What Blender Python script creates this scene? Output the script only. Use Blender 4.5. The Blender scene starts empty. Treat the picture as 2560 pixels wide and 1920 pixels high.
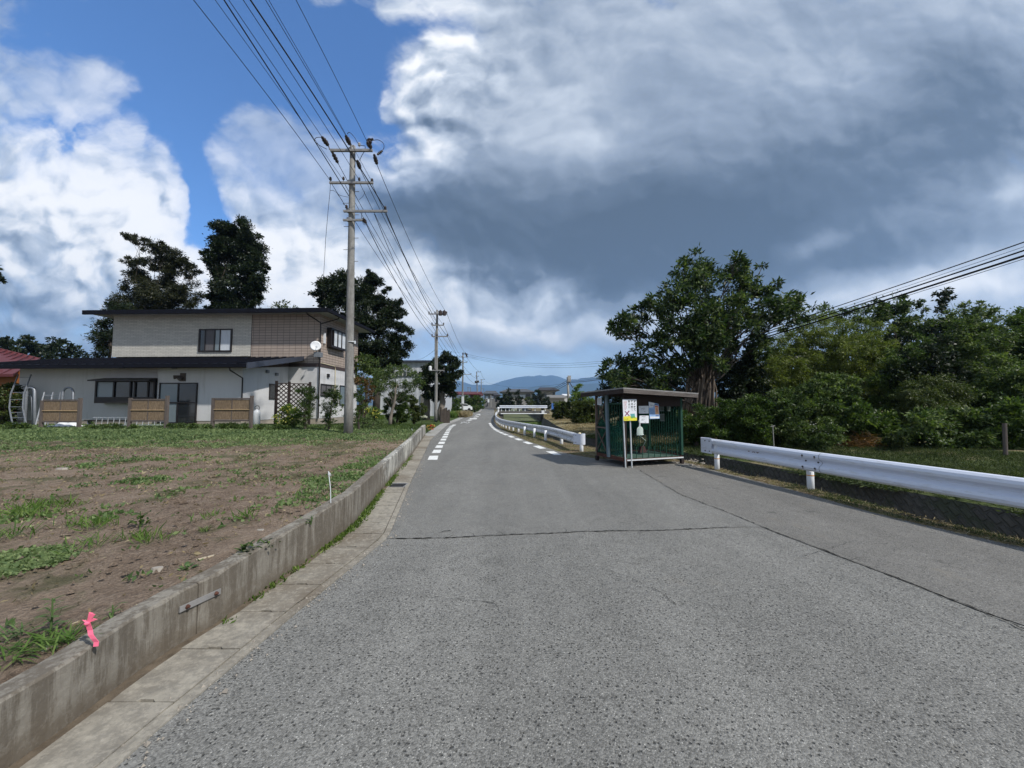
import bpy, math, random
import numpy as np
from mathutils import Matrix, Vector
rng = np.random.default_rng(7)
random.seed(7)
R = math.radians
SC = bpy.context.scene
COL = SC.collection

# ------------------------------------------------------------------ camera
CAMZ = 1.55
PITCH = R(3.16)
FPX = 961.0           # focal length in pixels of the 2560 wide photograph
cd = bpy.data.cameras.new('camera')
cam = bpy.data.objects.new('camera', cd)
COL.objects.link(cam)
cam.location = (0, 0, CAMZ)
cam.rotation_euler = (math.pi / 2 + PITCH, 0, 0)
cd.sensor_width = 36.0
cd.lens = 36.0 * FPX / 2560
cd.clip_start = 0.05
cd.clip_end = 40000
SC.camera = cam

# ------------------------------------------------------------------ exposure
EXPO = 1.1
SC.view_settings.view_transform = 'Standard'
SC.view_settings.look = 'None'
SC.view_settings.exposure = EXPO
SC.view_settings.gamma = 1
SC.cycles.max_bounces = 6
SC.cycles.diffuse_bounces = 3
SC.cycles.transparent_max_bounces = 12
SC.cycles.volume_bounces = 1
SC.cycles.use_denoising = True

# ------------------------------------------------------------------ sun
SUN_DIR = Vector((0.76, -0.55, 1.04)).normalized()      # towards the sun
SUN_EL = math.asin(SUN_DIR.z)
SUN_AZ = math.atan2(SUN_DIR.x, SUN_DIR.y)
sd = bpy.data.lights.new('sun', 'SUN')
sd.energy = 2.0
sd.angle = R(1.5)
sd.color = (1.0, 0.955, 0.89)
sun = bpy.data.objects.new('sun', sd)
COL.objects.link(sun)
sun.location = (20, -10, 40)
sun.rotation_euler = (-SUN_DIR).to_track_quat('-Z', 'Y').to_euler()

# ------------------------------------------------------------------ node helpers
class NT:
    def __init__(s, tree):
        s.t = tree; tree.nodes.clear()
    def n(s, typ, props=None, **ins):
        nd = s.t.nodes.new(typ)
        for k, v in (props or {}).items(): setattr(nd, k, v)
        for k, v in ins.items():
            key = int(k[1:]) if k[0] == 'i' and k[1:].isdigit() else k.replace('_', ' ')
            s.set(nd.inputs[key], v)
        return nd
    def set(s, sock, v):
        if isinstance(v, bpy.types.Node): v = v.outputs[0]
        if isinstance(v, bpy.types.NodeSocket): s.t.links.new(v, sock)
        else:
            if sock.type == 'RGBA' and len(v) == 3: v = (*v, 1)
            sock.default_value = v
    def m(s, op, a, b=0.0, c=None, clamp=False):
        nd = s.t.nodes.new('ShaderNodeMath'); nd.operation = op; nd.use_clamp = clamp
        s.set(nd.inputs[0], a); s.set(nd.inputs[1], b)
        if c is not None: s.set(nd.inputs[2], c)
        return nd.outputs[0]
    def mix(s, f, a, b, mode='MIX'):
        nd = s.t.nodes.new('ShaderNodeMix'); nd.data_type = 'RGBA'; nd.blend_type = mode
        s.set(nd.inputs[0], f); s.set(nd.inputs[6], a); s.set(nd.inputs[7], b)
        return nd.outputs[2]
    def ramp(s, f, stops, interp='LINEAR'):
        nd = s.t.nodes.new('ShaderNodeValToRGB'); cr = nd.color_ramp; cr.interpolation = interp
        while len(cr.elements) < len(stops): cr.elements.new(0.5)
        for e, (p, c) in zip(cr.elements, stops):
            e.position = p; e.color = (*c, 1) if len(c) == 3 else c
        s.set(nd.inputs[0], f)
        return nd.outputs[0]
    def step(s, v, lo, hi):
        nd = s.t.nodes.new('ShaderNodeMapRange'); nd.interpolation_type = 'SMOOTHSTEP'
        s.set(nd.inputs[0], v); nd.inputs[1].default_value = lo; nd.inputs[2].default_value = hi
        nd.inputs[3].default_value = 0; nd.inputs[4].default_value = 1
        return nd.outputs[0]
    def noise(s, vec, scale, detail=4, rough=0.5, out=0, dist=0.0):
        nd = s.t.nodes.new('ShaderNodeTexNoise')
        s.set(nd.inputs['Vector'], vec); nd.inputs['Scale'].default_value = scale
        nd.inputs['Detail'].default_value = detail; nd.inputs['Roughness'].default_value = rough
        nd.inputs['Distortion'].default_value = dist
        return nd.outputs[out]
    def xyz(s, v):
        nd = s.t.nodes.new('ShaderNodeSeparateXYZ'); s.set(nd.inputs[0], v); return nd.outputs
    def comb(s, x, y, z=0.0):
        nd = s.t.nodes.new('ShaderNodeCombineXYZ')
        for i, q in enumerate((x, y, z)): s.set(nd.inputs[i], q)
        return nd.outputs[0]
    def vec(s, op, a, b):
        nd = s.t.nodes.new('ShaderNodeVectorMath'); nd.operation = op
        s.set(nd.inputs[0], a); s.set(nd.inputs[1], b)
        return nd.outputs[0]

# ------------------------------------------------------------------ world: sky and clouds
def build_world():
    w = bpy.data.worlds.new('World'); SC.world = w; w.use_nodes = True
    T = NT(w.node_tree)
    tc = T.n('ShaderNodeTexCoord').outputs['Generated']
    x, y, z = T.xyz(tc)
    # directions are described by their slopes against the +Y axis, mirrored behind
    ya = T.m('MAXIMUM', T.m('ABSOLUTE', y), 0.22)
    u0 = T.m('DIVIDE', x, ya); v0 = T.m('DIVIDE', z, ya)
    p0 = T.comb(u0, v0, T.m('MULTIPLY', y, 0.4))
    wn = T.noise(p0, 2.3, 5, 0.55, out=1)
    wx, wy, wz = T.xyz(wn)
    u = T.m('ADD', u0, T.m('MULTIPLY', T.m('SUBTRACT', wx, 0.5), 0.30))
    v = T.m('ADD', v0, T.m('MULTIPLY', T.m('SUBTRACT', wy, 0.5), 0.22))
    def g(px, py, rx, ry, rot, a):
        cu, cv = (px - 1280) / FPX, (1013 - py) / FPX
        ru, rv = rx / FPX, ry / FPX
        du = T.m('SUBTRACT', u, cu); dv = T.m('SUBTRACT', v, cv)
        c, s_ = math.cos(R(rot)), math.sin(R(rot))
        e1 = T.m('MULTIPLY_ADD', du, c / ru, T.m('MULTIPLY', dv, s_ / ru))
        e2 = T.m('MULTIPLY_ADD', du, -s_ / rv, T.m('MULTIPLY', dv, c / rv))
        q = T.m('ADD', T.m('MULTIPLY', e1, e1), T.m('MULTIPLY', e2, e2))
        return T.m('MULTIPLY', T.m('POWER', 2.718, T.m('MULTIPLY', q, -1.0)), a)
    def total(base, lst):
        acc = base
        for t in lst: acc = T.m('ADD', acc, g(*t))
        return acc
    cover = total(0.95, COVER)
    bright = total(0.50, BRIGHT)
    vs = T.m('MULTIPLY', v0, 1.35)
    p = T.comb(u0, vs, T.m('MULTIPLY', y, 0.5))
    pw = T.vec('ADD', p, T.vec('MULTIPLY', T.vec('SUBTRACT', wn, (0.5, 0.5, 0.5)), (0.34, 0.30, 0.0)))
    pw2 = T.vec('ADD', pw, (0.022, 0.034, 0.0))
    def billow(q):
        vo = T.n('ShaderNodeTexVoronoi', dict(feature='F1'), Vector=q)
        vo.inputs['Scale'].default_value = 9.0; vo.inputs['Detail'].default_value = 1.0
        vo.inputs['Roughness'].default_value = 0.5
        return vo.outputs['Distance']
    b1 = billow(pw); b2 = billow(pw2)
    brel = T.m('SUBTRACT', b2, b1)
    n1 = T.noise(pw, 3.2, 8, 0.56)
    n2 = T.noise(pw2, 3.2, 8, 0.56)
    relief = T.m('SUBTRACT', n1, n2)
    n3 = T.noise(pw, 8.0, 6, 0.62)
    C = T.m('ADD', cover, T.m('MULTIPLY', T.m('SUBTRACT', n1, 0.5), 1.7))
    C = T.m('ADD', C, T.m('MULTIPLY', T.m('SUBTRACT', n3, 0.5), 1.25))
    C = T.m('SUBTRACT', C, T.m('MULTIPLY', T.m('SUBTRACT', b1, 0.42), 0.35))
    # wind-drawn wisps where the cloud is thin
    st = T.comb(T.m('ADD', T.m('MULTIPLY', u0, 0.9), T.m('MULTIPLY', v0, 0.9)), T.m('SUBTRACT', T.m('MULTIPLY', v0, 2.6), T.m('MULTIPLY', u0, -1.6)), 1.7)
    n4 = T.noise(T.vec('ADD', st, T.vec('MULTIPLY', wn, (0.5, 0.9, 0.0))), 3.4, 6, 0.62)
    hard = T.m('ADD', T.m('ADD', g(210, 520, 260, 230, 0, 1.0), g(930, 180, 150, 200, -20, .45)), g(700, 640, 200, 80, 0, .7), clamp=True)
    Cs = T.step(T.m('ADD', C, T.m('MULTIPLY', T.m('SUBTRACT', n4, 0.5), 1.7)), -0.15, 1.0)
    Ch = T.step(C, 0.02, 0.40)
    C = T.m('ADD', T.m('MULTIPLY', Ch, hard), T.m('MULTIPLY', Cs, T.m('SUBTRACT', 1.0, hard)))
    # thin veils where the blue shows through
    C = T.m('MULTIPLY', C, T.m('SUBTRACT', 1.0, g(640, 360, 330, 150, 0, 0.50)))
    C = T.m('MULTIPLY', C, T.m('SUBTRACT', 1.0, g(120, 190, 260, 110, 0, 0.45)), clamp=True)
    amp = total(0.16, AMP)
    B = T.m('ADD', bright, T.m('MULTIPLY', T.m('MULTIPLY', relief, amp), 2.4))
    B = T.m('ADD', B, T.m('MULTIPLY', T.m('MULTIPLY', brel, amp), 0.55))
    soft = T.noise(T.comb(u0, T.m('MULTIPLY', v0, 2.2), 3.3), 1.6, 5, 0.52)
    B = T.m('ADD', B, T.m('MULTIPLY', T.m('SUBTRACT', soft, 0.5), 0.50))
    B = T.m('ADD', B, T.m('MULTIPLY', T.m('SUBTRACT', n3, 0.5), 0.16))
    col = T.ramp(B, [(0.0, (0.085, 0.118, 0.165)), (0.18, (0.125, 0.168, 0.232)), (0.42, (0.30, 0.365, 0.465)),
                     (0.66, (0.58, 0.645, 0.74)), (0.86, (0.92, 0.94, 0.97)), (1.0, (1.02, 1.02, 1.02))])
    k = 1.0 / 2 ** EXPO
    bg_cloud = T.n('ShaderNodeBackground', Color=col, Strength=k * CLOUD_GAIN)
    sky = T.n('ShaderNodeTexSky', dict(sky_type='NISHITA', sun_disc=False, sun_elevation=SUN_EL, sun_rotation=SUN_AZ,
                                       altitude=200.0, air_density=1.0, dust_density=0.6, ozone_density=2.5))
    tint = T.mix(1.0, sky.outputs[0], T.mix(T.step(v0, 0.0, 0.42), (1.25, 1.12, 1.08), (0.62, 0.93, 1.25)), 'MULTIPLY')
    bg_sky = T.n('ShaderNodeBackground', Color=tint, Strength=SKY_STRENGTH)
    ms = T.n('ShaderNodeMixShader', i0=C, i1=bg_sky, i2=bg_cloud)
    T.n('ShaderNodeOutputWorld', Surface=ms)
    w.cycles.sampling_method = 'NONE'

CLOUD_GAIN = 1.12
SKY_STRENGTH = 0.075
AMP = [(200, 560, 380, 300, 0, 0.95), (1030, 220, 170, 260, -20, 0.7), (700, 620, 250, 110, 0, .6), (1250, 720, 300, 90, 0, 0.5), (1180, 150, 160, 140, 0, .2)]
# centre and radii in photograph pixels, rotation, amount
COVER = [
    (1750, 480, 800, 420, 0, 1.5), (2450, 60, 300, 200, 0, .4),
    (330, 10, 480, 120, 0, -1.9), (210, 290, 150, 55, 40, -.75), (640, 110, 280, 150, 0, -1.35), (400, 230, 100, 150, -25, -1.5),
    (440, 440, 45, 170, 14, -1.6), (510, 560, 70, 45, 0, -0.9), (850, 130, 110, 230, -18, -1.15),
    (940, 290, 110, 80, -30, -1.1), (1050, 20, 90, 40, 0, -0.9), (50, 290, 110, 40, 0, -0.7),
    (190, 190, 60, 130, 25, 0.7), (700, 330, 230, 70, 15, .25), (560, 400, 120, 60, 20, -.3),
    (1270, 925, 330, 55, 0, -1.35), (1060, 850, 60, 50, 0, -0.6), (1420, 850, 160, 36, 0, -0.6), (200, 830, 60, 40, 0, -.5)]
BRIGHT = [
    (180, 430, 330, 210, 0, 0.42), (330, 640, 260, 150, 0, 0.26), (130, 300, 110, 50, 0, 0.25), (70, 720, 200, 120, 0, -0.12),
    (60, 560, 120, 80, 0, -0.1), (40, 150, 160, 120, 0, 0.08), (230, 200, 90, 120, 20, 0.2),
    (620, 330, 260, 140, 0, 0.12), (650, 640, 240, 120, 0, 0.34), (900, 730, 180, 110, 0, 0.30), (760, 500, 160, 60, 0, .1),
    (980, 190, 130, 240, -20, 0.28), (1130, 30, 90, 80, 0, 0.16), (1130, 330, 60, 90, -20, 0.2), (1260, 120, 220, 120, 0, .02),
    (1500, 320, 110, 50, 10, 0.20), (1850, 130, 700, 180, 0, -0.12), (1450, 200, 260, 60, 25, .10), (2150, 420, 300, 40, 22, .12), (2300, 330, 400, 100, 10, -.06),
    (1500, 560, 620, 140, -4, -0.42), (1150, 600, 260, 80, -8, -0.28), (2050, 470, 560, 150, 16, -0.30),
    (2450, 230, 260, 200, 0, -0.14), (1620, 690, 300, 60, 0, -0.22), (1020, 500, 140, 50, 0, -0.22), (2250, 620, 260, 50, 10, -0.1),
    (1380, 712, 60, 45, 0, 0.45), (1230, 780, 240, 50, 0, 0.34), (1500, 810, 200, 36, 0, 0.22),
    (2040, 590, 90, 30, 12, 0.24), (2380, 700, 330, 60, 6, 0.38), (2540, 460, 70, 50, 0, 0.22), (2150, 90, 350, 100, 10, 0.06)]
build_world()

# ------------------------------------------------------------------ pixel -> place helpers (plain surveying of the photograph)
CP, SP = math.cos(PITCH), math.sin(PITCH)
def ray(px, py):
    a = (px - 1280) / FPX; b = -(py - 960) / FPX
    return Vector((a, CP - b * SP, SP + b * CP))
def P(px, py, z=0.0):
    d = ray(px, py); t = (z - CAMZ) / d.z
    return Vector((d.x * t, d.y * t, z))
def Q(px, py, Y):
    d = ray(px, py); t = Y / d.y
    return Vector((d.x * t, Y, CAMZ + d.z * t))
class Frame:
    def __init__(s, ox, oy, oz, ang):
        s.o = Vector((ox, oy, oz)); s.a = ang
        s.M = Matrix.Translation(s.o) @ Matrix.Rotation(ang, 4, 'Z'); s.I = s.M.inverted()
    def _l(s, px, py):
        c = s.I @ Vector((0, 0, CAMZ)); d = s.I.to_3x3() @ ray(px, py)
        return c, d
    def front(s, px, py, ly):
        c, d = s._l(px, py); t = (ly - c.y) / d.y; p = c + d * t; return p.x, p.z
    def side(s, px, py, lx):
        c, d = s._l(px, py); t = (lx - c.x) / d.x; p = c + d * t; return p.y, p.z
    def W(s, x, y, z): return s.M @ Vector((x, y, z))

# ------------------------------------------------------------------ object helpers
PM = {}
def tag(o, label=None, cat=None, group=None, kind=None):
    if label: o['label'] = label
    if cat: o['category'] = cat
    if group: o['group'] = group
    if kind: o['kind'] = kind
    return o
def thing(name, label, cat, loc=(0, 0, 0), rz=0.0, group=None):
    o = bpy.data.objects.new(name, None); COL.objects.link(o)
    o.empty_display_size = 0.2
    o.location = loc; o.rotation_euler = (0, 0, rz)
    PM[o.name] = Matrix.Translation(Vector(loc)) @ Matrix.Rotation(rz, 4, 'Z')
    return tag(o, label, cat, group)
def mesh_obj(name, V, F, mat, parent=None, world=True, smooth=False):
    V = np.asarray(V, dtype=np.float64).reshape(-1, 3)
    if parent is not None and world and parent.name in PM:
        I = np.array(PM[parent.name].inverted())
        V = V @ I[:3, :3].T + I[:3, 3]
    me = bpy.data.meshes.new(name)
    if isinstance(F, np.ndarray):
        n, k = F.shape
        me.vertices.add(len(V)); me.vertices.foreach_set('co', V.astype(np.float32).ravel())
        me.loops.add(n * k); me.loops.foreach_set('vertex_index', F.astype(np.int32).ravel())
        me.polygons.add(n); me.polygons.foreach_set('loop_start', np.arange(0, n * k, k, dtype=np.int32))
        me.polygons.foreach_set('loop_total', np.full(n, k, dtype=np.int32))
        me.update(calc_edges=True)
    else:
        me.from_pydata([tuple(v) for v in V], [], F)
    me.materials.append(mat)
    if smooth: me.polygons.foreach_set('use_smooth', [True] * len(me.polygons))
    me.update()
    o = bpy.data.objects.new(name, me); COL.objects.link(o)
    if parent is not None:
        o.parent = parent
        if parent.type == 'MESH' or parent.name not in PM: pass
    return o
class MB:
    """collects simple solids, build() links them as one mesh object"""
    def __init__(s, M=None): s.V = []; s.F = []; s.M = M
    def add(s, V, F):
        k = len(s.V)
        for v in V:
            v = Vector(v)
            s.V.append(s.M @ v if s.M is not None else v)
        s.F += [[i + k for i in f] for f in F]; return s
    def box(s, x0, x1, y0, y1, z0, z1):
        V = [(x, y, z) for z in (z0, z1) for y in (y0, y1) for x in (x0, x1)]
        return s.add(V, [(0, 2, 3, 1), (4, 5, 7, 6), (0, 1, 5, 4), (2, 6, 7, 3), (0, 4, 6, 2), (1, 3, 7, 5)])
    def hexa(s, b, t):
        V = list(b) + list(t)
        return s.add(V, [(3, 2, 1, 0), (4, 5, 6, 7), (0, 1, 5, 4), (1, 2, 6, 5), (2, 3, 7, 6), (3, 0, 4, 7)])
    def prism(s, poly, d):
        """polygon (list of 3d points) extruded by vector d"""
        d = Vector(d); n = len(poly); V = [Vector(p) for p in poly]; V += [p + d for p in V]
        return s.add(V, [list(range(n))[::-1], list(range(n, 2 * n))] + [(i, (i + 1) % n, n + (i + 1) % n, n + i) for i in range(n)])
    def tube(s, pts, r, n=8, cap=True):
        pts = [Vector(p) for p in pts]
        rs = r if hasattr(r, '__len__') else [r] * len(pts)
        V = []; F = []
        up = None
        for i, p in enumerate(pts):
            t = (pts[min(i + 1, len(pts) - 1)] - pts[max(i - 1, 0)])
            t = t.normalized() if t.length > 1e-9 else Vector((0, 0, 1))
            if up is None:
                up = Vector((0, 0, 1)) if abs(t.z) < 0.9 else Vector((1, 0, 0))
            a = t.cross(up); a.normalize(); b = a.cross(t); up = b
            for k in range(n):
                th = 2 * math.pi * k / n
                V.append(p + (a * math.cos(th) + b * math.sin(th)) * rs[i])
        for i in range(len(pts) - 1):
            for k in range(n):
                F.append((i * n + k, i * n + (k + 1) % n, (i + 1) * n + (k + 1) % n, (i + 1) * n + k))
        if cap:
            F.append(list(range(n))[::-1]); F.append([(len(pts) - 1) * n + k for k in range(n)])
        return s.add(V, F)
    def bar(s, p, q, w, h=None, up=(0, 0, 1)):
        p = Vector(p); q = Vector(q); h = h or w
        t = (q - p).normalized(); up = Vector(up)
        if abs(t.dot(up)) > 0.95: up = Vector((0, 1, 0))
        a = t.cross(up).normalized() * w / 2; b = a.cross(t).normalized() * h / 2
        return s.hexa([p - a - b, p + a - b, p + a + b, p - a + b], [q - a - b, q + a - b, q + a + b, q - a + b])
    def lathe(s, c, prof, n=12):
        """prof list of (radius, z)"""
        V = []; F = []
        for r, z in prof:
            for k in range(n):
                th = 2 * math.pi * k / n; V.append((c[0] + r * math.cos(th), c[1] + r * math.sin(th), c[2] + z))
        for i in range(len(prof) - 1):
            for k in range(n): F.append((i * n + k, i * n + (k + 1) % n, (i + 1) * n + (k + 1) % n, (i + 1) * n + k))
        F.append(list(range(n))[::-1]); F.append([(len(prof) - 1) * n + k for k in range(n)])
        return s.add(V, F)
    def build(s, name, mat, parent=None, world=True, smooth=False, label=None):
        o = mesh_obj(name, [tuple(v) for v in s.V] or [(0, 0, 0)], s.F, mat, parent, world, smooth)
        if label: o['label'] = label
        return o
def sub(o, name, mb, mat, world=True, frame=None, smooth=False):
    """a sub-part: child of a part (parts sit at their thing's origin)"""
    root = o.parent
    c = mesh_obj(name, [tuple(v) for v in mb.V], mb.F, mat, root, world, smooth)
    c.parent = o
    return c
def copy_tree(o, parent=None):
    c = o.copy(); COL.objects.link(c)
    if parent is not None: c.parent = parent
    for ch in list(o.children): copy_tree(ch, c)
    return c
def struct(o): o['kind'] = 'structure'; return o
def stuff(o, label=None, cat=None):
    o['kind'] = 'stuff'
    return tag(o, label, cat)

# ------------------------------------------------------------------ materials
def new_mat(name):
    m = bpy.data.materials.new(name); m.use_nodes = True
    return m, NT(m.node_tree)
def bsdf_out(T, color, rough=0.8, bump=None, dist=0.01, strength=0.5, metal=0.0, spec=0.4, **kw):
    b = T.n('ShaderNodeBsdfPrincipled')
    T.set(b.inputs['Base Color'], color); T.set(b.inputs['Roughness'], rough)
    b.inputs['Metallic'].default_value = metal; b.inputs['Specular IOR Level'].default_value = spec
    for k, v in kw.items(): T.set(b.inputs[k.replace('_', ' ')], v)
    if bump is not None:
        bp = T.n('ShaderNodeBump', Height=bump, Strength=strength, Distance=dist)
        T.set(b.inputs['Normal'], bp)
    T.n('ShaderNodeOutputMaterial', Surface=b)
    return b
def simple(name, c, rough=0.7, amt=0.25, scale=3.0, metal=0.0, spec=0.35, bump=0.0, dirt=None, dscale=1.2, stretch=(1, 1, 1)):
    m, T = new_mat(name)
    co = T.n('ShaderNodeTexCoord').outputs['Object']
    mp = T.n('ShaderNodeMapping', Vector=co); mp.inputs['Scale'].default_value = stretch
    n = T.noise(mp, scale, 6, 0.6)
    lo = tuple(x * (1 - amt) for x in c); hi = tuple(min(1, x * (1 + amt)) for x in c)
    col = T.ramp(n, [(0.25, lo), (0.75, hi)])
    if dirt:
        d = T.step(T.noise(mp, dscale, 6, 0.65), 0.52, 0.68)
        col = T.mix(T.m('MULTIPLY', d, dirt[1]), col, dirt[0])
    fine = T.noise(mp, scale * 14, 3, 0.6)
    bsdf_out(T, col, rough, T.m('ADD', n, fine) if bump else None, 0.01, bump, metal, spec)
    return m
def leafmat(name, c1, c2, c3, trans=0.35, rough=0.5):
    m, T = new_mat(name)
    geo = T.n('ShaderNodeNewGeometry')
    rnd = geo.outputs['Random Per Island']
    co = T.n('ShaderNodeTexCoord').outputs['Object']
    n = T.noise(co, 0.9, 3, 0.5)
    f = T.m('ADD', T.m('MULTIPLY', rnd, 0.65), T.m('MULTIPLY', T.m('SUBTRACT', n, 0.5), 1.1))
    f = T.m('ADD', f, 0.17)
    col = T.ramp(f, [(0.05, c1), (0.5, c2), (0.95, c3)])
    d = T.n('ShaderNodeBsdfPrincipled'); T.set(d.inputs['Base Color'], col)
    d.inputs['Roughness'].default_value = rough; d.inputs['Specular IOR Level'].default_value = 0.35
    tr = T.n('ShaderNodeBsdfTranslucent', Color=T.mix(1.0, col, (1.15, 1.25, 0.6), 'MULTIPLY'))
    mx = T.n('ShaderNodeMixShader', i0=trans, i1=d, i2=tr)
    T.n('ShaderNodeOutputMaterial', Surface=mx)
    return m
MT = {}
def setup_mats():
    M = MT
    # asphalt
    def asphalt(name, base, stone, warm, pit, blotch=0.22):
        m, T = new_mat(name)
        co = T.n('ShaderNodeTexCoord').outputs['Object']
        big = T.noise(co, 0.55, 5, 0.6)
        mid = T.noise(co, 5.0, 5, 0.6)
        v1 = T.n('ShaderNodeTexVoronoi', Vector=co, Scale=stone)
        cell = T.xyz(v1.outputs['Color'])
        wob = T.noise(co, stone * 0.9, 2, 0.5, out=1)
        v2 = T.n('ShaderNodeTexVoronoi', Vector=T.vec('ADD', co, T.vec('MULTIPLY', wob, (1.1 / stone, 1.1 / stone, 0))), Scale=stone * 0.40)
        cell2 = T.xyz(v2.outputs['Color'])
        lum = T.m('ADD', base, T.m('MULTIPLY', T.m('SUBTRACT', cell[0], 0.5), base * 0.9))
        lum = T.m('ADD', lum, T.m('MULTIPLY', T.m('SUBTRACT', big, 0.5), base * 0.42))
        lum = T.m('ADD', lum, T.m('MULTIPLY', T.m('SUBTRACT', mid, 0.5), base * 0.5))
        # light chips and dark pits between stones
        chip = T.m('MULTIPLY', T.m('GREATER_THAN', cell[1], 0.965), T.m('LESS_THAN', v1.outputs['Distance'], 0.42))
        lum = T.m('ADD', lum, T.m('MULTIPLY', chip, base * 1.3))
        pitm = T.m('MULTIPLY', T.m('GREATER_THAN', T.m('ADD', cell2[1], T.m('MULTIPLY', T.m('SUBTRACT', mid, 0.5), 0.55)), 1 - pit * 0.75), T.step(v2.outputs['Distance'], 0.42, 0.20))
        lum = T.m('MULTIPLY', lum, T.m('SUBTRACT', 1.0, T.m('MULTIPLY', pitm, 0.62)))
        col = T.comb(T.m('MULTIPLY', lum, warm[0]), T.m('MULTIPLY', lum, warm[1]), T.m('MULTIPLY', lum, warm[2]))
        tr_ = T.noise(T.vec('MULTIPLY', co, (1.3, 0.10, 1.0)), 1.0, 4, 0.6)
        lum = T.m('MULTIPLY', lum, T.m('MULTIPLY_ADD', T.m('SUBTRACT', tr_, 0.5), 0.75, 1.0))
        bl = T.step(T.noise(co, 1.7, 6, 0.7), 0.60, 0.72)
        lum = T.m('MULTIPLY', lum, T.m('SUBTRACT', 1.0, T.m('MULTIPLY', bl, blotch)))
        col = T.comb(T.m('MULTIPLY', lum, warm[0]), T.m('MULTIPLY', lum, warm[1]), T.m('MULTIPLY', lum, warm[2]))
        st = T.step(T.noise(co, 0.9, 4, 0.7), 0.60, 0.75)
        col = T.mix(T.m('MULTIPLY', st, blotch), col, (0.20, 0.175, 0.135))
        h = T.m('SUBTRACT', T.m('MULTIPLY', v1.outputs['Distance'], -0.9), T.m('MULTIPLY', pitm, 1.6))
        bsdf_out(T, col, 0.82, h, 0.004, 0.9, spec=0.35)
        return m
    M['asphalt'] = asphalt('asphalt_coarse', 0.162, 125, (1.035, 1.02, 0.945), 0.34)
    M['asphalt_fine'] = asphalt('asphalt_fine', 0.160, 160, (1.035, 1.02, 0.945), 0.12)
    M['asphalt_apron'] = asphalt('asphalt_apron', 0.142, 140, (1.05, 1.015, 0.93), 0.12, 0.5)
    M['crack'] = simple('crack_tar_slot_shade', (0.018, 0.018, 0.017), 1.0, spec=0.05)
    # concrete with streaks running down it
    def concrete(name, c, streak, dirt, dz, spk=0.3):
        m, T = new_mat(name)
        co = T.n('ShaderNodeTexCoord').outputs['Object']
        x, y, z = T.xyz(co)
        sv = T.comb(T.m('MULTIPLY', x, 1.0), T.m('MULTIPLY', y, 1.0), T.m('MULTIPLY', z, 0.10))
        s = T.noise(sv, 13.0, 7, 0.75)
        big = T.noise(co, 0.8, 5, 0.6)
        fine = T.noise(co, 60, 5, 0.7)
        med = T.noise(co, 7, 6, 0.7)
        col = T.ramp(med, [(0.25, tuple(k * 0.72 for k in c)), (0.8, tuple(k * 1.2 for k in c))])
        f = T.m('MULTIPLY', T.step(T.m('ADD', s, T.m('MULTIPLY', T.m('SUBTRACT', big, 0.5), 0.5)), 0.42, 0.56), streak)
        col = T.mix(f, col, (0.075, 0.073, 0.068))
        if dz:
            low = T.step(T.m('ADD', z, T.m('MULTIPLY', T.m('SUBTRACT', T.noise(co, 3.0, 5, 0.6), 0.5), 0.35)), 0.17, 0.02)
            col = T.mix(T.m('MULTIPLY', low, 0.8), col, (0.115, 0.092, 0.066))
            near = T.m('MULTIPLY', T.step(T.m('ADD', y, T.m('MULTIPLY', T.m('SUBTRACT', med, 0.5), 2.2)), 2.75, 2.2), 0.72)
            col = T.mix(near, col, (0.118, 0.098, 0.074))
        d = T.m('MULTIPLY', T.step(big, 0.45, 0.68), dirt)
        col = T.mix(d, col, (0.15, 0.125, 0.095))
        sp = T.step(T.noise(co, 22, 5, 0.75), 0.50, 0.62)
        col = T.mix(T.m('MULTIPLY', sp, spk), col, tuple(min(1, k * 1.5) for k in c))
        bsdf_out(T, col, 0.9, T.m('ADD', fine, T.m('MULTIPLY', med, 2.0)), 0.006, 0.6, spec=0.25)
        return m
    M['wall_conc'] = concrete('wall_concrete', (0.50, 0.49, 0.44), 0.86, 0.22, True, 0.05)
    M['wall_top'] = concrete('wall_top_concrete', (0.30, 0.295, 0.28), 0.05, 0.3, False, 0.08)
    M['gutter'] = concrete('gutter_concrete', (0.30, 0.277, 0.232), 0.35, 0.9, False)
    M['kerb'] = concrete('kerb_concrete', (0.33, 0.325, 0.305), 0.1, 0.25, False)
    M['pole'] = concrete('pole_concrete', (0.265, 0.262, 0.25), 0.35, 0.1, False, 0.04)
    M['canal'] = concrete('canal_concrete', (0.13, 0.125, 0.112), 0.6, 0.3, False)
    # masonry of the far canal bank
    m, T = new_mat('masonry'); co = T.n('ShaderNodeTexCoord').outputs['Object']
    x, y, z = T.xyz(co)
    dg1 = T.m('ADD', y, T.m('MULTIPLY', z, 1.0)); dg2 = T.m('SUBTRACT', y, T.m('MULTIPLY', z, 1.0))
    br = T.n('ShaderNodeTexBrick', Vector=T.comb(dg1, dg2, 0.0), Scale=1.0)
    br.inputs['Brick Width'].default_value = 0.30; br.inputs['Row Height'].default_value = 0.15
    br.inputs['Mortar Size'].default_value = 0.035; br.inputs['Mortar Smooth'].default_value = 0.5
    br.inputs['Color1'].default_value = (0.040, 0.037, 0.033, 1); br.inputs['Color2'].default_value = (0.075, 0.069, 0.058, 1)
    br.inputs['Mortar'].default_value = (0.022, 0.021, 0.018, 1)
    nn = T.noise(co, 6, 6, 0.7)
    mg = T.step(T.noise(co, 1.6, 5, 0.6), 0.5, 0.65)
    col = T.mix(T.m('MULTIPLY', mg, 0.55), T.mix(nn, br.outputs[0], (0.10, 0.094, 0.08)), (0.035, 0.05, 0.018))
    bsdf_out(T, col, 0.9, T.m('SUBTRACT', nn, br.outputs[1]), 0.05, 0.8)
    M['masonry'] = m
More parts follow.
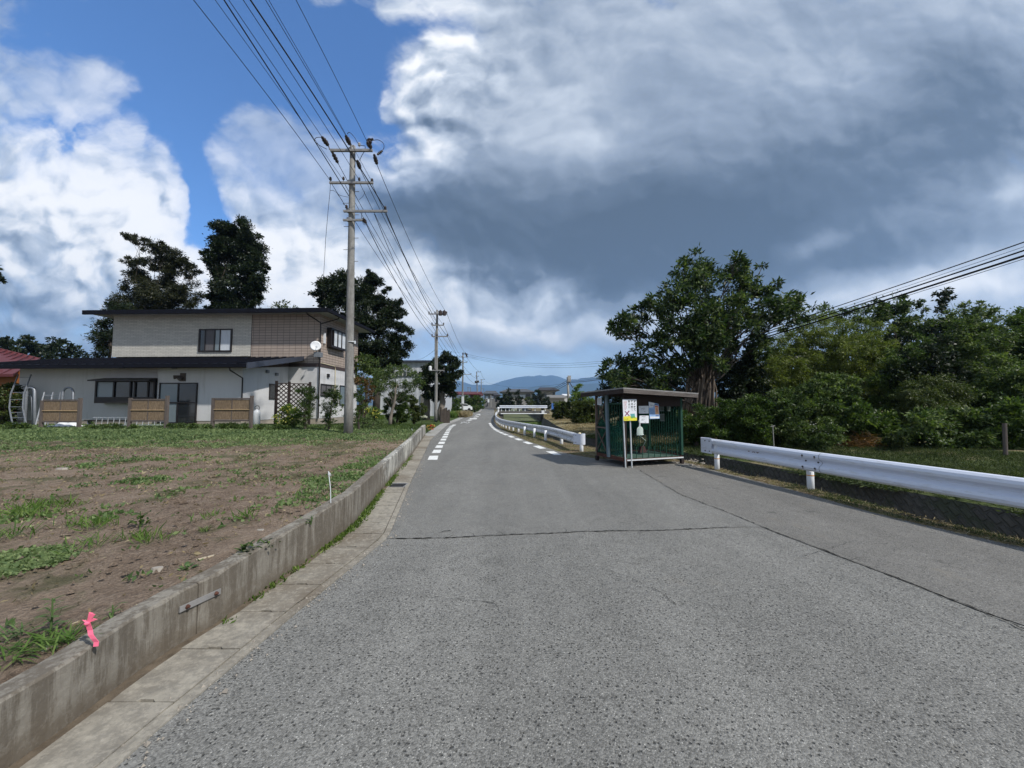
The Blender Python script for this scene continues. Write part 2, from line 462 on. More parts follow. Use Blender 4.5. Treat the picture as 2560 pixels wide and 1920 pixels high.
    # ground of the lot: brown soil, green film further off
    m, T = new_mat('soil_ground'); co = T.n('ShaderNodeTexCoord').outputs['Object']
    x, y, z = T.xyz(co)
    n1 = T.noise(co, 0.6, 6, 0.6); n2 = T.noise(co, 6.5, 7, 0.65); n3 = T.noise(co, 42, 5, 0.7)
    soil = T.ramp(n2, [(0.25, (0.20, 0.145, 0.105)), (0.42, (0.34, 0.255, 0.19)), (0.72, (0.52, 0.41, 0.32))])
    soil = T.mix(T.step(n3, 0.42, 0.62), T.mix(0.55, soil, (0.12, 0.09, 0.068)), soil)
    dry = T.step(n1, 0.42, 0.62)
    soil = T.mix(T.m('MULTIPLY', dry, 0.35), soil, (0.50, 0.39, 0.295))
    chips = T.m('GREATER_THAN', T.noise(T.vec('MULTIPLY', co, (30, 18, 30)), 1.6, 2, 0.5), 0.70)
    soil = T.mix(T.m('MULTIPLY', chips, 0.55), soil, (0.40, 0.34, 0.26))
    grass = T.ramp(n2, [(0.3, (0.045, 0.075, 0.022)), (0.7, (0.10, 0.13, 0.045))])
    gmask = T.step(T.m('ADD', y, T.m('MULTIPLY', T.m('SUBTRACT', n1, 0.5), 6.0)), 15.8, 18.5)
    g2 = T.m('MULTIPLY', T.step(T.m('ADD', T.noise(co, 1.3, 6, 0.65), T.m('MULTIPLY', y, 0.014)), 0.60, 0.72), 0.6)
    gm = T.m('MAXIMUM', gmask, g2)
    col = T.mix(gm, soil, grass)
    bsdf_out(T, col, 0.95, T.m('ADD', T.m('MULTIPLY', n2, 2.5), T.m('MULTIPLY', n3, 1.6)), 0.06, 1.0, spec=0.1)
    M['soil'] = m
    # right bank: cut grass, straw and moss
    m, T = new_mat('bank_grass'); co = T.n('ShaderNodeTexCoord').outputs['Object']
    n1 = T.noise(co, 0.45, 5, 0.6); n2 = T.noise(co, 9, 7, 0.7)
    gr = T.ramp(n2, [(0.25, (0.040, 0.055, 0.018)), (0.75, (0.10, 0.125, 0.045))])
    st = T.ramp(n2, [(0.25, (0.13, 0.11, 0.06)), (0.75, (0.31, 0.26, 0.155))])
    x, y, z = T.xyz(co)
    f = T.step(T.m('ADD', n1, T.m('MULTIPLY', T.m('MINIMUM', T.m('SUBTRACT', y, 12), 12.0), 0.012)), 0.49, 0.60)
    bsdf_out(T, T.mix(f, gr, st), 0.95, n2, 0.04, 0.8, spec=0.1)
    M['bank'] = m
    m, T = new_mat('verge'); co = T.n('ShaderNodeTexCoord').outputs['Object']
    n1 = T.noise(co, 1.6, 5, 0.6); n2 = T.noise(co, 14, 7, 0.7)
    gr = T.ramp(n2, [(0.3, (0.07, 0.07, 0.03)), (0.7, (0.15, 0.145, 0.06))])
    st = T.ramp(n2, [(0.25, (0.075, 0.058, 0.040)), (0.5, (0.15, 0.115, 0.078)), (0.8, (0.30, 0.245, 0.17))])
    bsdf_out(T, T.mix(T.step(n1, 0.40, 0.58), gr, st), 0.95, n2, 0.03, 0.9, spec=0.1)
    M['verge'] = m
    M['dirt'] = simple('gutter_dirt', (0.14, 0.112, 0.082), 0.95, 0.4, 12, bump=0.8, spec=0.1)
    M['farfield'] = simple('far_fields', (0.10, 0.12, 0.05), 0.95, 0.5, 0.02)
    M['canal_bed'] = simple('canal_bed', (0.10, 0.115, 0.05), 0.9, 0.5, 1.5, bump=0.4)
    M['gravel'] = simple('gravel_drive', (0.25, 0.225, 0.19), 0.95, 0.35, 5, bump=0.5)
    M['mount'] = simple('mountain_forest', (0.030, 0.045, 0.036), 1.0, 0.35, 0.002)
    # paints, metals
    M['white_paint'] = simple('road_paint', (0.70, 0.71, 0.69), 0.75, 0.10, 9, dirt=((0.26, 0.26, 0.25), 0.75), dscale=16)
    M['rail'] = simple('rail_enamel', (0.66, 0.70, 0.79), 0.42, 0.05, 3, spec=0.5, dirt=((0.40, 0.39, 0.37), 0.40), dscale=3, stretch=(1, 1, 5))
    M['rail_old'] = simple('rail_weathered', (0.58, 0.60, 0.63), 0.55, 0.15, 4, spec=0.4, dirt=((0.17, 0.165, 0.15), 0.85), dscale=5.5, stretch=(1, 1, 3))
    M['rust'] = simple('rusty_iron', (0.085, 0.035, 0.024), 0.85, 0.5, 20, bump=0.3)
    M['galv'] = simple('galvanised_steel', (0.27, 0.265, 0.26), 0.6, 0.25, 10, metal=0.3)
    M['steel'] = simple('grey_steel', (0.20, 0.215, 0.23), 0.5, 0.2, 8, metal=0.3)
    M['dark_metal'] = simple('dark_grating', (0.045, 0.045, 0.048), 0.5, 0.3, 20, metal=0.4)
    M['alu'] = simple('aluminium', (0.50, 0.52, 0.55), 0.4, 0.15, 10, metal=0.4)
    M['alu_dull'] = simple('dull_aluminium', (0.25, 0.27, 0.30), 0.45, 0.2, 10, metal=0.4)
    M['black'] = simple('black_cable', (0.012, 0.012, 0.013), 0.6, 0.1)
    M['insul'] = simple('insulator_ceramic', (0.045, 0.035, 0.032), 0.4, 0.3, 20)
    M['insul_w'] = simple('pale_insulator', (0.35, 0.34, 0.32), 0.35, 0.1, 20)
    # house
    M['stucco'] = simple('stucco_white', (0.58, 0.58, 0.585), 0.9, 0.05, 1.2, bump=0.15, dirt=((0.40, 0.39, 0.37), 0.45), dscale=1.6, stretch=(1.6, 1.6, 0.22))
    M['plinth'] = simple('plinth_concrete', (0.34, 0.30, 0.25), 0.9, 0.15, 3)
    M['navy'] = simple('navy_roof_metal', (0.006, 0.007, 0.012), 0.75, 0.15, 2, spec=0.12)
    M['navy_fascia'] = simple('navy_fascia', (0.045, 0.052, 0.072), 0.45, 0.1, 2)
    M['soffit'] = simple('grey_soffit', (0.42, 0.42, 0.42), 0.85, 0.05)
    M['brown_trim'] = simple('brown_trim', (0.070, 0.050, 0.048), 0.7, 0.15)
    M['frame'] = simple('dark_window_frame', (0.016, 0.013, 0.013), 0.45, 0.1)
    def brickmat(name, w, h, mort, c1, c2, cm, bump, off=0.5):
        m, T = new_mat(name); co = T.n('ShaderNodeTexCoord').outputs['Object']
        x, y, z = T.xyz(co)
        b = T.n('ShaderNodeTexBrick', dict(offset=off), Vector=T.comb(T.m('ADD', x, y), z, 0.0), Scale=1.0)
        b.inputs['Brick Width'].default_value = w; b.inputs['Row Height'].default_value = h
        b.inputs['Mortar Size'].default_value = mort; b.inputs['Mortar Smooth'].default_value = 0.3
        b.inputs['Color1'].default_value = (*c1, 1); b.inputs['Color2'].default_value = (*c2, 1); b.inputs['Mortar'].default_value = (*cm, 1)
        n = T.noise(co, 4, 6, 0.6)
        col = T.mix(T.m('MULTIPLY', n, 0.3), b.outputs[0], cm)
        bsdf_out(T, col, 0.85, T.m('MULTIPLY', b.outputs[1], -1.0), 0.012, bump)
        return m
    M['siding'] = brickmat('grey_split_siding', 0.34, 0.085, 0.010, (0.50, 0.485, 0.44), (0.62, 0.60, 0.54), (0.30, 0.295, 0.265), 0.8)
    M['tile'] = brickmat('pinkish_tile', 0.36, 0.155, 0.013, (0.37, 0.305, 0.26), (0.42, 0.345, 0.29), (0.16, 0.13, 0.115), 0.9, 0.0)
    def glass(name, c, rough=0.08):
        m, T = new_mat(name)
        bsdf_out(T, c, rough, spec=0.9); return m
    M['glass'] = glass('dark_glass', (0.018, 0.022, 0.026))
    M['glass_blue'] = glass('frosted_glass', (0.16, 0.20, 0.22), 0.25)
    M['curtain'] = simple('white_curtain', (0.56, 0.60, 0.64), 0.8, 0.12, 9, stretch=(3, 3, 0.2))
    M['curtain_grey'] = simple('grey_curtain', (0.12, 0.115, 0.12), 0.8, 0.2, 9, stretch=(3, 3, 0.2))
    M['cardboard'] = simple('cardboard', (0.22, 0.17, 0.12), 0.9, 0.2)
    M['blue_thing'] = simple('blue_plastic', (0.03, 0.06, 0.20), 0.6, 0.2)
    M['white_thing'] = simple('white_plastic', (0.70, 0.72, 0.74), 0.5, 0.05)
    M['cream'] = simple('cream_plastic', (0.62, 0.55, 0.38), 0.6, 0.05)
    m, T = new_mat('reed_panel'); co = T.n('ShaderNodeTexCoord').outputs['Object']
    s1 = T.noise(T.vec('MULTIPLY', co, (55, 55, 9)), 1.0, 5, 0.6); s2 = T.noise(co, 5, 5, 0.6)
    col = T.ramp(s1, [(0.3, (0.085, 0.058, 0.035)), (0.5, (0.21, 0.15, 0.092)), (0.75, (0.37, 0.28, 0.18))])
    col = T.mix(T.m('MULTIPLY', s2, 0.5), col, (0.18, 0.125, 0.085))
    bsdf_out(T, col, 0.9, s1, 0.02, 0.7); M['reed'] = m
    M['wood_grey'] = simple('weathered_post', (0.115, 0.095, 0.085), 0.9, 0.35, 5, bump=0.4, stretch=(6, 6, 0.6))
    M['wood_dark'] = simple('dark_wood', (0.030, 0.020, 0.017), 0.8, 0.4, 6, bump=0.3, stretch=(6, 6, 0.6))
    M['wood_fascia'] = simple('weathered_board', (0.115, 0.10, 0.092), 0.9, 0.6, 5, bump=0.5, stretch=(0.8, 0.8, 14))
    M['wood_brace'] = simple('brown_brace', (0.13, 0.095, 0.08), 0.9, 0.3, 8, stretch=(1, 1, 4))
    M['bamboo'] = simple('bamboo_cane', (0.38, 0.27, 0.15), 0.6, 0.2, 6)
    M['bark'] = simple('bark', (0.06, 0.05, 0.042), 0.95, 0.5, 6, bump=0.8, stretch=(3, 3, 0.6))
    M['bark_pale'] = simple('pale_bark', (0.20, 0.175, 0.15), 0.95, 0.4, 6, bump=0.8, stretch=(3, 3, 0.5))
    M['vine'] = simple('dry_vine_stems', (0.15, 0.12, 0.095), 0.9, 0.45, 3, bump=0.4, stretch=(5, 5, 0.4))
    M['green_frame'] = simple('green_frame', (0.012, 0.055, 0.036), 0.6, 0.2, 6)
    M['green_floor'] = simple('green_mat', (0.055, 0.105, 0.085), 0.75, 0.3, 5, dirt=((0.12, 0.12, 0.10), 0.5), dscale=4)
    M['grey_post'] = simple('bluegrey_pillar', (0.135, 0.19, 0.22), 0.6, 0.15, 6)
    M['white_pipe'] = simple('white_pipe', (0.62, 0.66, 0.68), 0.4, 0.1, 12)
    m, T = new_mat('green_net')
    co = T.n('ShaderNodeTexCoord').outputs['Object']
    d = T.n('ShaderNodeBsdfDiffuse', Color=(0.018, 0.085, 0.058)); tp = T.n('ShaderNodeBsdfTransparent')
    T.n('ShaderNodeOutputMaterial', Surface=T.n('ShaderNodeMixShader', i0=0.32, i1=tp, i2=d)); M['net'] = m
    m, T = new_mat('painted_shade_sheet'); d = T.n('ShaderNodeBsdfDiffuse', Color=(0.018, 0.080, 0.055)); tp = T.n('ShaderNodeBsdfTransparent')
    T.n('ShaderNodeOutputMaterial', Surface=T.n('ShaderNodeMixShader', i0=0.88, i1=tp, i2=d)); M['sheet'] = m
    # signs
    for nm, c in dict(paper=(0.72, 0.75, 0.80), ink=(0.012, 0.012, 0.014), red_ink=(0.45, 0.05, 0.04), yellow=(0.72, 0.66, 0.06),
                      teal=(0.12, 0.36, 0.36), magenta=(0.22, 0.03, 0.10), grn=(0.14, 0.36, 0.10), sky=(0.30, 0.47, 0.78), orange=(0.80, 0.48, 0.28),
                      navy_ink=(0.03, 0.03, 0.10), grey_paper=(0.16, 0.19, 0.18), pink=(0.85, 0.16, 0.27), bagp=(0.42, 0.50, 0.46), blue_sign=(0.05, 0.16, 0.50),
                      broom=(0.045, 0.020, 0.018), red_roof=(0.10, 0.022, 0.024), orange_wall=(0.34, 0.12, 0.035), brown_wall=(0.085, 0.05, 0.035),
                      slate=(0.06, 0.075, 0.10), roof_tile=(0.075, 0.078, 0.085), roof_dark=(0.035, 0.033, 0.036), house_wall=(0.30, 0.29, 0.27), house_white=(0.52, 0.52, 0.50), house_grey=(0.17, 0.165, 0.155),
                      tyre=(0.015, 0.015, 0.015), car_white=(0.62, 0.64, 0.66), stone=(0.30, 0.27, 0.23), chip=(0.46, 0.39, 0.28), cabbage=(0.12, 0.20, 0.10), stump=(0.13, 0.09, 0.06), orange_tape=(0.65, 0.30, 0.08)).items():
        M[nm] = simple(nm, c, 0.6, 0.08, 6)
    m, T = new_mat('corrugated_white'); co = T.n('ShaderNodeTexCoord').outputs['Object']
    x, y, z = T.xyz(co); wv = T.m('SINE', T.m('MULTIPLY', T.m('ADD', x, y), 9.0))
    bsdf_out(T, T.mix(T.m('MULTIPLY_ADD', wv, 0.25, 0.25), (0.50, 0.52, 0.55), (0.33, 0.35, 0.38)), 0.6, wv, 0.03, 0.6); M['corr'] = m
    # leaves
    M['lf_dark'] = leafmat('leaf_dark_conifer', (0.007, 0.013, 0.006), (0.014, 0.026, 0.009), (0.034, 0.052, 0.016), 0.2)
    M['lf_olive'] = leafmat('leaf_olive_conifer', (0.012, 0.018, 0.008), (0.026, 0.032, 0.013), (0.055, 0.060, 0.022), 0.2)
    M['lf_big'] = leafmat('leaf_walnut', (0.010, 0.024, 0.009), (0.028, 0.056, 0.018), (0.165, 0.215, 0.070), 0.35)
    M['lf_bamboo'] = leafmat('leaf_bamboo', (0.040, 0.062, 0.014), (0.110, 0.145, 0.030), (0.240, 0.275, 0.075), 0.45)
    M['lf_hedge'] = leafmat('leaf_hedge', (0.018, 0.038, 0.010), (0.055, 0.098, 0.022), (0.155, 0.215, 0.052), 0.38)
    M['lf_hedge2'] = leafmat('leaf_hedge_yellowish', (0.030, 0.048, 0.012), (0.060, 0.085, 0.020), (0.13, 0.155, 0.04), 0.3)
    M['lf_shrub'] = leafmat('leaf_shrub', (0.022, 0.044, 0.014), (0.066, 0.108, 0.030), (0.205, 0.260, 0.090), 0.38)
    M['lf_weed'] = leafmat('leaf_weed', (0.055, 0.105, 0.035), (0.105, 0.175, 0.058), (0.190, 0.265, 0.095), 0.35, 0.7)
    M['lf_weedblue'] = leafmat('leaf_clover', (0.060, 0.105, 0.045), (0.140, 0.200, 0.080), (0.25, 0.31, 0.14), 0.3, 0.8)
    M['lf_grass'] = leafmat('leaf_grass', (0.035, 0.085, 0.015), (0.090, 0.165, 0.030), (0.190, 0.270, 0.075), 0.4, 0.7)
    M['lf_dull'] = leafmat('leaf_dark_grass', (0.020, 0.035, 0.010), (0.045, 0.065, 0.020), (0.085, 0.110, 0.035), 0.3, 0.8)
    M['lf_straw'] = leafmat('straw_blade', (0.15, 0.11, 0.06), (0.28, 0.225, 0.13), (0.46, 0.40, 0.27), 0.25, 0.9)
    M['lf_light'] = leafmat('leaf_lightgreen', (0.06, 0.11, 0.02), (0.11, 0.18, 0.035), (0.22, 0.29, 0.07), 0.4)
    M['lf_red'] = leafmat('leaf_reddish', (0.06, 0.035, 0.015), (0.11, 0.07, 0.025), (0.25, 0.12, 0.04), 0.3)
    M['fl_yellow'] = leafmat('petal_yellow', (0.55, 0.50, 0.05), (0.65, 0.62, 0.12), (0.75, 0.74, 0.35), 0.2)
    M['fl_white'] = leafmat('petal_white', (0.6, 0.6, 0.55), (0.7, 0.7, 0.65), (0.8, 0.8, 0.75), 0.2)
    M['fl_red'] = leafmat('petal_red', (0.45, 0.03, 0.04), (0.55, 0.05, 0.05), (0.6, 0.15, 0.12), 0.2)
setup_mats()

# ------------------------------------------------------------------ leaves
def unit(a): return a / np.maximum(np.linalg.norm(a, axis=1, keepdims=True), 1e-9)
def leaf_mesh(pts, dirs, L, Wd, fold=0.15):
    """rhombic leaves: base at pts, pointing along dirs"""
    n = len(pts); d = unit(dirs)
    rnd = unit(rng.normal(size=(n, 3))); s = unit(np.cross(d, rnd)); nn = np.cross(d, s)
    L = np.broadcast_to(np.asarray(L, float), (n,))[:, None]; Wd = np.broadcast_to(np.asarray(Wd, float), (n,))[:, None]
    mid = pts + d * L * 0.45 + nn * L * fold
    V = np.stack([pts, mid + s * Wd / 2, pts + d * L, mid - s * Wd / 2], 1).reshape(-1, 3)
    F = np.arange(n * 4).reshape(n, 4)
    return V, F
def crown_points(blobs, leaf, dens, shell=0.45, clump=0.30, drop=0.25, flat=1.0):
    """blobs: (cx,cy,cz,r[,rz]) -> leaf base points + directions"""
    PT = []; DR = []
    for b in blobs:
        c = np.array(b[:3]); r = b[3]; rz = b[4] if len(b) > 4 else r * flat
        area = 4 * math.pi * r * (r + rz) / 2
        n = max(24, int(2.1 * dens * area / (leaf * leaf)))
        nc = max(5, int(7 + 5 * (r / max(leaf * 4, 0.2)) ** 1.25))
        dirs = unit(rng.normal(size=(nc, 3)))
        rad = (shell + (1.0 - shell) * rng.random(nc) ** 0.6)[:, None]
        cc = dirs * rad * np.array([r, r, rz])
        keep = rng.random(nc) > drop; keep[0] = True
        cc = cc[keep]; cs = (clump * r * (0.55 + 0.9 * rng.random(len(cc))))
        idx = rng.integers(0, len(cc), n)
        off = rng.normal(size=(n, 3)) * 0.55
        p = c + cc[idx] + off * cs[idx][:, None] * np.array([1, 1, 0.62])
        d = unit(cc[idx] * 0.5 / r + off * 0.5 + rng.normal(size=(n, 3)) * 0.55 + np.array([0, 0, -0.15]))
        PT.append(p); DR.append(d)
    return np.concatenate(PT), np.concatenate(DR)
def limb_path(a, b, wob=0.08, n=5):
    a = Vector(a); b = Vector(b); L = (b - a).length; out = []
    for i in range(n + 1):
        t = i / n
        p = a.lerp(b, t) + Vector((random.uniform(-1, 1), random.uniform(-1, 1), random.uniform(-.4, .4))) * L * wob * math.sin(math.pi * t)
        p.z += L * 0.07 * math.sin(math.pi * t)
        out.append(p)
    return out
def tree(name, label, cat, blobs_px, Y, base, r0, leafm, leaf=0.12, dens=2.2, aspect=0.5, barkm='bark', shell=0.45, clump=0.3, drop=0.25,
         flat=1.0, group=None, depth=0.8, fold=0.15, zbase=None, trunk=True, top=None, limbs=True, cardrop=None, dirbias=None):
    """blobs_px: (px, py, rpx[, dy]) discs in the photograph at depth Y+dy"""
    bl = []
    for i, b in enumerate(blobs_px):
        dy = b[3] if len(b) > 3 else random.uniform(-depth, depth)
        yy = Y + dy; c = Q(b[0], b[1], yy); r = b[2] * yy / FPX
        bl.append((c.x, c.y, c.z, r) if len(b) < 5 else (c.x, c.y, c.z, r, b[4] * yy / FPX))
    bx, by, bz = base
    root = thing(name, label, cat, (bx, by, bz), 0, group)
    pts, dr = crown_points(bl, leaf, dens, shell, clump, drop, flat)
    if dirbias is not None: dr = unit(dr + np.array(dirbias))
    ok = pts[:, 2] > bz + 0.02
    pts, dr = pts[ok], dr[ok]
    L = leaf * (0.6 + 0.8 * rng.random(len(pts)))
    V, F = leaf_mesh(pts, dr, L, L * aspect, fold)
    mesh_obj('crown', V, F, MT[leafm], root)
    if trunk:
        zt = max(b[2] for b in bl); cx = sum(b[0] for b in bl) / len(bl); cy = sum(b[1] for b in bl) / len(bl)
        if top: t = Vector(top)
        else: t = Vector((cx, cy, bz + (zt - bz) * 0.75))
        mb = MB(); path = limb_path((bx, by, bz - 0.1), t, 0.03, 6)
        mb.tube(path, [r0 * (1 - 0.75 * i / 6) for i in range(7)], 9)
        if limbs:
            for b in bl:
                k = min(5, max(1, int(1 + 4 * (b[2] - bz) / max(zt - bz, .1) * 0.6)))
                s = path[k]
                e = Vector(b[:3])
                rr = r0 * 0.13 * (1 - 0.06 * k)
                pp = limb_path(s, e, 0.07, 4)
                mb.tube(pp, [rr * (1 - 0.2 * i) for i in range(5)], 6)
                for q in range(2):
                    e2 = e + Vector((random.uniform(-1, 1), random.uniform(-1, 1), random.uniform(-.6, .8))) * b[3] * 0.8
                    mb.tube(limb_path(pp[3], e2, 0.08, 3), [rr * .35, rr * .27, rr * .18, rr * .1], 4)
        mb.build('trunk', MT[barkm], root, smooth=True)
    return root

# ================================================================== GROUND, ROAD, CANAL
def interp(tab):
    ys = [t[0] for t in tab]; xs = [t[1] for t in tab]
    return lambda y: float(np.interp(y, ys, xs))
def from_px(lst, extra=()):
    t = sorted([(P(a, b).y, P(a, b).x) for a, b in lst] + list(extra)); return interp(t)
wall_x = from_px([(157, 1826), (325, 1695), (446, 1614), (535, 1564), (676, 1464), (763, 1406), (881, 1317), (970, 1207), (1031, 1135.5), (1061, 1091)],
                 [(-4, -2.3), (0.5, -2.18), (22, -4.6)])
edgeL = from_px([(362, 1852), (571, 1679), (697, 1569), (786, 1496), (965, 1349), (973, 1341), (1025, 1211), (1078, 1098), (1090, 1088), (1120, 1061), (1142, 1053), (1182, 1034),
                 (1202, 1029), (1206, 1021), (1207, 1017.5)], [(-5, -1.9), (0.5, -1.72)])
edgeR = from_px([(2560, 1369), (2198, 1288), (1995, 1229), (1797, 1179), (1500, 1149), (1407, 1133), (1317, 1102), (1254, 1074), (1237, 1057), (1234, 1045), (1236, 1030), (1234, 1021), (1236, 1017.5)],
                [(-5, 7.8), (1.5, 6.4), (10.6, 4.7)])
E3 = interp([(-5, 8.2), (1, 6.95), (4, 5.82), (5, 5.56), (7.1, 5.46), (9.4, 5.02), (12, 4.45), (13.2, 3.5), (15.1, 2.6), (18.2, 1.7), (22.9, .7), (29.4, -.3), (35, -.8), (46, -1.3), (70, -2.6), (120, -4), (300, -8)])
E4 = interp([(-5, 10.6), (0, 9.2), (3, 8.3), (5.75, 7.55), (7.7, 7.1), (11.4, 6.4), (15, 5.15), (18.9, 4.03), (22.6, 3.5), (30, 3.45), (47, 4.0), (70, 5.8), (120, 6), (300, 8)])
wtop = interp([(-5, .29), (1.8, .31), (4.9, .44), (9, .47), (14, .52), (20, .56)])
def hL(x, y):
    """height of the ground left of the road"""
    e = wall_x(min(y, 21)) if y < 21 else edgeL(y) - 1.2
    d = max(0.0, e - x)
    if y < 19.7: b = wtop(y) - 0.05
    else: b = float(np.interp(y, [19.7, 21, 26, 40, 80, 300], [.51, .40, .16, .05, 0.02, 0.0]))
    t = min(d / 8.0, 1.0)
    s = float(np.interp(y, [0, 10, 20, 40, 80], [0.02, .06, .12, .25, .2]))
    return b + s * t
def hR(x, y): return float(np.interp(x - E4(y), [0, 1.5, 5, 9, 200], [0, .05, .12, .2, .2]))
def loft(name, rows, mat, z_off=0, smooth=False):
    """rows: list of equally long rows of points"""
    n = len(rows[0]); V = [p for r in rows for p in r]
    F = [(i * n + j, i * n + j + 1, (i + 1) * n + j + 1, (i + 1) * n + j) for i in range(len(rows) - 1) for j in range(n - 1)]
    return mesh_obj(name, V, F, mat, smooth=smooth)
def grid(name, fx, ys, us, fz, mat, jit=0.0):
    """one sheet: rows along y, columns at us outwards of fx(y)"""
    rows = []
    for y in ys:
        r = []
        for u in us:
            x = fx(y, u); z = fz(x, y)
            if jit and abs(u) > 0.05: z += jit * (vn(x * 2.1, y * 2.1) - .5) + jit * .7 * (vn(x * 7 + 9, y * 7) - .5)
            r.append((x, y, z))
        rows.append(r)
    return loft(name, rows, mat, smooth=True)
_tab = np.random.default_rng(3).random((64, 64))
def vn(x, y):
    xi, yi = math.floor(x), math.floor(y); fx, fy = x - xi, y - yi
    fx = fx * fx * (3 - 2 * fx); fy = fy * fy * (3 - 2 * fy)
    t = lambda a, b: _tab[a % 64, b % 64]
    return (t(xi, yi) * (1 - fx) + t(xi + 1, yi) * fx) * (1 - fy) + (t(xi, yi + 1) * (1 - fx) + t(xi + 1, yi + 1) * fx) * fy
def vna(x, y):
    xi = np.floor(x).astype(int); yi = np.floor(y).astype(int); fx = x - xi; fy = y - yi
    fx = fx * fx * (3 - 2 * fx); fy = fy * fy * (3 - 2 * fy)
    t = lambda a, b: _tab[a % 64, b % 64]
    return (t(xi, yi) * (1 - fx) + t(xi + 1, yi) * fx) * (1 - fy) + (t(xi, yi + 1) * (1 - fx) + t(xi + 1, yi + 1) * fx) * fy
def fbm(x, y):
    return 0.5 * vna(x, y) + 0.28 * vna(x * 2.1 + 5, y * 2.1 + 3) + 0.22 * vna(x * 4.7 + 1, y * 4.7 + 8)

def yrange(*seg):
    out = []
    for a, b, s in seg: out += list(np.arange(a, b, s))
    return out + [seg[-1][1]]
Yn = yrange((-5, 8, .16), (8, 19.7, .3))
us = [0, .02, .1] + list(np.arange(.22, 5, .16)) + list(np.arange(5, 12, .4)) + [13, 14, 16, 18, 21, 25, 30, 40, 60, 120, 400, 3000]
struct(grid('lot_ground', lambda y, u: wall_x(y) - 0.13 - u, Yn, us, hL, MT['soil'], 0.045))
Yf = yrange((19.7, 40, .6), (40, 100, 3), (100, 300, 20))
us2 = [0, .1, .3, .6, 1, 1.5, 2.2, 3, 4, 5, 6.5, 8, 10, 12, 15, 18, 22, 28, 40, 60, 120, 400, 3000]
struct(grid('garden_ground', lambda y, u: (edgeL(y) - 0.62 if y > 20.2 else wall_x(y) - .13) - u, Yf, us2, lambda x, y: hL(x, y) if edgeL(y) - .7 > x else 0.02, MT['soil'], 0.03))
# asphalt
Yr = yrange((-5, 12, .5), (12, 60, 1.0), (60, 300, 8))
def road_rows(a, b, z, ys, n=10):
    return [[(a(y) + (b(y) - a(y)) * i / n, y, z) for i in range(n + 1)] for y in ys]
y_cr = 4.55
struct(loft('road', road_rows(lambda y: edgeL(y), lambda y: edgeR(y), 0.0, Yr), MT['asphalt']))
# newer, finer surface beyond the transverse crack
crackY = lambda x: float(np.interp(x, [-1.5, -.8, -.3, .3, 1.0, 1.9, 2.8], [4.56, 4.57, 4.66, 4.72, 4.82, 4.85, 4.98]))
cr2 = [P(1500, 1125), P(1600, 1177), P(1700, 1237), P(1860, 1298), P(1878, 1308), P(2040, 1370), P(2300, 1468), P(2560, 1575), Vector((5.3, 1.0, 0)), Vector((6.2, -4, 0))]
cr2t = sorted([(p.y, p.x) for p in cr2]); crack_x = interp(cr2t)
ys = [4.5] + yrange((4.8, 12, .4), (12, 60, 1.0), (60, 300, 8))
rows = []
for k, y in enumerate(ys):
    r = []
    for i in range(13):
        x = edgeL(y) + .003 + (min(edgeR(y), crack_x(y) if y < 12 else 99) - edgeL(y)) * i / 12
        r.append((x, crackY(x) if k == 0 else max(y, crackY(x) + .02 * k), 0.004))
    rows.append(r)
struct(loft('road_overlay', rows, MT['asphalt_fine']))
rows = [[(crack_x(y) + (edgeR(y) + .05 - crack_x(y)) * i / 6, y, 0.006) for i in range(7)] for y in yrange((-5, 11.2, .4))]
struct(loft('asphalt_apron', rows, MT['asphalt_apron']))
def crack(name, pts, w, z):
    mb = MB(); L = []
    for a, b in zip(pts[:-1], pts[1:]):
        n = max(2, int((Vector(b) - Vector(a)).length / 0.035))
        L += [Vector(a).lerp(Vector(b), i / n) for i in range(n)]
    V = []; n = len(L)
    for i, p in enumerate(L):
        t = (L[min(i + 1, n - 1)] - L[max(i - 1, 0)]).normalized(); s = Vector((-t.y, t.x, 0))
        o = s * random.uniform(-.012, .012); ww = w * random.choice([.25, .5, .8, 1, 1.6])
        V += [(p + o + s * ww / 2) + Vector((0, 0, z)), (p + o - s * ww / 2) + Vector((0, 0, z))]
    mb.add(V, [(2 * i, 2 * i + 1, 2 * i + 3, 2 * i + 2) for i in range(n - 1)])
    for i in range(6, n - 6, 9):                     # crumbled side branches
        if random.random() < .45: continue
        p = L[i] + Vector((0, 0, z - .0006)); a_ = random.uniform(0, 6.28); q = p
        for k in range(random.randint(2, 5)):
            a_ += random.uniform(-.7, .7); e = q + Vector((math.cos(a_), math.sin(a_), 0)) * random.uniform(.02, .06); s = Vector((-math.sin(a_), math.cos(a_), 0)) * w * .22
            mb.add([q - s, q + s, e + s * .6, e - s * .6], [(0, 3, 2, 1)]); q = e
    return struct(mb.build(name, MT['crack']))
crack('road_crack', [(x, crackY(x) - .002, 0) for x in np.arange(-1.4, 2.85, .12)], .011, .010)
crack('road_crack', [(crack_x(y) + .012 * math.sin(y * 9), y, 0) for y in np.arange(-3, 9.5, .25)], .009, .012)
crack('road_crack', [P(1085, 1337), P(1110, 1330), P(1135, 1328)], .012, .013)
crack('road_crack', [P(2000, 1365 + 30), P(2120, 1330 + 30), P(2230, 1362)], .004, .014)
crack('road_crack', [P(1500, 1420), P(1560, 1440), P(1640, 1475), P(1700, 1520)], .004, .009)
crack('road_crack', [P(1080, 1494), P(1140, 1499), P(1210, 1505), P(1260, 1520)], .005, .008)
crack('road_crack', [P(700, 1178 + 360), P(760, 1500), P(850, 1470)], .004, .008)

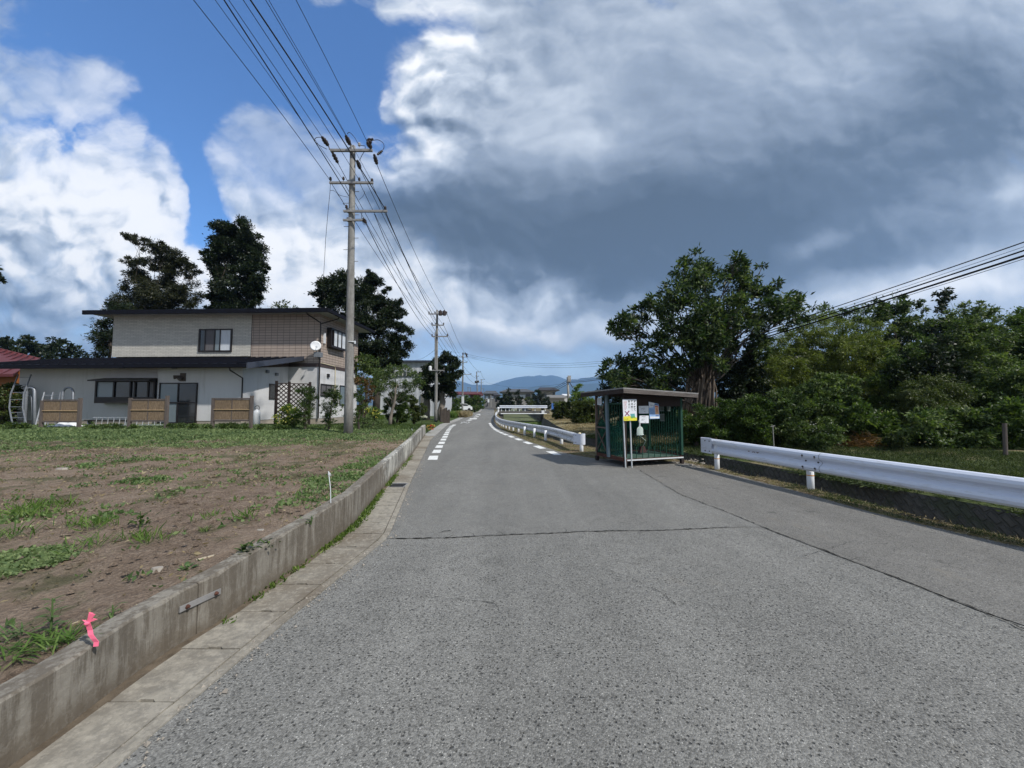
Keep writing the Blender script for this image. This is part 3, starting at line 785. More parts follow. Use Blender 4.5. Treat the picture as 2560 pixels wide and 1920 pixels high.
# kerb strip and gutter along the far left side
def strip(name, f0, f1, ys, z, mat, drop=0.12):
    rows = [[(f0(y), y, z - drop), (f0(y), y, z), (f1(y), y, z), (f1(y), y, z - drop)] for y in ys]
    return loft(name, rows, mat)
struct(strip('kerb_strip', lambda y: edgeL(y) - .62, lambda y: edgeL(y) - .02, yrange((19.8, 60, 1.2), (60, 200, 8)), .014, MT['kerb']))
struct(strip('gutter_channel', lambda y: wall_x(y) - .02, lambda y: edgeL(y) - .012, yrange((7.75, 19.8, .6)), .005, MT['gutter']))
# mortar seam between lids and asphalt, near-black strip under the lids standing in for slot shade
struct(strip('slot_shade_strip', lambda y: wall_x(y) - .03, lambda y: edgeL(y) - .001, yrange((-4, 7.75, .25)), -.012, MT['crack'], .05))
struct(strip('gutter_seam', lambda y: edgeL(y) - .075, lambda y: edgeL(y) - .004, yrange((-4, 7.75, .25)), .006, MT['gutter'], .05))
struct(strip('gutter_dirt', lambda y: wall_x(y) - .01, lambda y: wall_x(y) + .05 + .02 * vn(y * 6, 2.2), yrange((-4, 7.7, .06)), .007, MT['dirt'], .05))
# gutter lids: every slab its own object
def lid_mesh(y0, y1):
    g = .004
    wl = lambda y: wall_x(y) + .055; wr = lambda y: edgeL(y) - .085
    a0, b0, a1, b1 = wl(y0 + g), wr(y0 + g), wl(y1 - g), wr(y1 - g)
    n0 = a0 + (b0 - a0) * .42; n1 = a0 + (b0 - a0) * .70; h = .016
    poly = [(a0, y0 + g), (n0, y0 + g), (n0 + .006, y0 + g + h), (n1 - .02, y0 + g + h), (n1, y0 + g), (b0, y0 + g), (b1, y1 - g), (a1, y1 - g)]
    mb = MB(); mb.prism([(x, y, -.09) for x, y in poly], (0, 0, .098 + random.uniform(-.002, .003))); return mb
yy = -.2 + .105; k = 0
names_lid = ['nearest to the photographer', 'before the frame corner', 'second from the bottom corner', 'third from the bottom corner', 'below the bolted steel plate',
             'just past the bolted steel plate', 'with a damp left half', 'with pale worn front edge', 'beside the streaky wall stretch', 'before the kerb bend', 'at the kerb bend', 'just past the kerb bend']
while yy < 7.15:
    o = lid_mesh(yy, yy + .437).build('gutter_lid', MT['gutter'])
    d = yy
    tag(o, f"slotted concrete gutter lid below the low wall, {names_lid[k - 3]}" if 3 <= k < 15 else f"slotted concrete gutter lid {int(round((7.15 - yy) / .437)) + 1} lids before the steel grate" if k >= 15 else 'slotted concrete gutter lid at the bottom left corner of the picture',
        'gutter lid', 'concrete gutter lids in a row beside the low wall')
    yy += .437; k += 1
# steel grate
gr = thing('drain_grate', 'steel grate across the concrete gutter beside the low wall', 'drain grate', (wall_x(7.4), 7.4, 0))
mb = MB(); a, b = wall_x(7.4) + .06, edgeL(7.4) - .09
y0, y1 = yy + .02, 7.72
mb.box(a, b, y0, y0 + .02, -.03, .008); mb.box(a, b, y1 - .02, y1, -.03, .008)
mb.box(a, a + .02, y0 + .02, y1 - .02, -.03, .008); mb.box(b - .02, b, y0 + .02, y1 - .02, -.03, .008); mb.build('frame', MT['galv'], gr)
mb = MB(); n = 12
for i in range(n):
    x = a + .03 + (b - a - .06) * i / (n - 1); mb.box(x - .006, x + .006, y0 + .021, y1 - .021, -.02, .005)
mb.build('bars', MT['dark_metal'], gr)

# low concrete retaining wall
rw = thing('retaining_wall', 'low streaky concrete retaining wall along the bare lot', 'wall', (wall_x(5), 5, 0))
def wall_piece(ya, yb):
    rows = []
    n = max(2, int((yb - ya) / .07)); ysl = [ya + (yb - ya) * i / n for i in range(n + 1)]
    V = []; F = []
    for y in ysl:
        x = wall_x(y); t = wtop(y) + .005 * (vn(y * 9, 1.1) - .5); ch = .012 + (random.uniform(.004, .016) if random.random() < .10 else 0)
        V += [(x, y, -.12), (x, y, t - ch), (x - ch, y, t), (x - .125, y, t), (x - .135, y, t - .01), (x - .135, y, -.12)]
    m = len(ysl)
    for i in range(m - 1):
        for j in range(5): F.append((i * 6 + j, i * 6 + j + 1, i * 6 + 6 + j + 1, i * 6 + 6 + j))
    F.append([0, 1, 2, 3, 4, 5][::-1]); F.append([(m - 1) * 6 + j for j in range(6)])
    return V, F
joints = [-4, .55, 2.68, 4.75, 7.0, 8.6, 10.2, 11.8, 13.4, 15.0, 16.6, 18.2, 19.6]
for a, b in zip(joints[:-1], joints[1:]):
    mb = MB(); mb.add(*wall_piece(a + .004, b - .004)); mb.build('wall_segment', MT['wall_conc'], rw)
mb = MB(); x = wall_x(2.62)
pa = Vector((wall_x(2.555) + .010, 2.555, .232)); pb = Vector((wall_x(2.83) + .010, 2.83, .222))
mb.bar(pa, pb, .010, .036, up=(0, 0, 1)); pl = mb.build('joint_plate', MT['galv'], rw, label='bolted steel plate over the wall joint')
for t in (.16, .86):
    c = pa.lerp(pb, t); mb = MB(Matrix.Translation(c + Vector((.005, 0, 0))) @ Matrix.Rotation(math.pi / 2, 4, 'Y'))
    mb.lathe((0, 0, 0), [(.014, 0), (.014, .005), (.010, .009), (.009, .016), (.005, .018)], 10)
    sub(pl, 'bolt', mb, MT['rust'])
# ribbon stake, white marker stake
rb = thing('ribbon_stake', 'bright pink ribbon tied upright at the near end of the low wall', 'marker ribbon', P(238, 1617, wtop(2.1)) )
o = Vector(rb.location); mb = MB()
top = Q(218, 1558, o.y); V = []
for i in range(7):
    t = i / 6; p = o.lerp(top, t) + Vector((.006 * math.sin(t * 7), .004 * math.sin(t * 11), 0)); V += [p - Vector((.011, 0, 0)), p + Vector((.011, .004, 0)), p + Vector((.010, .007, 0)), p - Vector((.011, -.004, 0))]
F = []
for i in range(6):
    for j in range(4): F.append((i * 4 + j, i * 4 + (j + 1) % 4, i * 4 + 4 + (j + 1) % 4, i * 4 + 4 + j))
mb.add(V, F); mb.build('ribbon', MT['pink'], rb)
mb = MB()
for dx, dz, w in ((.024, .045, .016), (-.02, .012, .012), (.028, .016, .014), (.012, .05, .012)):
    e = top + Vector((dx, random.uniform(-.01, .01), dz)); d = Vector((w / 2, 0.004, -w / 3)); mb.prism([top - Vector((.004, 0, 0)), top + Vector((.004, 0, 0)), e + d, e - d], (0, .003, 0))
mb.lathe(tuple(top), [(.004, -.008), (.012, -.003), (.012, .004), (.004, .009)], 8)
mb.build('knot', MT['pink'], rb)
def stake(px, py, top_px, z, label, flag=True):
    b = P(px, py, z); t = Q(top_px[0], top_px[1], b.y)
    r = thing('marker_stake', label, 'marker stake', b)
    mb = MB(); mb.tube([b, b.lerp(t, .5) + Vector((.01, 0, 0)), t], .005, 6); mb.build('rod', MT['white_pipe'], r)
    if flag:
        mb = MB(); mb.prism([t, t + Vector((.03, 0, -.035)), t + Vector((.028, .01, -.06)), t + Vector((-.006, .0, -.04))], (.0, .003, 0)); mb.build('flag', MT['white_thing'], r)
    return r
stake(827, 1264, (821, 1178), wtop(5.2) - .05, 'thin white stake with a tiny flag standing in soil by the low wall')
stake(1031, 1078, (1029, 1071), .5, 'short white stake near the far end of the low wall')

# canal
yc = yrange((-5, 20, .6), (20, 70, 2), (70, 300, 20))
BED = -1.55
struct(loft('verge_ground', [[(edgeR(y) - .02, y, .002), (edgeR(y) + (E3(y) - edgeR(y)) * .5, y, .03), (E3(y), y, -.01)] for y in yc], MT['verge'], smooth=True))
struct(loft('canal_near_bank', [[(E3(y), y, -.01), (E3(y) + .35, y, BED)] for y in yc], MT['canal']))
struct(loft('canal_bed', [[(E3(y) + .35, y, BED), (E4(y) - .45, y, BED + .03)] for y in yc], MT['canal_bed']))
cw = loft('canal_wall', [[(E4(y) - .45, y, BED + .03), (E4(y), y, -.03)] for y in yc], MT['masonry'])
tag(cw, 'dark stone block canal wall below the grassy right bank', 'canal wall')
usr = [0, .25, .6, 1, 1.5, 2.1, 2.8, 3.6, 4.6, 6, 8, 11, 15, 20, 30, 50, 100, 400, 3000]
rows = [[(E4(y) + u, y, hR(E4(y) + u, y) - (.03 if u == 0 else 0) + (.05 * (vn((E4(y) + u) * 2, y * 2) - .5) if 0 < u < 20 else 0)) for u in usr] for y in yrange((-5, 30, .35), (30, 300, 6))]
struct(loft('bank_ground', rows, MT['bank'], smooth=True))
mesh = MB(); mesh.add([(-9400, 299.5, -.02), (9400, 299.5, -.02), (9400, 11400, 3), (-9400, 11400, 3)], [(0, 1, 2, 3)]); struct(mesh.build('far_ground', MT['farfield']))
mesh = MB(); mesh.add([(-3000, -4.6, -.02), (3000, -4.6, -.02), (3000, -40, -.02), (-3000, -40, -.02)], [(3, 2, 1, 0)]); struct(mesh.build('ground_behind', MT['asphalt']))

# ------------------------------------------------------------------ painted markings
mb = MB()
def dash(c0, c1, c2, c3, z=.0105):
    pts = [P(*c) for c in (c0, c1, c2, c3)]
    mb.add([(p.x, p.y, z) for p in pts], [(0, 1, 2, 3)])
cr = lambda x, y: (860 + x / 5.53, 860 + y / 5.53)
L = [((1155, 1605), (1290, 1605), (1305, 1548), (1183, 1550)), ((1212, 1512), (1330, 1510), (1347, 1466), (1243, 1466)), ((1256, 1440), (1358, 1440), (1373, 1404), (1282, 1404)),
     ((1297, 1384), (1385, 1384), (1399, 1354), (1320, 1354)), ((1328, 1337), (1407, 1337), (1419, 1311), (1348, 1311)), ((1352, 1298), (1425, 1298), (1437, 1274), (1370, 1274)),
     ((1371, 1264), (1440, 1264), (1449, 1243), (1386, 1243)), ((1389, 1237), (1451, 1236), (1460, 1219), (1402, 1219)), ((1403, 1211), (1463, 1211), (1472, 1197), (1415, 1197)),
     ((1414, 1190), (1475, 1190), (1484, 1178), (1430, 1178)), ((1430, 1172), (1485, 1172), (1494, 1162), (1443, 1162)), ((1445, 1155), (1500, 1155), (1510, 1145), (1460, 1145)),
     ((1462, 1140), (1518, 1140), (1530, 1131), (1478, 1131)), ((1488, 1128), (1540, 1128), (1553, 1117), (1505, 1117))]
for q in L: dash(*[cr(*p) for p in q])
cr4 = lambda x, y: (1100 + x / 5.53, 900 + y / 5.53)
L = [((1578, 1318), (1685, 1318), (1575, 1266), (1462, 1268)), ((1380, 1231), (1468, 1226), (1367, 1187), (1282, 1193)), ((1218, 1167), (1292, 1162), (1205, 1131), (1140, 1136)),
     ((1088, 1115), (1154, 1111), (1080, 1086), (1018, 1091)), ((981, 1075), (1042, 1072), (982, 1049), (930, 1051)), ((900, 1042), (955, 1040), (905, 1021), (854, 1023)),
     ((843, 1018), (893, 1016), (850, 998), (803, 1000)), ((795, 993), (840, 991), (805, 976), (760, 977)), ((760, 973), (803, 971), (772, 957), (730, 958)),
     ((738, 953), (775, 951), (752, 939), (712, 940)), ((715, 936), (755, 934), (735, 923), (698, 924)), ((700, 919), (740, 917), (722, 906), (684, 907)),
     ((690, 903), (727, 901), (716, 891), (676, 892)), ((680, 888), (712, 886), (705, 873), (668, 874))]
for q in L: dash(*[cr4(*p) for p in q])
struct(mb.build('edge_dashes', MT['white_paint']))
def text_geo(s, size=1.0, bold=0.0):
    c = bpy.data.curves.new('glyph', 'FONT'); c.body = s; c.size = size; c.offset = bold; c.align_x = 'CENTER'
    o = bpy.data.objects.new('glyph', c); COL.objects.link(o)
    dg = bpy.context.evaluated_depsgraph_get(); me = bpy.data.meshes.new_from_object(o.evaluated_get(dg))
    V = [v.co.copy() for v in me.vertices]; F = [list(p.vertices) for p in me.polygons]
    bpy.data.objects.remove(o); bpy.data.curves.remove(c); bpy.data.meshes.remove(me)
    return V, F
def glyph_box(s, size=1.0, bold=0.0):
    V, F = text_geo(s, size, bold)
    if not V: return V, F
    x0 = min(v.x for v in V); x1 = max(v.x for v in V); y0 = min(v.y for v in V); y1 = max(v.y for v in V)
    return [((v.x - x0) / max(x1 - x0, 1e-6), (v.y - y0) / max(y1 - y0, 1e-6)) for v in V], F
mb = MB()
gp = lambda x, y: (1120 + x / 15.8, 1000 + y / 15.8)
for ch, q in (('ス', ((1040, 622), (1300, 606), (1315, 552), (1100, 556))), ('ク', ((975, 706), (1160, 700), (1262, 640), (1030, 642))), ('ー', ((850, 768), (1120, 764), (1160, 724), (860, 726))),
              ('ル', ((680, 845), (900, 836), (1045, 780), (760, 778))), ('ゾーン', ((455, 938), (820, 930), (905, 852), (560, 856)))):
    a, b, c, d = [P(*gp(*p)) for p in q]
    V, F = glyph_box(ch, 1, .035)
    mb.add([(lambda w: (w.x, w.y, .0115))((a.lerp(b, s)).lerp(d.lerp(c, s), t)) for s, t in V], F)
struct(mb.build('road_lettering', MT['white_paint']))
mb = MB(); a, b = P(1180, 1030.6), P(1236, 1030.6); mb.add([(a.x, a.y, .0105), (b.x, b.y, .0105), (b.x, b.y + 3.5, .0105), (a.x, a.y + 3.5, .0105)], [(0, 1, 2, 3)]); struct(mb.build('concrete_joint', MT['kerb']))

# ------------------------------------------------------------------ mountains
def ridge(name, pts, Y, depth, label=None):
    """skyline points in photograph pixels at distance Y"""
    sk = [Q(px, py, Y) for px, py in pts]
    xs = [p.x for p in sk]; zs = [p.z for p in sk]
    X = np.linspace(min(xs), max(xs), 700); rows = []
    for k, t in enumerate(np.linspace(0, 1, 9)):
        row = []
        for x in X:
            z = float(np.interp(x, xs, zs)) * (1 + .025 * (vn(x / 130, 3.3) - .5))
            f = 1 - abs(t - .5) * 2
            wob = (vn(x / (depth * .10) + 7 * t, t * 6) - .5) * z * .35 * (1 if 0 < t < .5 else 0) if f < 1 else 0
            row.append((x, Y + (t - .5) * depth, max(-1, z * f ** 1.25 + wob * f) - 1))
        rows.append(row)
    return struct(loft(name, rows, MT['mount'], smooth=True))
ridge('mountain_range', [(-900, 930), (-500, 945), (-100, 950), (300, 940), (700, 950), (950, 948), (1080, 955), (1132, 951), (1150, 952), (1181, 962), (1226, 962), (1257, 952), (1290, 943.4), (1322, 940), (1333, 941.5), (1349.5, 937.6), (1360, 941), (1378.5, 938),
                         (1396.6, 941.6), (1416.5, 948.8), (1445, 949), (1452, 945), (1500, 943), (1560, 940), (1700, 948), (1900, 940), (2200, 948), (2600, 940), (3200, 950)], 9000, 3000)
ridge('foothill_range', [(-700, 985), (-200, 975), (300, 985), (700, 978), (1000, 985), (1100, 975), (1140, 976), (1180, 982), (1230, 976), (1262, 984), (1300, 980), (1317, 971), (1362, 962), (1380, 966), (1400, 965), (1440, 963),
                         (1470, 960), (1520, 955), (1650, 965), (1900, 960), (2300, 970), (2700, 960), (3300, 970)], 5600, 1800)

# ================================================================== HOUSE
HZ = 0.62
HA = -R(2.4)
HF = Frame(-11.02, 21.9, HZ, HA)
house = thing('house', 'two-storey house with navy metal roofs, white lower walls and tiled upper storey', 'house', (-11.02, 21.9, HZ), HA)
def hb(name, mb, mat, label=None, smooth=False):
    return mb.build(name, MT[mat], house, world=False, label=label, smooth=smooth)
def subl(o, name, mb, mat):
    c = mesh_obj(name, [tuple(v) for v in mb.V], mb.F, MT[mat], o.parent, False); c.parent = o; return c
ux0 = HF.front(282, 840, 0)[0]; uz1 = HF.front(700, 786, 0)[1]
uzt = HF.front(629, 840, 0)[0]
zb = HF.front(750, 917, 0)[1]; zb2 = HF.front(750, 908, 0)[1]
DEP = HF.side(894, 900, 0)[0]
PL = -3.55; PL1 = -3.2                   # planes of the single-storey wing
wx1 = HF.front(605, 980, PL)[0]; wx0 = HF.front(393, 980, PL)[0]; wxl = HF.front(46, 980, PL1)[0]
zlow = HF.front(282, 890, 0)[1] - .05
# upper walls
mb = MB(); mb.box(ux0, uzt - .01, 0, .15, zlow, uz1); mb.box(ux0, ux0 + .15, .151, DEP, zlow, uz1); hb('upper_wall', mb, 'siding', 'grey split-face siding')
mb = MB(); mb.box(uzt + .01, -.001, 0, .15, zb2, uz1); mb.box(-.15, 0, .151, DEP, zb2, uz1); mb.box(ux0 + .15, -.16, DEP - .15, DEP, zb2, uz1); hb('upper_wall', mb, 'tile', 'pinkish tile cladding')
mb = MB(); mb.box(uzt - .012, uzt + .012, -.012, .1, zlow, uz1 - .002); hb('joint_strip', mb, 'brown_trim')
mb = MB(); mb.box(wx1 - .3, .02, -.025, .14, zb, zb2 - .002); mb.box(-.14, .022, .141, DEP, zb, zb2 - .002); hb('band', mb, 'brown_trim')
# lower walls
mb = MB(); mb.box(wx1 - .4, 0, 0.01, .15, .18, zb - .002); mb.box(-.15, 0, .151, DEP, .18, zb - .002); mb.box(-3, -.151, DEP - .15, DEP - .01, .18, zb - .002)
hb('lower_wall', mb, 'stucco')
eave_z = HF.front(600, 909, PL - .75)[1]
ridge_z = HF.front(744, 893, 0)[1]
def zr(y): return eave_z + (ridge_z - eave_z) * (y - (PL - .75)) / (0 - (PL - .75))
mb = MB()
mb.prism([(wx0, PL, .18), (wx1, PL, .18), (wx1, PL, zr(PL) - .16), (wx0, PL, zr(PL) - .16)], (0, .15, 0))
mb.add([(wx1, PL + .151, .18), (wx1, .0, .18), (wx1, 0, zr(0) - .17), (wx1, PL + .151, zr(PL + .15) - .17), (wx1 - .15, PL + .151, .18), (wx1 - .15, 0, .18), (wx1 - .15, 0, zr(0) - .17), (wx1 - .15, PL + .151, zr(PL + .15) - .17)],
       [(0, 1, 2, 3), (7, 6, 5, 4), (0, 3, 7, 4), (1, 5, 6, 2), (3, 2, 6, 7), (0, 4, 5, 1)])
mb.box(wxl, wx0 - .001, PL1, PL1 + .15, .18, zr(PL1) - .16); mb.box(wxl, wxl + .15, PL1 + .151, 3, .18, zr(PL1) - .16); mb.box(wx0, wx0 + .12, PL + .151, PL1 - .001, .18, zr(PL) - .16)
hb('lower_wall', mb, 'stucco')
mb = MB(); mb.box(wx0 - .02, wx1 + .0, PL + .02, PL + .13, -.3, .18); mb.box(wxl + .02, wx0 - .02, PL1 + .02, PL1 + .13, -.3, .18); mb.box(wx1 - .13, wx1 - .02, PL + .131, 0, -.3, .18); mb.box(wx1 - .02, -.02, .03, .13, -.3, .18); mb.box(-.13, -.02, .131, DEP, -.3, .18); hb('plinth', mb, 'plinth')
zbw = lambda y: zr(y) - .20
mb = MB(); mb.hexa([(wx1 + .002, PL + .3, zbw(PL + .3) - .10), (wx1 + .03, PL + .3, zbw(PL + .3) - .10), (wx1 + .03, -.03, zb), (wx1 + .002, -.03, zb)], [(wx1 + .002, PL + .3, zbw(PL + .3)), (wx1 + .03, PL + .3, zbw(PL + .3)), (wx1 + .03, -.03, zb2), (wx1 + .002, -.03, zb2)]); hb('band', mb, 'brown_trim')
# upper roof, low hip
ov = .75; zt = HF.front(640, 771, -ov)[1]; zs = zt - .17
def roof_slab(mb, x0, x1, y0, y1, z0, z1, hz, inset):
    b = [(x0, y0, z0), (x1, y0, z0), (x1, y1, z0), (x0, y1, z0)]; t = [(x0, y0, z1), (x1, y0, z1), (x1, y1, z1), (x0, y1, z1)]
    k = [(x0 + inset, (y0 + y1) / 2, z1 + hz), (x1 - inset, (y0 + y1) / 2, z1 + hz)]
    mb.add(b + t + k, [(3, 2, 1, 0), (0, 1, 5, 4), (1, 2, 6, 5), (2, 3, 7, 6), (3, 0, 4, 7), (4, 5, 9, 8), (5, 6, 9), (6, 7, 8, 9), (7, 4, 8)])
mb = MB(); roof_slab(mb, ux0 - .85, ov, -ov, DEP + .85, zs, zt, .55, 3.6); rf = hb('roof', mb, 'navy')
mb = MB(); mb.box(ux0 - .95, ov + .08, -ov - .10, -ov - .002, zs - .09, zt - .02); mb.box(ov + .002, ov + .1, -ov - .09, DEP + .9, zs - .06, zt - .03); subl(rf, 'eaves_gutter', mb, 'navy')
mb = MB(); mb.box(ux0 - .8, ov - .05, -ov + .05, DEP + .8, uz1 + .0, zs - .003); hb('soffit', mb, 'soffit')
for i in range(0): pass
# lower roof, lean-to with standing seams
lx0, lx1 = wxl - 1.3, HF.front(621, 903, PL - .75)[0]
ye = PL - .75
mb = MB(); th = .12
mb.hexa([(lx0, ye, zr(ye) - th), (lx1, ye, zr(ye) - th), (lx1, -.002, zr(0) - th), (lx0, -.002, zr(0) - th)], [(lx0, ye, zr(ye)), (lx1, ye, zr(ye)), (lx1, -.002, zr(0)), (lx0, -.002, zr(0))])
mb.box(lx0, ux0 - .01, 0, 3.2, zr(0) - .15, zr(0) - .02)
rf = hb('lower_roof', mb, 'navy')
mb = MB(); x = lx0 + .2
while x < lx1 - .1:
    mb.hexa([(x, ye - .02, zr(ye) + .002), (x + .035, ye - .02, zr(ye) + .002), (x + .035, -.01, zr(0) + .002), (x, -.01, zr(0) + .002)], [(x, ye - .02, zr(ye) + .05), (x + .035, ye - .02, zr(ye) + .05), (x + .035, -.01, zr(0) + .04), (x, -.01, zr(0) + .04)]); x += .455
subl(rf, 'seams', mb, 'navy')
mb = MB(); mb.box(lx0, HF.front(315, 908, ye)[0], ye - .13, ye - .02, zr(ye) - .20, zr(ye) - .03); mb.box(HF.front(316, 908, ye)[0], lx1 - .02, ye - .12, ye - .02, zr(ye) - .17, zr(ye) - .01); subl(rf, 'eaves_gutter', mb, 'navy')
mb = MB(); mb.hexa([(lx1 + .002, ye - .12, zr(ye) - .24), (lx1 + .06, ye - .12, zr(ye) - .24), (lx1 + .06, .0, zr(0) - .20), (lx1 + .002, 0, zr(0) - .20)], [(lx1 + .002, ye - .12, zr(ye) + .03), (lx1 + .06, ye - .12, zr(ye) + .03), (lx1 + .06, .0, zr(0) + .06), (lx1 + .002, 0, zr(0) + .06)]); subl(rf, 'verge_board', mb, 'navy_fascia')
mb = MB(); mb.hexa([(wxl - .9, ye + .03, zr(ye) - .19), (lx1 - .03, ye + .03, zr(ye) - .19), (lx1 - .03, -.01, zr(0) - .16), (wxl - .9, -.01, zr(0) - .16)], [(wxl - .9, ye + .03, zr(ye) - th - .003), (lx1 - .03, ye + .03, zr(ye) - th - .003), (lx1 - .03, -.01, zr(0) - th - .003), (wxl - .9, -.01, zr(0) - th - .003)]); subl(rf, 'soffit', mb, 'wood_dark')
def win_front(px0, py0, px1, py1, ly, panes, fr=.05, depth=.06, name='window'):
    x0, z1 = HF.front(px0, py0, ly); x1, _ = HF.front(px1, py0, ly); z0 = HF.front(px0, py1, ly)[1]
    mb = MB(); y0, y1 = ly - depth, ly + .02
    mb.box(x0, x1, y0, y1, z1 - fr, z1); mb.box(x0, x1, y0, y1, z0, z0 + fr); mb.box(x0, x0 + fr, y0, y1, z0 + fr, z1 - fr); mb.box(x1 - fr, x1, y0, y1, z0 + fr, z1 - fr)
    xs = [x0 + fr + (x1 - x0 - 2 * fr) * t for t in [0] + [p[0] for p in panes]]
    for a in xs[1:-1]: mb.box(a - .03, a + .03, y0 + .005, y1, z0 + fr, z1 - fr)
    w = hb(name, mb, 'frame')
    for (a, b), (t, m) in zip(zip(xs[:-1], xs[1:]), panes):
        m2 = MB(); m2.box(a + .001, b - .001, ly - .028, ly - .018, z0 + fr, z1 - fr); subl(w, 'pane', m2, m)
    return w, (x0, x1, z0, z1)
win_front(499, 822.5, 582, 880, 0, [(.17, 'glass'), (.48, 'curtain_grey'), (.66, 'glass_blue'), (1, 'curtain')], .085)
# small glossy pane face to the curtains omitted: the panes are the curtains seen through the glass
# kitchen bay window with canopy
x0, zt1 = HF.front(238, 951, PL1 - .45); x1 = HF.front(392, 951, PL1 - .45)[0]; z0 = HF.front(238, 1008, PL1 - .45)[1]
x1 = min(x1, wx0 - .03); yb = PL1 - .45
mb = MB(); f = .09
mb.box(x0, x1, yb, PL1 - .001, z0, z0 + .30); mb.box(x0, x1, yb, PL1 - .001, zt1 - .08, zt1)
for a in (x0, x0 + (x1 - x0) * .30, x0 + (x1 - x0) * .575, x0 + (x1 - x0) * .65, x0 + (x1 - x0) * .87, x1 - f): mb.box(a, a + f * .8, yb, yb + .1, z0 + .30, zt1 - .08)
mb.box(x0, x0 + .05, yb + .1, PL1, z0 + .3, zt1 - .08)
w = hb('bay_window', mb, 'frame')
for a, b, m_ in ((.02, .30, 'glass_blue'), (.33, .575, 'glass'), (.6, .65, 'glass'), (.68, .87, 'glass'), (.9, .98, 'curtain_grey')):
    m2 = MB(); m2.box(x0 + (x1 - x0) * a, x0 + (x1 - x0) * b, yb + .05, yb + .06, z0 + .30, zt1 - .08); subl(w, 'pane', m2, m_)
m2 = MB(); ca = HF.front(218, 948, yb - .3)[0]; zc = HF.front(218, 950, yb - .3)[1]
m2.hexa([(ca, yb - .3, zc - .05), (x1, yb - .3, zc - .05), (x1, PL1, zc + .03), (ca, PL1, zc + .03)], [(ca, yb - .3, zc + .01), (x1, yb - .3, zc + .01), (x1, PL1, zc + .15), (ca, PL1, zc + .15)]); subl(w, 'canopy', m2, 'frame')
# sliding door in two tall leaves
dw, (dx0, dx1, dz0, dz1) = win_front(401, 957, 495.5, 1058, PL, [(.5, 'glass_blue'), (1, 'glass')], .05, name='door')
m2 = MB(); xm = (dx0 + dx1) / 2; zm = dz0 + (dz1 - dz0) * .49; m2.box(dx0 + .05, dx1 - .05, PL - .065, PL - .03, zm, zm + .06); subl(dw, 'rail', m2, 'frame')
for a, b, c, d, m_ in ((.62, .95, .70, .96, 'curtain'), (.60, .93, .30, .42, 'blue_thing'), (.58, .9, .06, .28, 'cardboard'), (.7, .95, .05, .2, 'curtain_grey')):
    m2 = MB(); m2.box(xm + (dx1 - xm) * a, xm + (dx1 - xm) * b - .02, PL - .0285, PL - .0282, dz0 + (dz1 - dz0) * c, dz0 + (dz1 - dz0) * d)
# bay window on the side wall, two lower side windows
def side_win(pa, pb, pc, pd, panes, out=.25, name='window', back=None):
    y0, z1 = HF.side(pa, pc[0], 0); y1 = back if back else HF.side(pb, pc[0], 0)[0]; z0 = HF.side(pa, pd, 0)[1]
    return y0, y1, z0, z1
y0, zt2 = HF.side(818, 820, .0); z0s = HF.side(818, 868, .0)[1]; y1 = y0 + 1.9
mb = MB(); o_ = .28
for (ya, yb_) in ((y0, y0 + .06), (y0 + .26, y0 + .34), (y0 + .34 + .44, y0 + .34 + .50), (y0 + 1.28, y0 + 1.34), (y1 - .08, y1)): mb.box(.002, o_, ya, yb_, z0s + .12, zt2 - .06)
mb.box(.002, o_ + .03, y0 - .02, y1 + .02, z0s, z0s + .12); mb.box(.002, o_ + .02, y0 - .02, y1 + .02, zt2 - .06, zt2 + .02)
w = hb('bay_window', mb, 'frame')
m2 = MB(); m2.box(o_ - .06, o_ - .05, y0 + .34, y1 - .08, z0s + .12, zt2 - .06); subl(w, 'pane', m2, 'curtain')
m2 = MB(); m2.box(.02, o_ - .02, y0 + .02, y0 + .03, z0s + .15, zt2 - .09); subl(w, 'pane', m2, 'glass_blue')
for (pa, pt, pb_, ww, mat_) in ((801, 959, 990, 1.75, 'curtain_grey'), (849, 963, 1013, .9, 'glass_blue')):
    ya, z1 = HF.side(pa, pt, 0); z0 = HF.side(pa, pb_, 0)[1]; yb_ = min(ya + ww, DEP - .2)
    mb = MB(); mb.box(.002, .05, ya, yb_, z1 - .06, z1); mb.box(.002, .05, ya, yb_, z0, z0 + .06)
    k = 4 if ww > 1 else 2
    for i in range(k): a = ya + (yb_ - ya - .05) * i / (k - 1); mb.box(.002, .045, a, a + .05, z0 + .06, z1 - .06)
    w = hb('window', mb, 'frame'); m2 = MB(); m2.box(.004, .02, ya + .05, yb_ - .05, z0 + .06, z1 - .06); subl(w, 'pane', m2, mat_)
# small dark window in the wing's side wall
ya, z1 = HF.side(673, 959, wx1); z0 = HF.side(673, 998, wx1)[1]; yb_ = HF.side(690, 959, wx1)[0]
mb = MB(); mb.box(wx1 + .002, wx1 + .04, ya, yb_, z1 - .05, z1); mb.box(wx1 + .002, wx1 + .04, ya, yb_, z0, z0 + .05); mb.box(wx1 + .002, wx1 + .04, ya, ya + .05, z0 + .05, z1 - .05); mb.box(wx1 + .002, wx1 + .04, yb_ - .05, yb_, z0 + .05, z1 - .05)
w = hb('window', mb, 'frame'); m2 = MB(); m2.box(wx1 + .004, wx1 + .015, ya + .05, yb_ - .05, z0 + .05, z1 - .05); subl(w, 'pane', m2, 'glass')
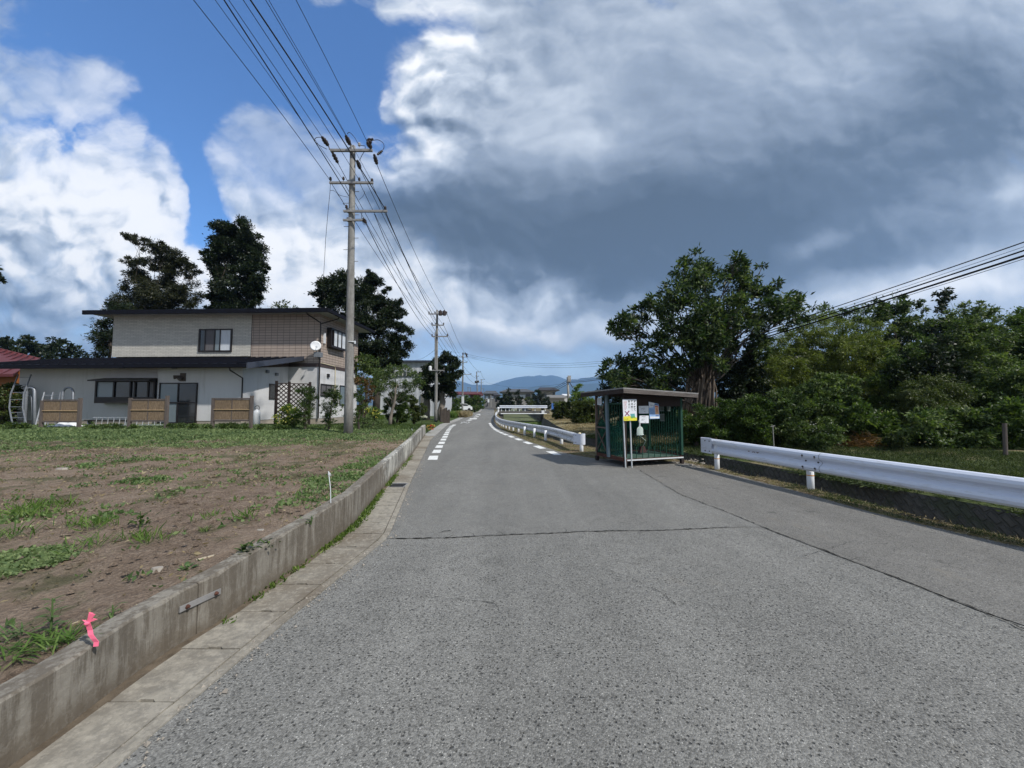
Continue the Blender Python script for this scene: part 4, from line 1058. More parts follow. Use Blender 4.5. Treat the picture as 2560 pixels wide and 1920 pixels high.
# downpipes
def pipe(pts, r, mat='frame', name='downpipe'):
    mb = MB(); mb.tube(pts, r, 7); return hb(name, mb, mat)
a, b = HF.front(799, 800, -.06)
pipe([(-.35, -ov - .05, zs - .02), (-.35, -ov - .02, zs - .18), (.04, -.08, zs - .52), (.05, -.06, zs - .8), (.05, -.06, .2)], .038)
pipe([(.60, .9, zs - .02), (.60, .85, zs - .1), (.06, -.05, zs - .58)], .032)
q = HF.front(577, 912, ye); q2 = HF.front(610, 935, PL - .05)
pipe([(q[0], ye - .06, zr(ye) - .2), (q[0], ye - .05, zr(ye) - .3), (wx1 + .05, PL - .06, zr(ye) - .62), (wx1 + .05, PL - .05, .35)], .034)
y_, z_ = HF.side(838, 919, .03)
pipe([(.04, HF.side(801, 909, 0)[0], zb2 + .02), (.05, y_ - .1, zb2 - .02), (.05, y_, zb2 - .15), (.05, y_, 1.2)], .022, 'cream', 'cable_duct')
mb = MB(); mb.box(.02, .14, y_ - .09, y_ + .09, 1.15, 1.75); hb('meter_box', mb, 'cream')
y_, z_ = HF.side(809, 848, 0); mb = MB(); mb.box(.002, .10, y_ - .06, y_ + .05, z_ - .25, z_ + .35); hb('meter_box', mb, 'white_thing')
# flood lamp over the door, small lamps, vents
x_, z_ = HF.front(454, 943, PL); mb = MB(); mb.box(x_ - .06, x_ + .22, PL - .03, PL - .001, z_ - .2, z_ + .2); mb.tube([(x_ - .02, PL - .05, z_ + .03), (x_ - .18, PL - .24, z_ - .02)], [.06, .10], 10); mb.tube([(x_ + .1, PL - .05, z_), (x_ + .06, PL - .22, z_ - .12)], [.05, .08], 10); hb('flood_lamp', mb, 'wood_grey')
x_, z_ = HF.front(438, 921, PL); mb = MB(); mb.box(x_ - .1, x_ + .1, PL - .1, PL - .001, z_ - .015, z_ + .015); hb('vent_hood', mb, 'frame')
for px_, py_ in ((690, 936), (667, 929)):
    y_, z_ = HF.side(px_, py_, wx1); mb = MB(); mb.box(wx1 + .002, wx1 + .1, y_ - .09, y_ + .08, z_ - .07, z_ + .08); hb('vent_hood', mb, 'steel')
y_, z_ = HF.side(819, 939, 0); mb = MB(); mb.box(.002, .09, y_ - .1, y_ + .1, z_ - .1, z_ + .1); hb('vent_hood', mb, 'frame')
# satellite dish on its bracket
x_, z_ = HF.front(792, 865, -.35)
c = Vector((x_ - .03, -.42, z_)); mb = MB(Matrix.Translation(c) @ Matrix.Rotation(R(22), 4, 'Z') @ Matrix.Rotation(R(78), 4, 'X'))
mb.lathe((0, 0, 0), [(.01, -.05), (.12, -.042), (.22, -.022), (.285, .0), (.29, .004), (.22, -.012), (.12, -.032), (.01, -.04)], 20); d_ = hb('satellite_dish', mb, 'white_thing', smooth=True)
m2 = MB(); m2.tube([c + Vector((.0, -.0, -.22)), c + Vector((.28, -.38, -.10))], .012, 6); m2.box(c.x + .24, c.x + .32, c.y - .44, c.y - .34, c.z - .15, c.z - .07); subl(d_, 'feed_arm', m2, 'white_thing')
m2 = MB(); m2.tube([c + Vector((.0, .06, -.02)), c + Vector((.02, .12, -.5))], .022, 6); m2.box(c.x - .12, c.x + .2, c.y + .05, -.002, c.z - .62, c.z - .34); subl(d_, 'bracket', m2, 'steel')

# ------------------------------------------------------------------ things in front of the house
def hp(px, py, ly, front=True):
    x, z = HF.front(px, py, ly); return HF.W(x, ly, z)
# reed screens
SCR = [((107, 201.5), (995, 1060), (1000.5, 1054), 'leftmost of the three reed screens, in front of the leaning steps', 16.2),
       ((327, 419), (989, 1083), (999, 1052), 'middle reed screen, in front of the kitchen window and door', 16.0),
       ((534, 630), (989, 1082), (997, 1051), 'rightmost reed screen, with the white gas cylinder behind its post', 15.9)]
for (xa, xb), (yt, ybm), (pt, pb_), lab, Y in SCR:
    zg = hL(Q(xa, 1070, Y).x, Y)
    a = Q(xa, yt + 6, Y); b = Q(xb, yt, Y - .15)
    r = thing('reed_screen', lab, 'garden screen', (a.x, Y, zg), 0, 'reed screens standing along the lot')
    for p in (a, b):
        mb = MB(); mb.box(p.x - .05, p.x + .05, p.y - .05, p.y + .05, zg - .3, p.z); mb.build('post', MT['wood_grey'], r)
    z1 = Q(xa, pt, Y).z; z0 = Q(xa, pb_, Y).z
    u = (b - a); u.z = 0
    mb = MB(); A = Vector((a.x, a.y, 0)); B = Vector((b.x, b.y, 0)); n_ = (B - A).normalized(); a2 = A + n_ * .051; b2 = B - n_ * .051
    mb.bar(a2 + Vector((0, 0, z1)), b2 + Vector((0, 0, z1)), .06, .06); mb.bar(a2 + Vector((0, 0, z0)), b2 + Vector((0, 0, z0)), .06, .06)
    mb.bar(a2 + Vector((0, 0, z0 + .03)), a2 + Vector((0, 0, z1 - .03)), .05, .05); mb.bar(b2 + Vector((0, 0, z0 + .03)), b2 + Vector((0, 0, z1 - .03)), .05, .05)
    mb.build('frame', MT['wood_grey'], r)
    mb = MB(); mb.bar(a2 + n_ * .03 + Vector((0, 0, (z0 + z1) / 2)), b2 - n_ * .03 + Vector((0, 0, (z0 + z1) / 2)), .025, z1 - z0 - .07); mb.build('reed_panel', MT['reed'], r)
    mb = MB(); mb.tube([a2 + Vector((0, -.03, (z0 + z1) / 2)), b2 + Vector((0, -.03, (z0 + z1) / 2))], .018, 7); m_ = (a2 + b2) / 2
    mb.build('bamboo_cane', MT['bamboo'], r)
    mb = MB(); mb.bar(m_ + Vector((0, -.02, z0 + .03)), m_ + Vector((0, -.02, z1 - .03)), .03, .02); mb.build('centre_batten', MT['wood_grey'], r)
# ladders
def ladder(name, label, pts, w, nr, mat, r=.028, side=(1, 0, 0), cat='ladder'):
    pts = [Vector(p) for p in pts]; s = Vector(side).normalized() * w / 2
    t = thing(name, label, cat, pts[0])
    for q in (-1, 1):
        mb = MB()
        for a, b in zip(pts[:-1], pts[1:]): mb.bar(a + s * q, b + s * q, r * .9, r * 2.0, up=(0, -1, .2))
        mb.build('side_rail', MT[mat], t)
    L = [0]
    for a, b in zip(pts[:-1], pts[1:]): L.append(L[-1] + (b - a).length)
    for i in range(nr):
        d = L[-1] * (i + .6) / nr; k = max(j for j in range(len(L) - 1) if L[j] <= d); p = pts[k].lerp(pts[k + 1], (d - L[k]) / (L[k + 1] - L[k]))
        mb = MB(); mb.tube([p - s, p + s], r * .55, 6); mb.build('rung', MT[mat], t)
    return t
gz = lambda x, y: hL(x, y)
p0 = Q(50, 1066, 17.3); p0.z = gz(p0.x, 17.3)
ladder('orchard_ladder', 'tall aluminium ladder leaning on the far left house wall', [p0, Q(40, 1020, 17.9), Q(43, 985, 18.2), Q(62, 936, 18.62)], .62, 8, 'alu_dull', .024)
p0 = Q(100, 1066, 17.6); p0.z = gz(p0.x, 17.6)
ladder('stepladder', 'low grey stepladder behind the leftmost reed screen', [p0, Q(122, 980, 18.3)], .42, 4, 'alu', .020)
p0 = Q(128, 1066, 17.7); p0.z = gz(p0.x, 17.7)
ladder('stepladder', 'second small stepladder with a black top, right of the low grey one', [p0, Q(142, 980, 18.3)], .34, 4, 'alu_dull', .020)
p1 = Q(225, 1067, 17.4); p2 = Q(402, 1063, 17.2)
lz = gz(p1.x, 17.4)
ladder('long_ladder', 'long aluminium ladder lying on its side under the kitchen window', [Vector((p1.x, 17.5, lz + .22)), Vector((p2.x, 17.3, lz + .24))], .34, 12, 'alu', .025, side=(0, .1, 1))
mb = MB(); pass
wb = thing('wash_bench', 'narrow dark bench top under the kitchen window', 'bench', Vector((Q(270, 1055, 17.9).x, 17.9, lz)))
a, b = Q(218, 1050, 17.9), Q(322, 1050, 17.9); mb = MB(); mb.box(a.x, b.x, 17.75, 18.05, a.z - .02, a.z + .01); mb.build('top', MT['frame'], wb)
for x in (a.x + .1, b.x - .1):
    mb = MB(); mb.box(x, x + .04, 17.8, 18.0, lz - .02, a.z - .021); mb.build('leg', MT['alu_dull'], wb)
# rubber hose loops / frame hoops
def hoop(label, px0, px1, ptop, yq, r=.05, lean=0):
    a, b = Q(px0, 1062, yq - .3), Q(px1, 1062, yq - .3); z0 = gz(a.x, yq); t = Q((px0 + px1) / 2 + lean, ptop, yq + .15)
    w = (b.x - a.x) / 2; pts = [Vector((a.x, a.y, z0))]
    for i in range(9):
        th = math.pi * (1 - i / 8); pts.append(Vector((t.x + w * .82 * math.cos(th), t.y, t.z - w * .8 + w * .8 * math.sin(th))))
    pts.append(Vector((b.x, b.y, z0)))
    mb = MB(); mb.tube(pts, r, 7); o = mb.build('metal_hoop', MT['alu_dull'], None, smooth=True); tag(o, label, 'hoop', 'grey hoops leaning on the left house wall')
hoop('large grey hoop leaning on the wall beside the tall ladder', 62, 87, 969, 18.3, .06, 3)
hoop('thinner grey hoop just behind the tall ladder', 60, 82, 986, 18.45, .03, 0)
hoop('grey hoop standing behind the leftmost reed screen', 150, 182, 969, 18.3, .045, 5)
# white sheet bundle, gas cylinder, trellis
a = Q(165, 1068, 16.9); sh = MB(); V = []
for i in range(13):
    for j in range(7):
        u, v = i / 12, j / 6; x = a.x - .65 + 1.35 * u; z = gz(a.x, 16.9) + .02 + .22 * math.sin(math.pi * u) * math.sin(math.pi * v) + .07 * math.sin(u * 17 + v * 5) * math.sin(math.pi * v)
        V.append((x + .2 * v, 16.6 + .5 * v, z))
F = [(i * 7 + j, (i + 1) * 7 + j, (i + 1) * 7 + j + 1, i * 7 + j + 1) for i in range(12) for j in range(6)]
sh.add(V, F); tag(sh.build('plastic_sheet', MT['white_thing'], smooth=True), 'crumpled white plastic sheet under the leftmost reed screen', 'plastic sheet')
g_ = HF.front(640, 1050, PL + 1.1); pg = Q(641, 1060, 18.4); pg.z = gz(pg.x, 18.4)
gc = thing('gas_cylinder', 'white gas cylinder beside the rightmost reed screen', 'gas cylinder', pg)
mb = MB(); mb.lathe(tuple(pg), [(.13, 0), (.15, .02), (.15, .58), (.13, .66), (.06, .72), (.05, .74)], 14); mb.build('body', MT['white_thing'], gc, smooth=True)
mb = MB(); n = 14; c = pg + Vector((0, 0, .78)); mb.tube([c + Vector((.11 * math.cos(t * 2 * math.pi / n), .02, .11 * math.sin(t * 2 * math.pi / n) + .03)) for t in range(n + 1)], .012, 6); mb.build('collar', MT['frame'], gc)
# trellis
Y = 18.6; tr = thing('lattice_trellis', 'dark wooden lattice trellis standing by the house corner', 'trellis', Q(730, 1055, Y))
xs = [Q(690, 1000, Y - .4), Q(722, 1000, Y - .15), Q(774, 1000, Y + .2)]; z0 = gz(xs[0].x, Y)
tops = [Q(691, 952, Y - .4).z, Q(722, 954, Y - .15).z, Q(774, 955, Y + .2).z]; zt_ = [Q(691, 958, Y - .4).z] * 3
for p, t in zip(xs, tops):
    mb = MB(); mb.box(p.x - .045, p.x + .045, p.y - .045, p.y + .045, z0 - .2, t); mb.build('post', MT['wood_dark'], tr)
for p, q in ((xs[0], xs[1]), (xs[1], xs[2])):
    w = (Vector((q.x, q.y, 0)) - Vector((p.x, p.y, 0))).length; d = (Vector((q.x, q.y, 0)) - Vector((p.x, p.y, 0))).normalized()
    top = Q(700, 958.5, Y - .3).z; bot = z0 + .35; H = top - bot; mb = MB(); s = .20
    o = Vector((p.x, p.y, bot))
    for sg in (1, -1):
        k = -int(H / s) - 1
        while k * s < w + H:
            # line x = k*s + t*sg...
            if sg == 1: t0 = max(0, -k * s); t1 = min(H, w - k * s); f = lambda t: (k * s + t, t)
            else: t0 = max(0, k * s - w); t1 = min(H, k * s); f = lambda t: (k * s - t, t)
            if t1 - t0 > .03:
                a_, b_ = f(t0), f(t1); yo = Vector((0, .012 * sg, 0))
                mb.bar(o + d * a_[0] + Vector((0, 0, a_[1])) + yo, o + d * b_[0] + Vector((0, 0, b_[1])) + yo, .014, .045, up=(0, 0, 1))
            k += 1
    mb.build('lattice', MT['wood_dark'], tr)
    mb = MB(); mb.bar(Vector((p.x, p.y, top)) + d * .046, Vector((q.x, q.y, top)) - d * .046, .05, .04); mb.build('rail', MT['wood_dark'], tr); mb = MB(); mb.bar(Vector((p.x, p.y, bot)) + d * .046, Vector((q.x, q.y, bot)) - d * .046, .05, .04); mb.build('rail', MT['wood_dark'], tr)

# ================================================================== RED ROOFED HOUSE AT THE LEFT EDGE
Yr_ = 27.0
rh = thing('red_roof_house', 'red metal roofed house with orange wall at the left picture edge', 'house', (Q(-60, 1040, Yr_).x, Yr_, .6))
a = Q(42, 960, Yr_); wl = Q(-420, 960, Yr_); mb = MB(); mb.box(wl.x, a.x + .2, Yr_, Yr_ + 7, .4, Q(0, 928, Yr_).z); mb.build('wall', MT['orange_wall'], rh)
e1 = Q(120, 905, Yr_ - 1); e0 = Q(-430, 905, Yr_ - 1); zt_ = Q(190, 895, Yr_ + 5).z + .3; ztl = Q(-430, 845, Yr_ + 5).z - .6; ze = Q(0, 935, Yr_ - 1).z
xr = Q(190, 895, Yr_ + 5).x
mb = MB(); mb.add([(e0.x, Yr_ - 1, ze), (a.x + 1.0, Yr_ - 1, ze), (xr - 3.0, Yr_ + 5, zt_ - .3), (e0.x, Yr_ + 5, ztl + .6), (e0.x, Yr_ - 1, ze - .18), (a.x + 1.0, Yr_ - 1, ze - .18), (xr - 3.0, Yr_ + 5, zt_ - .5), (e0.x, Yr_ + 5, ztl + .4)],
                  [(0, 1, 2, 3), (7, 6, 5, 4), (0, 4, 5, 1), (1, 5, 6, 2), (2, 6, 7, 3), (3, 7, 4, 0)]); rf = mb.build('roof', MT['red_roof'], rh)
mb = MB()
for i in range(16):
    t = i / 15; p = Vector((e0.x + (a.x + 1 - e0.x) * t, Yr_ - 1, ze + .01)); q = Vector((e0.x + (xr - 3 - e0.x) * t, Yr_ + 5, (ztl + .6) * (1 - t) + (zt_ - .3) * t + .01)); mb.bar(p, q, .05, .06)
sub(rf, 'seams', mb, MT['red_roof'])

# ================================================================== UTILITY POLES
def insulator(mb, p, s=1.0, up=1):
    mb.lathe(tuple(p), [(.012 * s, 0), (.012 * s, .05 * s * up), (.045 * s, .055 * s * up), (.05 * s, .08 * s * up), (.03 * s, .10 * s * up), (.045 * s, .115 * s * up), (.03 * s, .16 * s * up), (.01 * s, .17 * s * up)], 8)
def strain(mb, a, b, s=1.0):
    a = Vector(a); b = Vector(b); n = 9; pts = [a.lerp(b, i / n) for i in range(n + 1)]
    mb.tube(pts, [.012 * s, .05 * s, .035 * s, .075 * s, .04 * s, .08 * s, .04 * s, .065 * s, .03 * s, .012 * s], 8)
def upole(label, x, y, z0, zt_, r0, r1, lean=(0, 0), group='concrete utility poles along the left roadside'):
    t = thing('utility_pole', label, 'utility pole', (x, y, z0), 0, group)
    mb = MB(); n = 8; mb.tube([(x + lean[0] * i / n, y + lean[1] * i / n, z0 - .3 + (zt_ - z0 + .3) * i / n) for i in range(n + 1)], [r0 + (r1 - r0) * i / n for i in range(n + 1)], 20); p = mb.build('pole', MT['pole'], t, smooth=True)
    p.data.polygons[len(p.data.polygons) - 1].use_smooth = False
    return t
def crossarm(t, x0, x1, y, z, s=.075, mat='galv'):
    mb = MB(); mb.box(x0, x1, y - s / 2, y + s / 2, z - s / 2, z + s / 2); return mb.build('crossarm', MT[mat], t)
PY = 14.3
b = Q(871, 1085, PY); tp = Q(882, 366, PY); z0 = hL(b.x, PY)
pole1 = upole('tall near concrete utility pole standing in the lot corner before the house', b.x, PY, z0, tp.z, .168, .10, (tp.x - b.x, 0))
for pts, s in (([826, 373], [931, 379]), .085), (([824, 454], [933, 460]), .075), (([859, 526], [968, 530]), .075), (([858, 549.5], [912, 551]), .07):
    a_, b_ = Q(*pts[0], PY - .17), Q(*pts[1], PY - .17); crossarm(pole1, a_.x, b_.x, PY - .17, (a_.z + b_.z) / 2, s)
zz = [Q(880, v, PY).z for v in (376, 457, 528, 550)]
for z in zz:
    mb = MB(); xx = Q(878, 450, PY).x; mb.lathe((xx, PY, z - .05), [(.12, 0), (.135, 0), (.135, .1), (.12, .1)], 16); mb.build('clamp', MT['steel'], pole1)
for i in range(14):
    mb = MB()
    v = 480 + i * 29 if i < 10 else 760 + (i - 9) * 34; pz = Q(870, v, PY).z; cx = b.x + (tp.x - b.x) * (pz - z0) / (tp.z - z0); sg = -1 if i % 2 else 1; mb.tube([(cx + sg * .08, PY - .03, pz), (cx + sg * (.28 if v < 730 else .19), PY - .03, pz)], .011, 6)
    mb.build('step_bolt', MT['galv'], pole1)
mb = MB(); pz = Q(870, 856, PY).z; mb.lathe((b.x + .03, PY, pz), [(.155, 0), (.160, 0), (.160, .025), (.155, .025)], 18); mb.box(b.x + .17, b.x + .21, PY - .08, PY - .02, pz - .06, pz + .05); mb.build('band', MT['white_pipe'], pole1)
# insulators of the near pole, grouped by the arm they sit on
ya = PY - .17
def E(px, py, Y=ya): return Q(px, py, Y)
wires_top = []
for (x0, y0, x1, y1) in ((804, 341, 822, 366), (864, 338, 876, 364), (918, 355, 928, 370)):   # towards the camera
    mb = MB(); e = E(x1, y1); s_ = Q(x0, y0, ya - .75); strain(mb, s_, e, 1.15); mb.tube([e, E(x1 + 2, y1 + 8)], .02, 6); mb.build('strain_insulator', MT['insul'], pole1); wires_top.append(s_)
mb = MB(); c = Q(924, 352, ya - .55); mb.lathe(tuple(c), [(.02, -.08), (.08, -.07), (.09, -.03), (.06, 0), (.09, .03), (.05, .08)], 9); mb.tube([c + Vector((-.1, 0, 0)), c + Vector((.14, 0, .06))], .045, 7); mb.build('strain_insulator', MT['insul'], pole1)
wires_far = []
for (x0, y0, x1, y1) in ((829, 377, 846, 410), (893, 400, 901, 424), (935, 385, 943, 413)):
    mb = MB(); s_ = E(x0, y0); e = Q(x1, y1, ya + .9); strain(mb, s_, e, 1.1); mb.build('strain_insulator', MT['insul'], pole1); wires_far.append(e)
for px_ in (858.5, 898):
    mb = MB(); insulator(mb, E(px_, 452.5 + (px_ - 858) * .05)); mb.build('pin_insulator', MT['insul'], pole1)
for px_, py_ in ((826, 454), (930, 458), (963, 527), (866, 524), (898, 368)):
    mb = MB(); insulator(mb, E(px_, py_), 1.1); mb.build('pin_insulator', MT['insul'] if px_ != 898 else MT['insul_w'], pole1)
mb = MB(); strain(mb, E(907, 545), E(916, 560), 1.0); mb.build('cable_clamp', MT['insul'], pole1)
def arc(pts, r, name='jumper'):
    P3 = [Vector(p) for p in pts]; out = []
    for i in range(len(P3) - 1):
        p0 = P3[max(i - 1, 0)]; p1 = P3[i]; p2 = P3[i + 1]; p3 = P3[min(i + 2, len(P3) - 1)]
        for k in range(6):
            t = k / 6; out.append(.5 * ((2 * p1) + (-p0 + p2) * t + (2 * p0 - 5 * p1 + 4 * p2 - p3) * t * t + (-p0 + 3 * p1 - 3 * p2 + p3) * t ** 3))
    out.append(P3[-1]); mb = MB(); mb.tube(out, r, 6); return mb.build(name, MT['black'], pole1)
arc([E(805, 343), E(791, 344), E(787, 351), E(795, 361), E(817, 373)], .011)
arc([E(868, 335), E(874, 331), E(886, 343), E(897, 361), E(905, 364), E(913, 366), E(911, 378), E(905, 388), E(899, 401)], .011)
arc([E(931, 351), E(946, 350), E(958, 358), E(960, 368), E(957, 375)], .011)
mb = MB(); strain(mb, E(957, 376), E(942, 388), .8); mb.build('strain_insulator', MT['insul'], pole1)
arc([E(826, 476), E(835, 477), E(850, 488), E(871, 493)], .007); arc([E(843, 485), E(855, 500), E(860, 512), E(857, 507)], .007)
arc([Q(912, 478, ya), Q(908, 490, ya), Q(898, 499, ya)], .006); arc([E(905, 532), E(904, 545), E(909, 560), E(917, 562)], .009)
mb = MB(); mb.tube([E(826, 460), E(825, 480), Q(820, 530, ya + .2), Q(814, 600, ya + .6), Q(812, 640, ya + .9), Q(809, 690, ya + 1.2), Q(806, 745, ya + 1.8)], .008, 5); tag(mb.build('drop_wire', MT['black']), 'thin wire dropping from the second crossarm of the near pole', 'wire')

def mini_pole(label, px, pyb, pyt, Y, arms, extra=None, r=(.15, .09), lean=0.0, labplate=None):
    bb = Q(px, pyb, Y); tt = Q(px + lean, pyt, Y)
    t = upole(label, bb.x, Y, bb.z, tt.z, r[0], r[1], (tt.x - bb.x, 0))
    for x0, x1, y in arms:
        a_, b_ = Q(x0, y, Y - .15), Q(x1, y, Y - .15); crossarm(t, a_.x, b_.x, Y - .15, a_.z, .09)
        mb = MB()
        for q in (.03, .35, .97):
            insulator(mb, a_.lerp(b_, q), 1.4)
        mb.build('insulators', MT['insul'], t)
    return t
pole2 = mini_pole('second utility pole, beside the dense dark tree', 1089, 1053.5, 775, 34, [(1071, 1118, 785), (1079, 1110, 813), (1079, 1120, 841), (1073, 1111, 926)], lean=4)
mb = MB(); c = Q(1107, 784, 33.7)
for dx in (0, .35): mb.lathe((c.x + dx - .2, 33.6, c.z - .2), [(.12, 0), (.17, .04), (.17, .38), (.10, .42), (.04, .5)], 12)
mb.build('transformer', MT['insul'], pole2)
mb = MB(); c = Q(1075.5, 921, 33.8); mb.lathe(tuple(c), [(.12, -.2), (.14, -.15), (.14, .15), (.05, .22)], 12); mb.build('junction_can', MT['white_thing'], pole2)
mb = MB(); mb.tube([Q(1088, 830, 33.8), Q(1087.5, 922, 33.8)], .045, 6); mb.build('riser_pipe', MT['galv'], pole2)
mb = MB(); mb.bar(Q(1096, 934, 33.8), Q(1103, 927, 33.8), .06, .03); mb.build('arm_brace', MT['galv'], pole2)
pole3 = mini_pole('third utility pole, with a white plate, by the clipped round hedge', 1155.7, 1031.8, 884, 66, [(1147.5, 1169, 893), (1147.5, 1168, 906), (1154, 1178, 936)], lean=2, r=(.17, .11))
mb = MB(); c0, c1 = Q(1154, 991, 65.7), Q(1159, 1009, 65.7); mb.box(c0.x, c1.x + .05, 65.74, 65.80, c1.z, c0.z); mb.build('notice_plate', MT['white_thing'], pole3)
mb = MB()
for a_, b_ in ((1163, 884), (1167, 886), (1166, 889), (1157.5, 884)): c = Q(a_, b_, 65.9); mb.lathe(tuple(c), [(.05, -.2), (.13, -.1), (.13, .1), (.05, .2)], 8)
mb.build('insulators', MT['insul'], t := pole3)
pole4 = mini_pole('fourth utility pole, with two lamp-like boxes on its shaft', 1194, 1000, 929.6, 103, [(1189, 1197, 941), (1192, 1202, 930)], r=(.18, .12), lean=-2.5)
mb = MB(); c = Q(1189, 955, 102.7); mb.lathe(tuple(c), [(.2, -.3), (.25, -.25), (.25, .25), (.15, .3)], 10); c = Q(1195.5, 954, 102.7); mb.lathe(tuple(c), [(.2, -.3), (.25, -.25), (.25, .25), (.15, .3)], 10); mb.build('transformer', MT['insul'], pole4)
pole5 = mini_pole('fifth utility pole, slim and far, above the dark shrubs', 1203, 1000, 947.7, 132, [(1202, 1212, 949), (1199, 1208, 957)], r=(.18, .12))
mini_pole('tiny distant utility pole left of the pair behind the red roof', 1170, 985, 968, 180, [(1168, 1172, 969)], r=(.15, .12))
mini_pole('tiny distant utility pole right of the pair behind the red roof', 1176, 985, 968, 178, [(1174, 1177, 970)], r=(.15, .12))
mini_pole('tiny distant utility pole above the grey roofed house', 1208, 995, 971, 190, [(1205, 1211, 972)], r=(.15, .12))
# pole on the far bank at the right
poleR = thing('telephone_pole', 'pale telephone pole behind the yellowish hedge on the right bank', 'telephone pole', Q(1422, 1003, 56))
mb = MB(); mb.tube([Q(1422, 1020, 56), Q(1419, 943, 56)], [.2, .14], 12); mb.build('pole', MT['kerb'], poleR, smooth=True)
mb = MB(); mb.tube([Q(1432, 969, 55.8), Q(1421, 951, 55.9)], .07, 6); mb.build('stay', MT['frame'], poleR)
mb = MB(); c = Q(1421, 946, 55.7); mb.box(c.x - .1, c.x + .35, 55.6, 55.8, c.z - .5, c.z + .4); mb.build('junction_box', MT['insul_w'], poleR)

# ------------------------------------------------------------------ wires
def wire(pts_or_a, b=None, sag=.4, r=.009, label=None, n=22, cat='wire', name='power_line', group=None):
    if b is None: pts = pts_or_a
    else:
        a = Vector(pts_or_a); b = Vector(b); pts = []
        for i in range(n + 1):
            t = i / n; p = a.lerp(b, t); p.z -= sag * 4 * t * (1 - t); pts.append(p)
    mb = MB(); mb.tube(pts, r, 5); return tag(mb.build(name, MT['black'], smooth=True), label, cat, group)
def to_top(a, px, yq, sag, r, label):
    """from a point at the pole to the point where the line leaves the frame, and on behind"""
    a = Vector(a); e = Q(px, 0, yq); d = (e - a); b = a + d * 3.4
    b.z = a.z - .1; n = 30; k = (a.z + (b.z - a.z) / 3.4 - e.z) / (1 / 3.4 * (1 - 1 / 3.4))
    pts = []
    for i in range(n + 1):
        t = (i / n); p = a.lerp(b, t); p.z = a.z + (b.z - a.z) * t - k * t * (1 - t); pts.append(p)
    wire(pts, r=r, label=label)
to_top(E(826, 452), 484, 8.2, 0, .010, 'leftmost overhead wire running from the second crossarm off the top edge')
to_top(E(858, 450), 538, 7.8, 0, .007, 'thin overhead wire second from the left at the top edge')
to_top(E(872, 490), 560, 7.4, 0, .015, 'thick overhead cable third from the left at the top edge')
to_top(wires_top[0], 572, 8.7, 0, .009, 'overhead wire ending at the left strain insulator of the near pole')
to_top(E(898, 450), 608, 8.0, 0, .009, 'overhead wire passing left of the pole head to the second crossarm')
to_top(E(963, 523), 626, 7.4, 0, .018, 'thickest twisted overhead cable ending at the long third crossarm')
to_top(wires_top[1], 664, 8.8, 0, .009, 'overhead wire ending at the middle strain insulator of the near pole')
to_top(E(929, 453), 672, 8.0, 0, .007, 'thin overhead wire close right of the middle one at the top edge')
to_top(wires_top[2], 740, 8.9, 0, .009, 'rightmost overhead wire ending at the right strain insulator')
P2 = lambda px, py: Q(px, py, 33.85)
for a_, b_, s_, r_, lab in ((wires_far[0], P2(1073, 783), .45, .012, 'wire from the left strain insulator to the second pole'), (wires_far[1], P2(1096, 779), .45, .012, 'wire from the middle strain insulator to the second pole'),
                           (wires_far[2], P2(1117, 783), .45, .012, 'wire from the right strain insulator to the second pole'), (E(826, 454), P2(1080, 813), .5, .011, 'wire from the left end of the second crossarm to the second pole'),
                           (E(858, 453), P2(1087, 815), .5, .010, 'thin wire between second crossarms of the two nearest poles'), (E(898, 455), P2(1097, 812), .5, .010, 'wire right of centre between the second crossarms'),
                           (E(929, 457), P2(1109, 813), .5, .010, 'wire from the right end of the second crossarm to the second pole'), (E(963, 528), P2(1119, 841), .55, .018, 'thick cable from the long third crossarm to the second pole'),
                           (E(916, 561), P2(1092, 850), .6, .015, 'thick cable from the lowest crossarm to the second pole'), (E(936, 535), P2(1094, 842), .75, .012, 'slack cable hanging below the third crossarm')):
    wire(a_, b_, s_, r_, lab)
P3_ = lambda px, py: Q(px, py, 65.85)
for i, (p, q) in enumerate((((1073, 783), (1148, 891)), ((1117, 783), (1166, 886)), ((1080, 813), (1148, 905)), ((1109, 813), (1167, 905)), ((1119, 841), (1177, 935)), ((1092, 850), (1156, 925)))):
    wire(P2(*p), P3_(*q), .5, .016, f"wire number {i + 1} from the left between the second and third poles" if False else ['left upper wire between the second and third poles', 'right upper wire between the second and third poles', 'left middle wire between the second and third poles', 'right middle wire between the second and third poles', 'right lower cable between the second and third poles', 'lowest cable between the second and third poles'][i], cat='wire')
for i, (p, q, yy_) in enumerate((((1167, 893), (1202, 930), 102.8), ((1177, 936), (1196, 941), 102.8), ((1156, 925), (1190, 960), 102.8))):
    wire(P3_(*p), Q(*q, yy_), .5, .022, ['upper wire between the third and fourth poles', 'middle wire between the third and fourth poles', 'lowest wire between the third and fourth poles'][i])
wire(Q(1202, 930, 102.8), Q(1212, 949, 131.8), .4, .025, 'upper wire between the fourth and fifth poles'); wire(Q(1190, 960, 102.8), Q(1200, 964, 131.8), .4, .025, 'lower wire between the fourth and fifth poles')
for i, (y0_, y1_, x1_) in enumerate(((885, 899, 1540), (889, 904, 1540), (892, 911, 1540))):
    wire(Q(1166, y0_, 65.8), Q(x1_, y1_, 48), 1.0, .014, ['topmost thin wire crossing the road from the third pole to the right', 'middle thin wire crossing the road from the third pole to the right', 'lowest thin wire crossing the road from the third pole to the right'][i])
wire(Q(1091, 870, 33.9), Q(1154, 880, 65.8), .2, .012, 'faint wire leaving the second pole towards the third pole head')
wire(Q(1040, 900, 50), Q(1088, 874, 33.9), .2, .012, 'faint service wire from the white warehouse to the second pole')
wire(Q(1203, 951, 131), Q(1420, 957, 70), 1.5, .018, 'faint wire from the fifth pole in front of the mountains')
